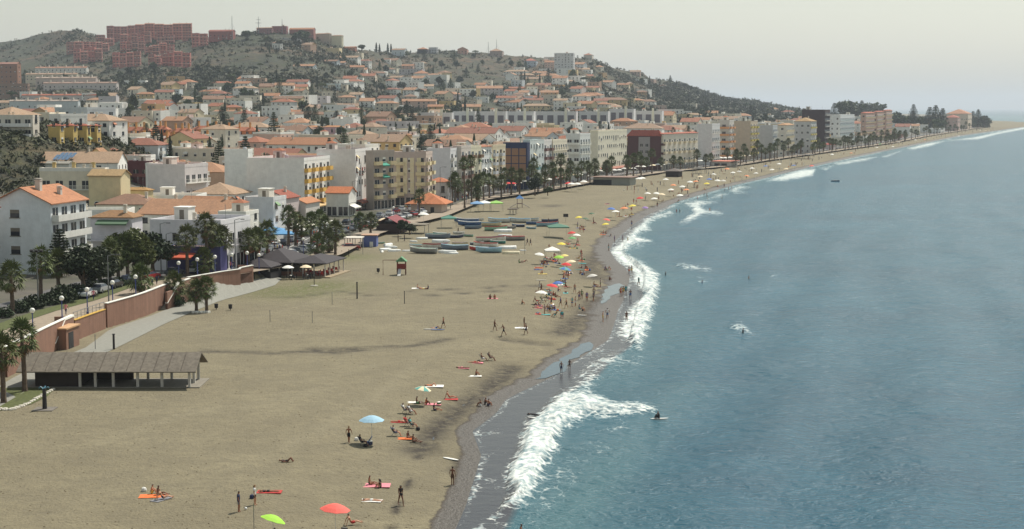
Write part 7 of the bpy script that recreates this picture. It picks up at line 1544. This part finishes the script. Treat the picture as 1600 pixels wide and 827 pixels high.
def boat(x0, x1, py, hull, inner, up=True, where='in the middle beach rows', rim='white', P=None, flip=False, ang=None):
    P = S((x0 + x1) / 2, py) if P is None else P; L = (x1 - x0) / FP * P.y * 1.02; s = L / 5.3
    lab = ('%s rowing boat with %s inside %s' % (hull, inner, where)) if up else ('overturned %s boat %s' % (hull, where))
    a = R(random.uniform(-22, 14)) + (math.pi if flip else 0) if ang is None else R(ang)
    o = thing('rowing_boat' if up else 'overturned_boat', lab, 'boat', P, a, 'rowing boats on the beach'); o.scale = (s, min(s, 1.25), min(s, 1.15) * 1.45)
    if not up: o.rotation_euler = (math.pi, 0, a); o.location = P + Vector((0, 0, .95 * min(s, 1.15)))
    part('hull', BH, o, mat=M(BCOL[hull], .5, .1, 'paint')); part('inner_hull', BI, o, mat=M(BCOL[inner], .7, .1, 'paint')); part('gunwale', BG, o, mat=M(BCOL[rim], .6, .08, 'paint')); part('thwarts', BT, o); return o
A1, A2, A3 = 'in the farthest boat row', 'in the middle boat row', 'in the nearest boat row'
for x0, x1, py, h_, i_, up, w in ((710,748,348,'blue','brown',1,A1),(716,752,353,'blue','grey blue',1,A1),(726,752,358,'grey blue','light blue',1,A1),(752,783,354,'cream','grey',1,A1),(757,792,361,'mint','olive',1,A1),(772,800,363,'white','grey',0,A1),(784,806,358,'grey','pink',1,A1),(763,797,348,'white','light blue',1,A1),(795,829,348,'white','grey blue',1,A1),(800,820,355,'navy','red',1,A1),(822,846,351,'blue','navy',1,A1),(838,871,354,'light blue','white',1,A1),(818,842,346,'white','navy',1,A1),(846,872,348,'navy','blue',1,A1),
    (664,704,373,'grey blue','teal',1,A2),(650,668,374,'white','grey',0,A2),(675,703,379,'white','cream',0,A2),(676,698,368,'mint','white',1,A2),(700,724,372,'navy','grey',1,A2),(722,740,370,'mint','grey',1,A2),(743,790,378,'white','grey blue',1,A2),(786,820,376,'grey','navy',1,A2),(706,732,384,'cream','pink',1,A2),(740,778,387,'white','teal',1,A2),(766,790,381,'teal','olive',1,A2),
    (640,684,396,'grey','mint',1,A3),(660,700,389,'white','brown',1,A3),(684,714,396,'white','grey',0,A3),(690,732,391,'grey blue','white',1,A3),(733,764,392,'red','white',1,A3),(778,807,389,'white','grey',0,A3),(744,784,395,'light blue','grey blue',1,A3),(785,812,397,'cream','white',0,A3),(628,642,393,'white','cream',0,A3),(762,775,391,'white','light blue',1,A3),(640,660,386,'white','mint',1,A3),(668,690,385,'light blue','white',1,A3),(812,822,392,'white','grey',0,A3),(734,756,383,'grey blue','white',1,A3),(700,716,397,'white','grey',0,A3),(640,652,378,'white','cream',0,A2),(708,726,366,'white','blue',1,A2),(778,800,370,'white','grey',0,A2),(822,838,358,'light blue','white',1,A1),(738,756,345,'white','grey',1,A1)):
    boat(x0, x1, py, h_, i_, bool(up), w, random.choice(['white', 'light blue', 'white', 'red', 'grey']), flip=random.random() < .5)
for x0, x1, py, a in ((592,612,391,30),(600,622,388,-25),(606,626,393,10),(596,618,384,60),(590,604,394,80)): boat(x0, x1, py, 'white', 'grey', False, 'in the white float heap', ang=a)
boat(588, 601, 381, 'mint', 'white', True, 'standing beside the blue shed')
for px, py, c in ((622,378,'black'),(632,377,'navy'),(540,0,'x')):
    if c != 'x': at(px, py, 'stand', 0, [('trousers', c), ('top', 'black')], 'between the boats and the white floats')
for px, py in ((857,350),(885,353),(824,383),(829,384),(716,365)): at(px if px < 880 else 872, py, random.choice(['stand', 'walk']), 180, [('trunks', 'navy'), ('top', 'black')], 'among the moored boats')
o = boat(1298, 1311, 283, 'grey blue', 'grey', True, 'alone afloat on the open sea', P=G(1305, 284, SEA)); o.name = 'small_boat'; o['group'] = 'boats afloat'; o.location.z = SEA - .15
P = G(1305, 284, SEA); P.z = SEA + .3; person(P, 'sit_knees', 180, [('top', 'black'), ('trunks', 'black')], 'in the small boat on the open sea', group='people in the sea')
# ================= cars =================
def car_meshes():
    prof = [(-2.1,.35),(-2.15,.7),(-2.0,.95),(-1.2,1.0),(1.0,.98),(1.9,.82),(2.1,.6),(2.1,.35)]; b = MB(); n = len(prof)
    b.add([(x, -.84, z) for x, z in prof] + [(x, .84, z) for x, z in prof], [tuple(range(n)), tuple(range(n, 2 * n))[::-1]] + [(i, n + i, n + (i + 1) % n, (i + 1) % n) for i in range(n)])
    body_ = b.mesh('body', WHITE); g = MB(); q = [(-1.75,.98),(-1.35,1.38),(.25,1.42),(1.05,.98)]; g.add([(x, -.78 if z < 1 else -.62, z) for x, z in q] + [(x, .78 if z < 1 else .62, z) for x, z in q], [(0,1,2,3),(7,6,5,4),(0,4,5,1),(2,6,7,3)])
    r = MB().box(-1.3, -.61, 1.39, .2, .61, 1.45); w = MB(); w.tube([(0,-.1,0),(0,.1,0)], .32, 12); rim = MB().tube([(0,-.11,0),(0,.11,0)], .17, 8)
    return body_, g.mesh('windows', GLASS2), r.mesh('roof', WHITE), w.mesh('wheel', DARKM), rim.mesh('rim', METAL)
CBD, CGL, CRF, CWH, CRM = car_meshes()
CC = {'white': (226,226,224), 'silver': (160,164,168), 'black': (30,30,34), 'dark blue': (40,50,84), 'red': (150,40,40), 'grey': (100,104,108)}
def car(P, ang, c, where):
    o = thing('parked_car', '%s car %s' % (c, where), 'car', P, ang, 'parked cars ' + where); m = M(CC[c], .25, .03, 'carpaint')
    part('body', CBD, o, mat=m); part('windows', CGL, o); part('roof', CRF, o, mat=m)
    for x in (-1.3, 1.3):
        for y in (-.78, .78): w = part('wheel', CWH, o, (x, y, .32)); part('rim', CRM, w)
    return o
cs = list(CC) + ['white', 'silver', 'white']
for k in range(9):
    Y = 236 + k * 6.2; x = float(xW(Y)) - 9.2; d = dirW(Y); car(Vector((x, Y, max(zprom(x, Y), gz(x, Y)) + .1)), math.atan2(d.y, d.x), cs[k % 9], 'on the street behind the long brick wall')
for k in range(26):
    Y = 318 + k * 5.6; x = float(xW(Y)) - 9.5; 
    if k % 9 == 7: continue
    car(Vector((x, Y, max(zprom(x, Y), gz(x, Y)) + .12)), math.atan2(dirW(Y).y, dirW(Y).x) + R(60), random.choice(cs), 'in the row by the beach road')
for k in range(16):
    Y = 330 + k * 9; x = float(xW(Y)) - 17.2; car(Vector((x, Y, max(zprom(x, Y), gz(x, Y)) + .12)), math.atan2(dirW(Y).y, dirW(Y).x), random.choice(cs), 'in the far row across the beach road')
car(S(549, 391), R(10), 'red', 'under the open shelter left of the blue shed')
# dark debris and footprints-sized clods on the sand, too many to count
rs = np.random.RandomState(8); b = MB(); 
for k in range(1500):
    Y = 110 + 230 * rs.rand() ** 1.6; x = rs.uniform(float(xW(Y)) + 4, float(xS(Y)) - 3); z = gz(x, Y); s = rs.uniform(.03, .10); 
    b.add([(x - s, Y, z), (x, Y - s, z), (x + s * 1.2, Y, z), (x, Y + s * .8, z), (x, Y, z + s * .7)], [(0,1,4),(1,2,4),(2,3,4),(3,0,4)])
struct('beach_litter', b.mesh('beach_litter', M((96, 84, 62), .95, .3, 'plain', 2)), 'stuff')
# the farthest people and umbrellas read as one mass
b = MB(); rs = np.random.RandomState(12)
for k in range(460):
    if k < 360: Y = 590 + 1900 * rs.uniform(0, 1) ** 1.4; x = float(xS(Y)) - rs.uniform(5, 34)
    else: Y = rs.uniform(560, 1500); x = float(xW(Y)) - rs.uniform(1, 9)
    z = gz(x, Y) if k < 360 else max(gz(x, Y), 1); hh = 1.7 if rs.rand() < .6 else .8; b.cur = k % 3
    b.tube([(x-.09, Y, z), (x-.08, Y, z+hh*.5)], .07, 4).tube([(x+.09, Y, z), (x+.08, Y, z+hh*.5)], .07, 4).tube([(x, Y, z+hh*.45), (x, Y, z+hh*.84)], [.14,.2], 5).tube([(x, Y, z+hh*.86), (x, Y, z+hh)], .10, 5)
struct('distant_people', b.mesh('distant_people', [CM('navy'), SKIN[1], CM('white')]), 'stuff')
# ================= labels that single each thing out =================
def finish_labels():
    ORD = ['','second','third','fourth','fifth','sixth','seventh','eighth','ninth','tenth','eleventh','twelfth','thirteenth','fourteenth','fifteenth','sixteenth','seventeenth','eighteenth','nineteenth','twentieth']
    by = {}
    for o in _THINGS: by.setdefault(o['label'], []).append(o)
    for lab, os_ in by.items():
        if len(os_) < 2: continue
        os_.sort(key=lambda o: proj(o.location)[0]); n = len(os_)
        base = lab
        for k, o in enumerate(os_):
            if k == 0: s = 'leftmost of ' + str(n)
            elif k == n - 1: s = 'rightmost of ' + str(n)
            elif k < 20 and k <= n / 2: s = ORD[k] + ' from left'
            elif n - 1 - k < 20: s = ORD[n - 1 - k] + ' from right'
            else: s = '%dth from left' % (k + 1)
            o['label'] = base + ', ' + s
            if 'group' not in o: o['group'] = o['category'] + 's in the scene'
finish_labels()
for o in _THINGS:
    if len(o['label'].split()) > 16: print('LONG', o.name, o['label'])
# ================= air, light, camera =================
hz_, nt, b = newmat('haze'); nt.nodes.remove(b)
pv = nd(nt, 'ShaderNodeVolumePrincipled'); pv.inputs['Color'].default_value = (.80, .89, 1.0, 1); pv.inputs['Density'].default_value = HAZE
pv.inputs['Anisotropy'].default_value = .2
nt.links.new(pv.outputs[0], nt.nodes['Material Output'].inputs['Volume'])
struct('haze', MB().box(-9000, -30, -14, 12000, 45000, 300).mesh('haze', hz_), 'stuff')
SUNEL, SUNAZ = 55, None
sx, sy, sz = .47, .62, 1.12
sd = Vector((sx, sy, sz)).normalized()
w = bpy.data.worlds.new('World'); bpy.context.scene.world = w; w.use_nodes = True; nt = w.node_tree
bg = nt.nodes['Background']; sk = nd(nt, 'ShaderNodeTexSky', sky_type='NISHITA'); sk.sun_disc = False
sk.sun_elevation = math.asin(sd.z); sk.sun_rotation = math.atan2(sd.x, sd.y)
sk.air_density = 2.0; sk.dust_density = 1.0; sk.ozone_density = 1.0
hs = nd(nt, 'ShaderNodeHueSaturation'); hs.inputs['Saturation'].default_value = SKYSAT; nt.links.new(sk.outputs[0], hs.inputs['Color'])
tint = mixc(nt, 1.0, hs.outputs[0], SKYTINT, 'MULTIPLY')
nt.links.new(tint, bg.inputs[0]); bg.inputs[1].default_value = SKYSTR
L = bpy.data.lights.new('sun', 'SUN'); L.energy = SUNSTR; L.angle = R(.5); L.color = (1, .94, .84)
lo = bpy.data.objects.new('sun', L); C.objects.link(lo); lo.rotation_euler = sd.to_track_quat('Z', 'Y').to_euler()
cam = bpy.data.cameras.new('camera'); co = bpy.data.objects.new('camera', cam); C.objects.link(co)
co.location = (0, 0, H); co.rotation_euler = (math.pi / 2 - PIT, 0, 0); cam.lens = 36 * FP / 1600; cam.sensor_width = 36
cam.clip_end = 200000; cam.clip_start = .5
sc = bpy.context.scene; sc.camera = co; sc.render.engine = 'CYCLES'
sc.view_settings.view_transform = 'Standard'; sc.view_settings.look = 'None'; sc.view_settings.exposure = EXPO; sc.view_settings.gamma = 1
sc.cycles.volume_bounces = 0; sc.cycles.max_bounces = 4; sc.cycles.diffuse_bounces = 2; sc.cycles.glossy_bounces = 2
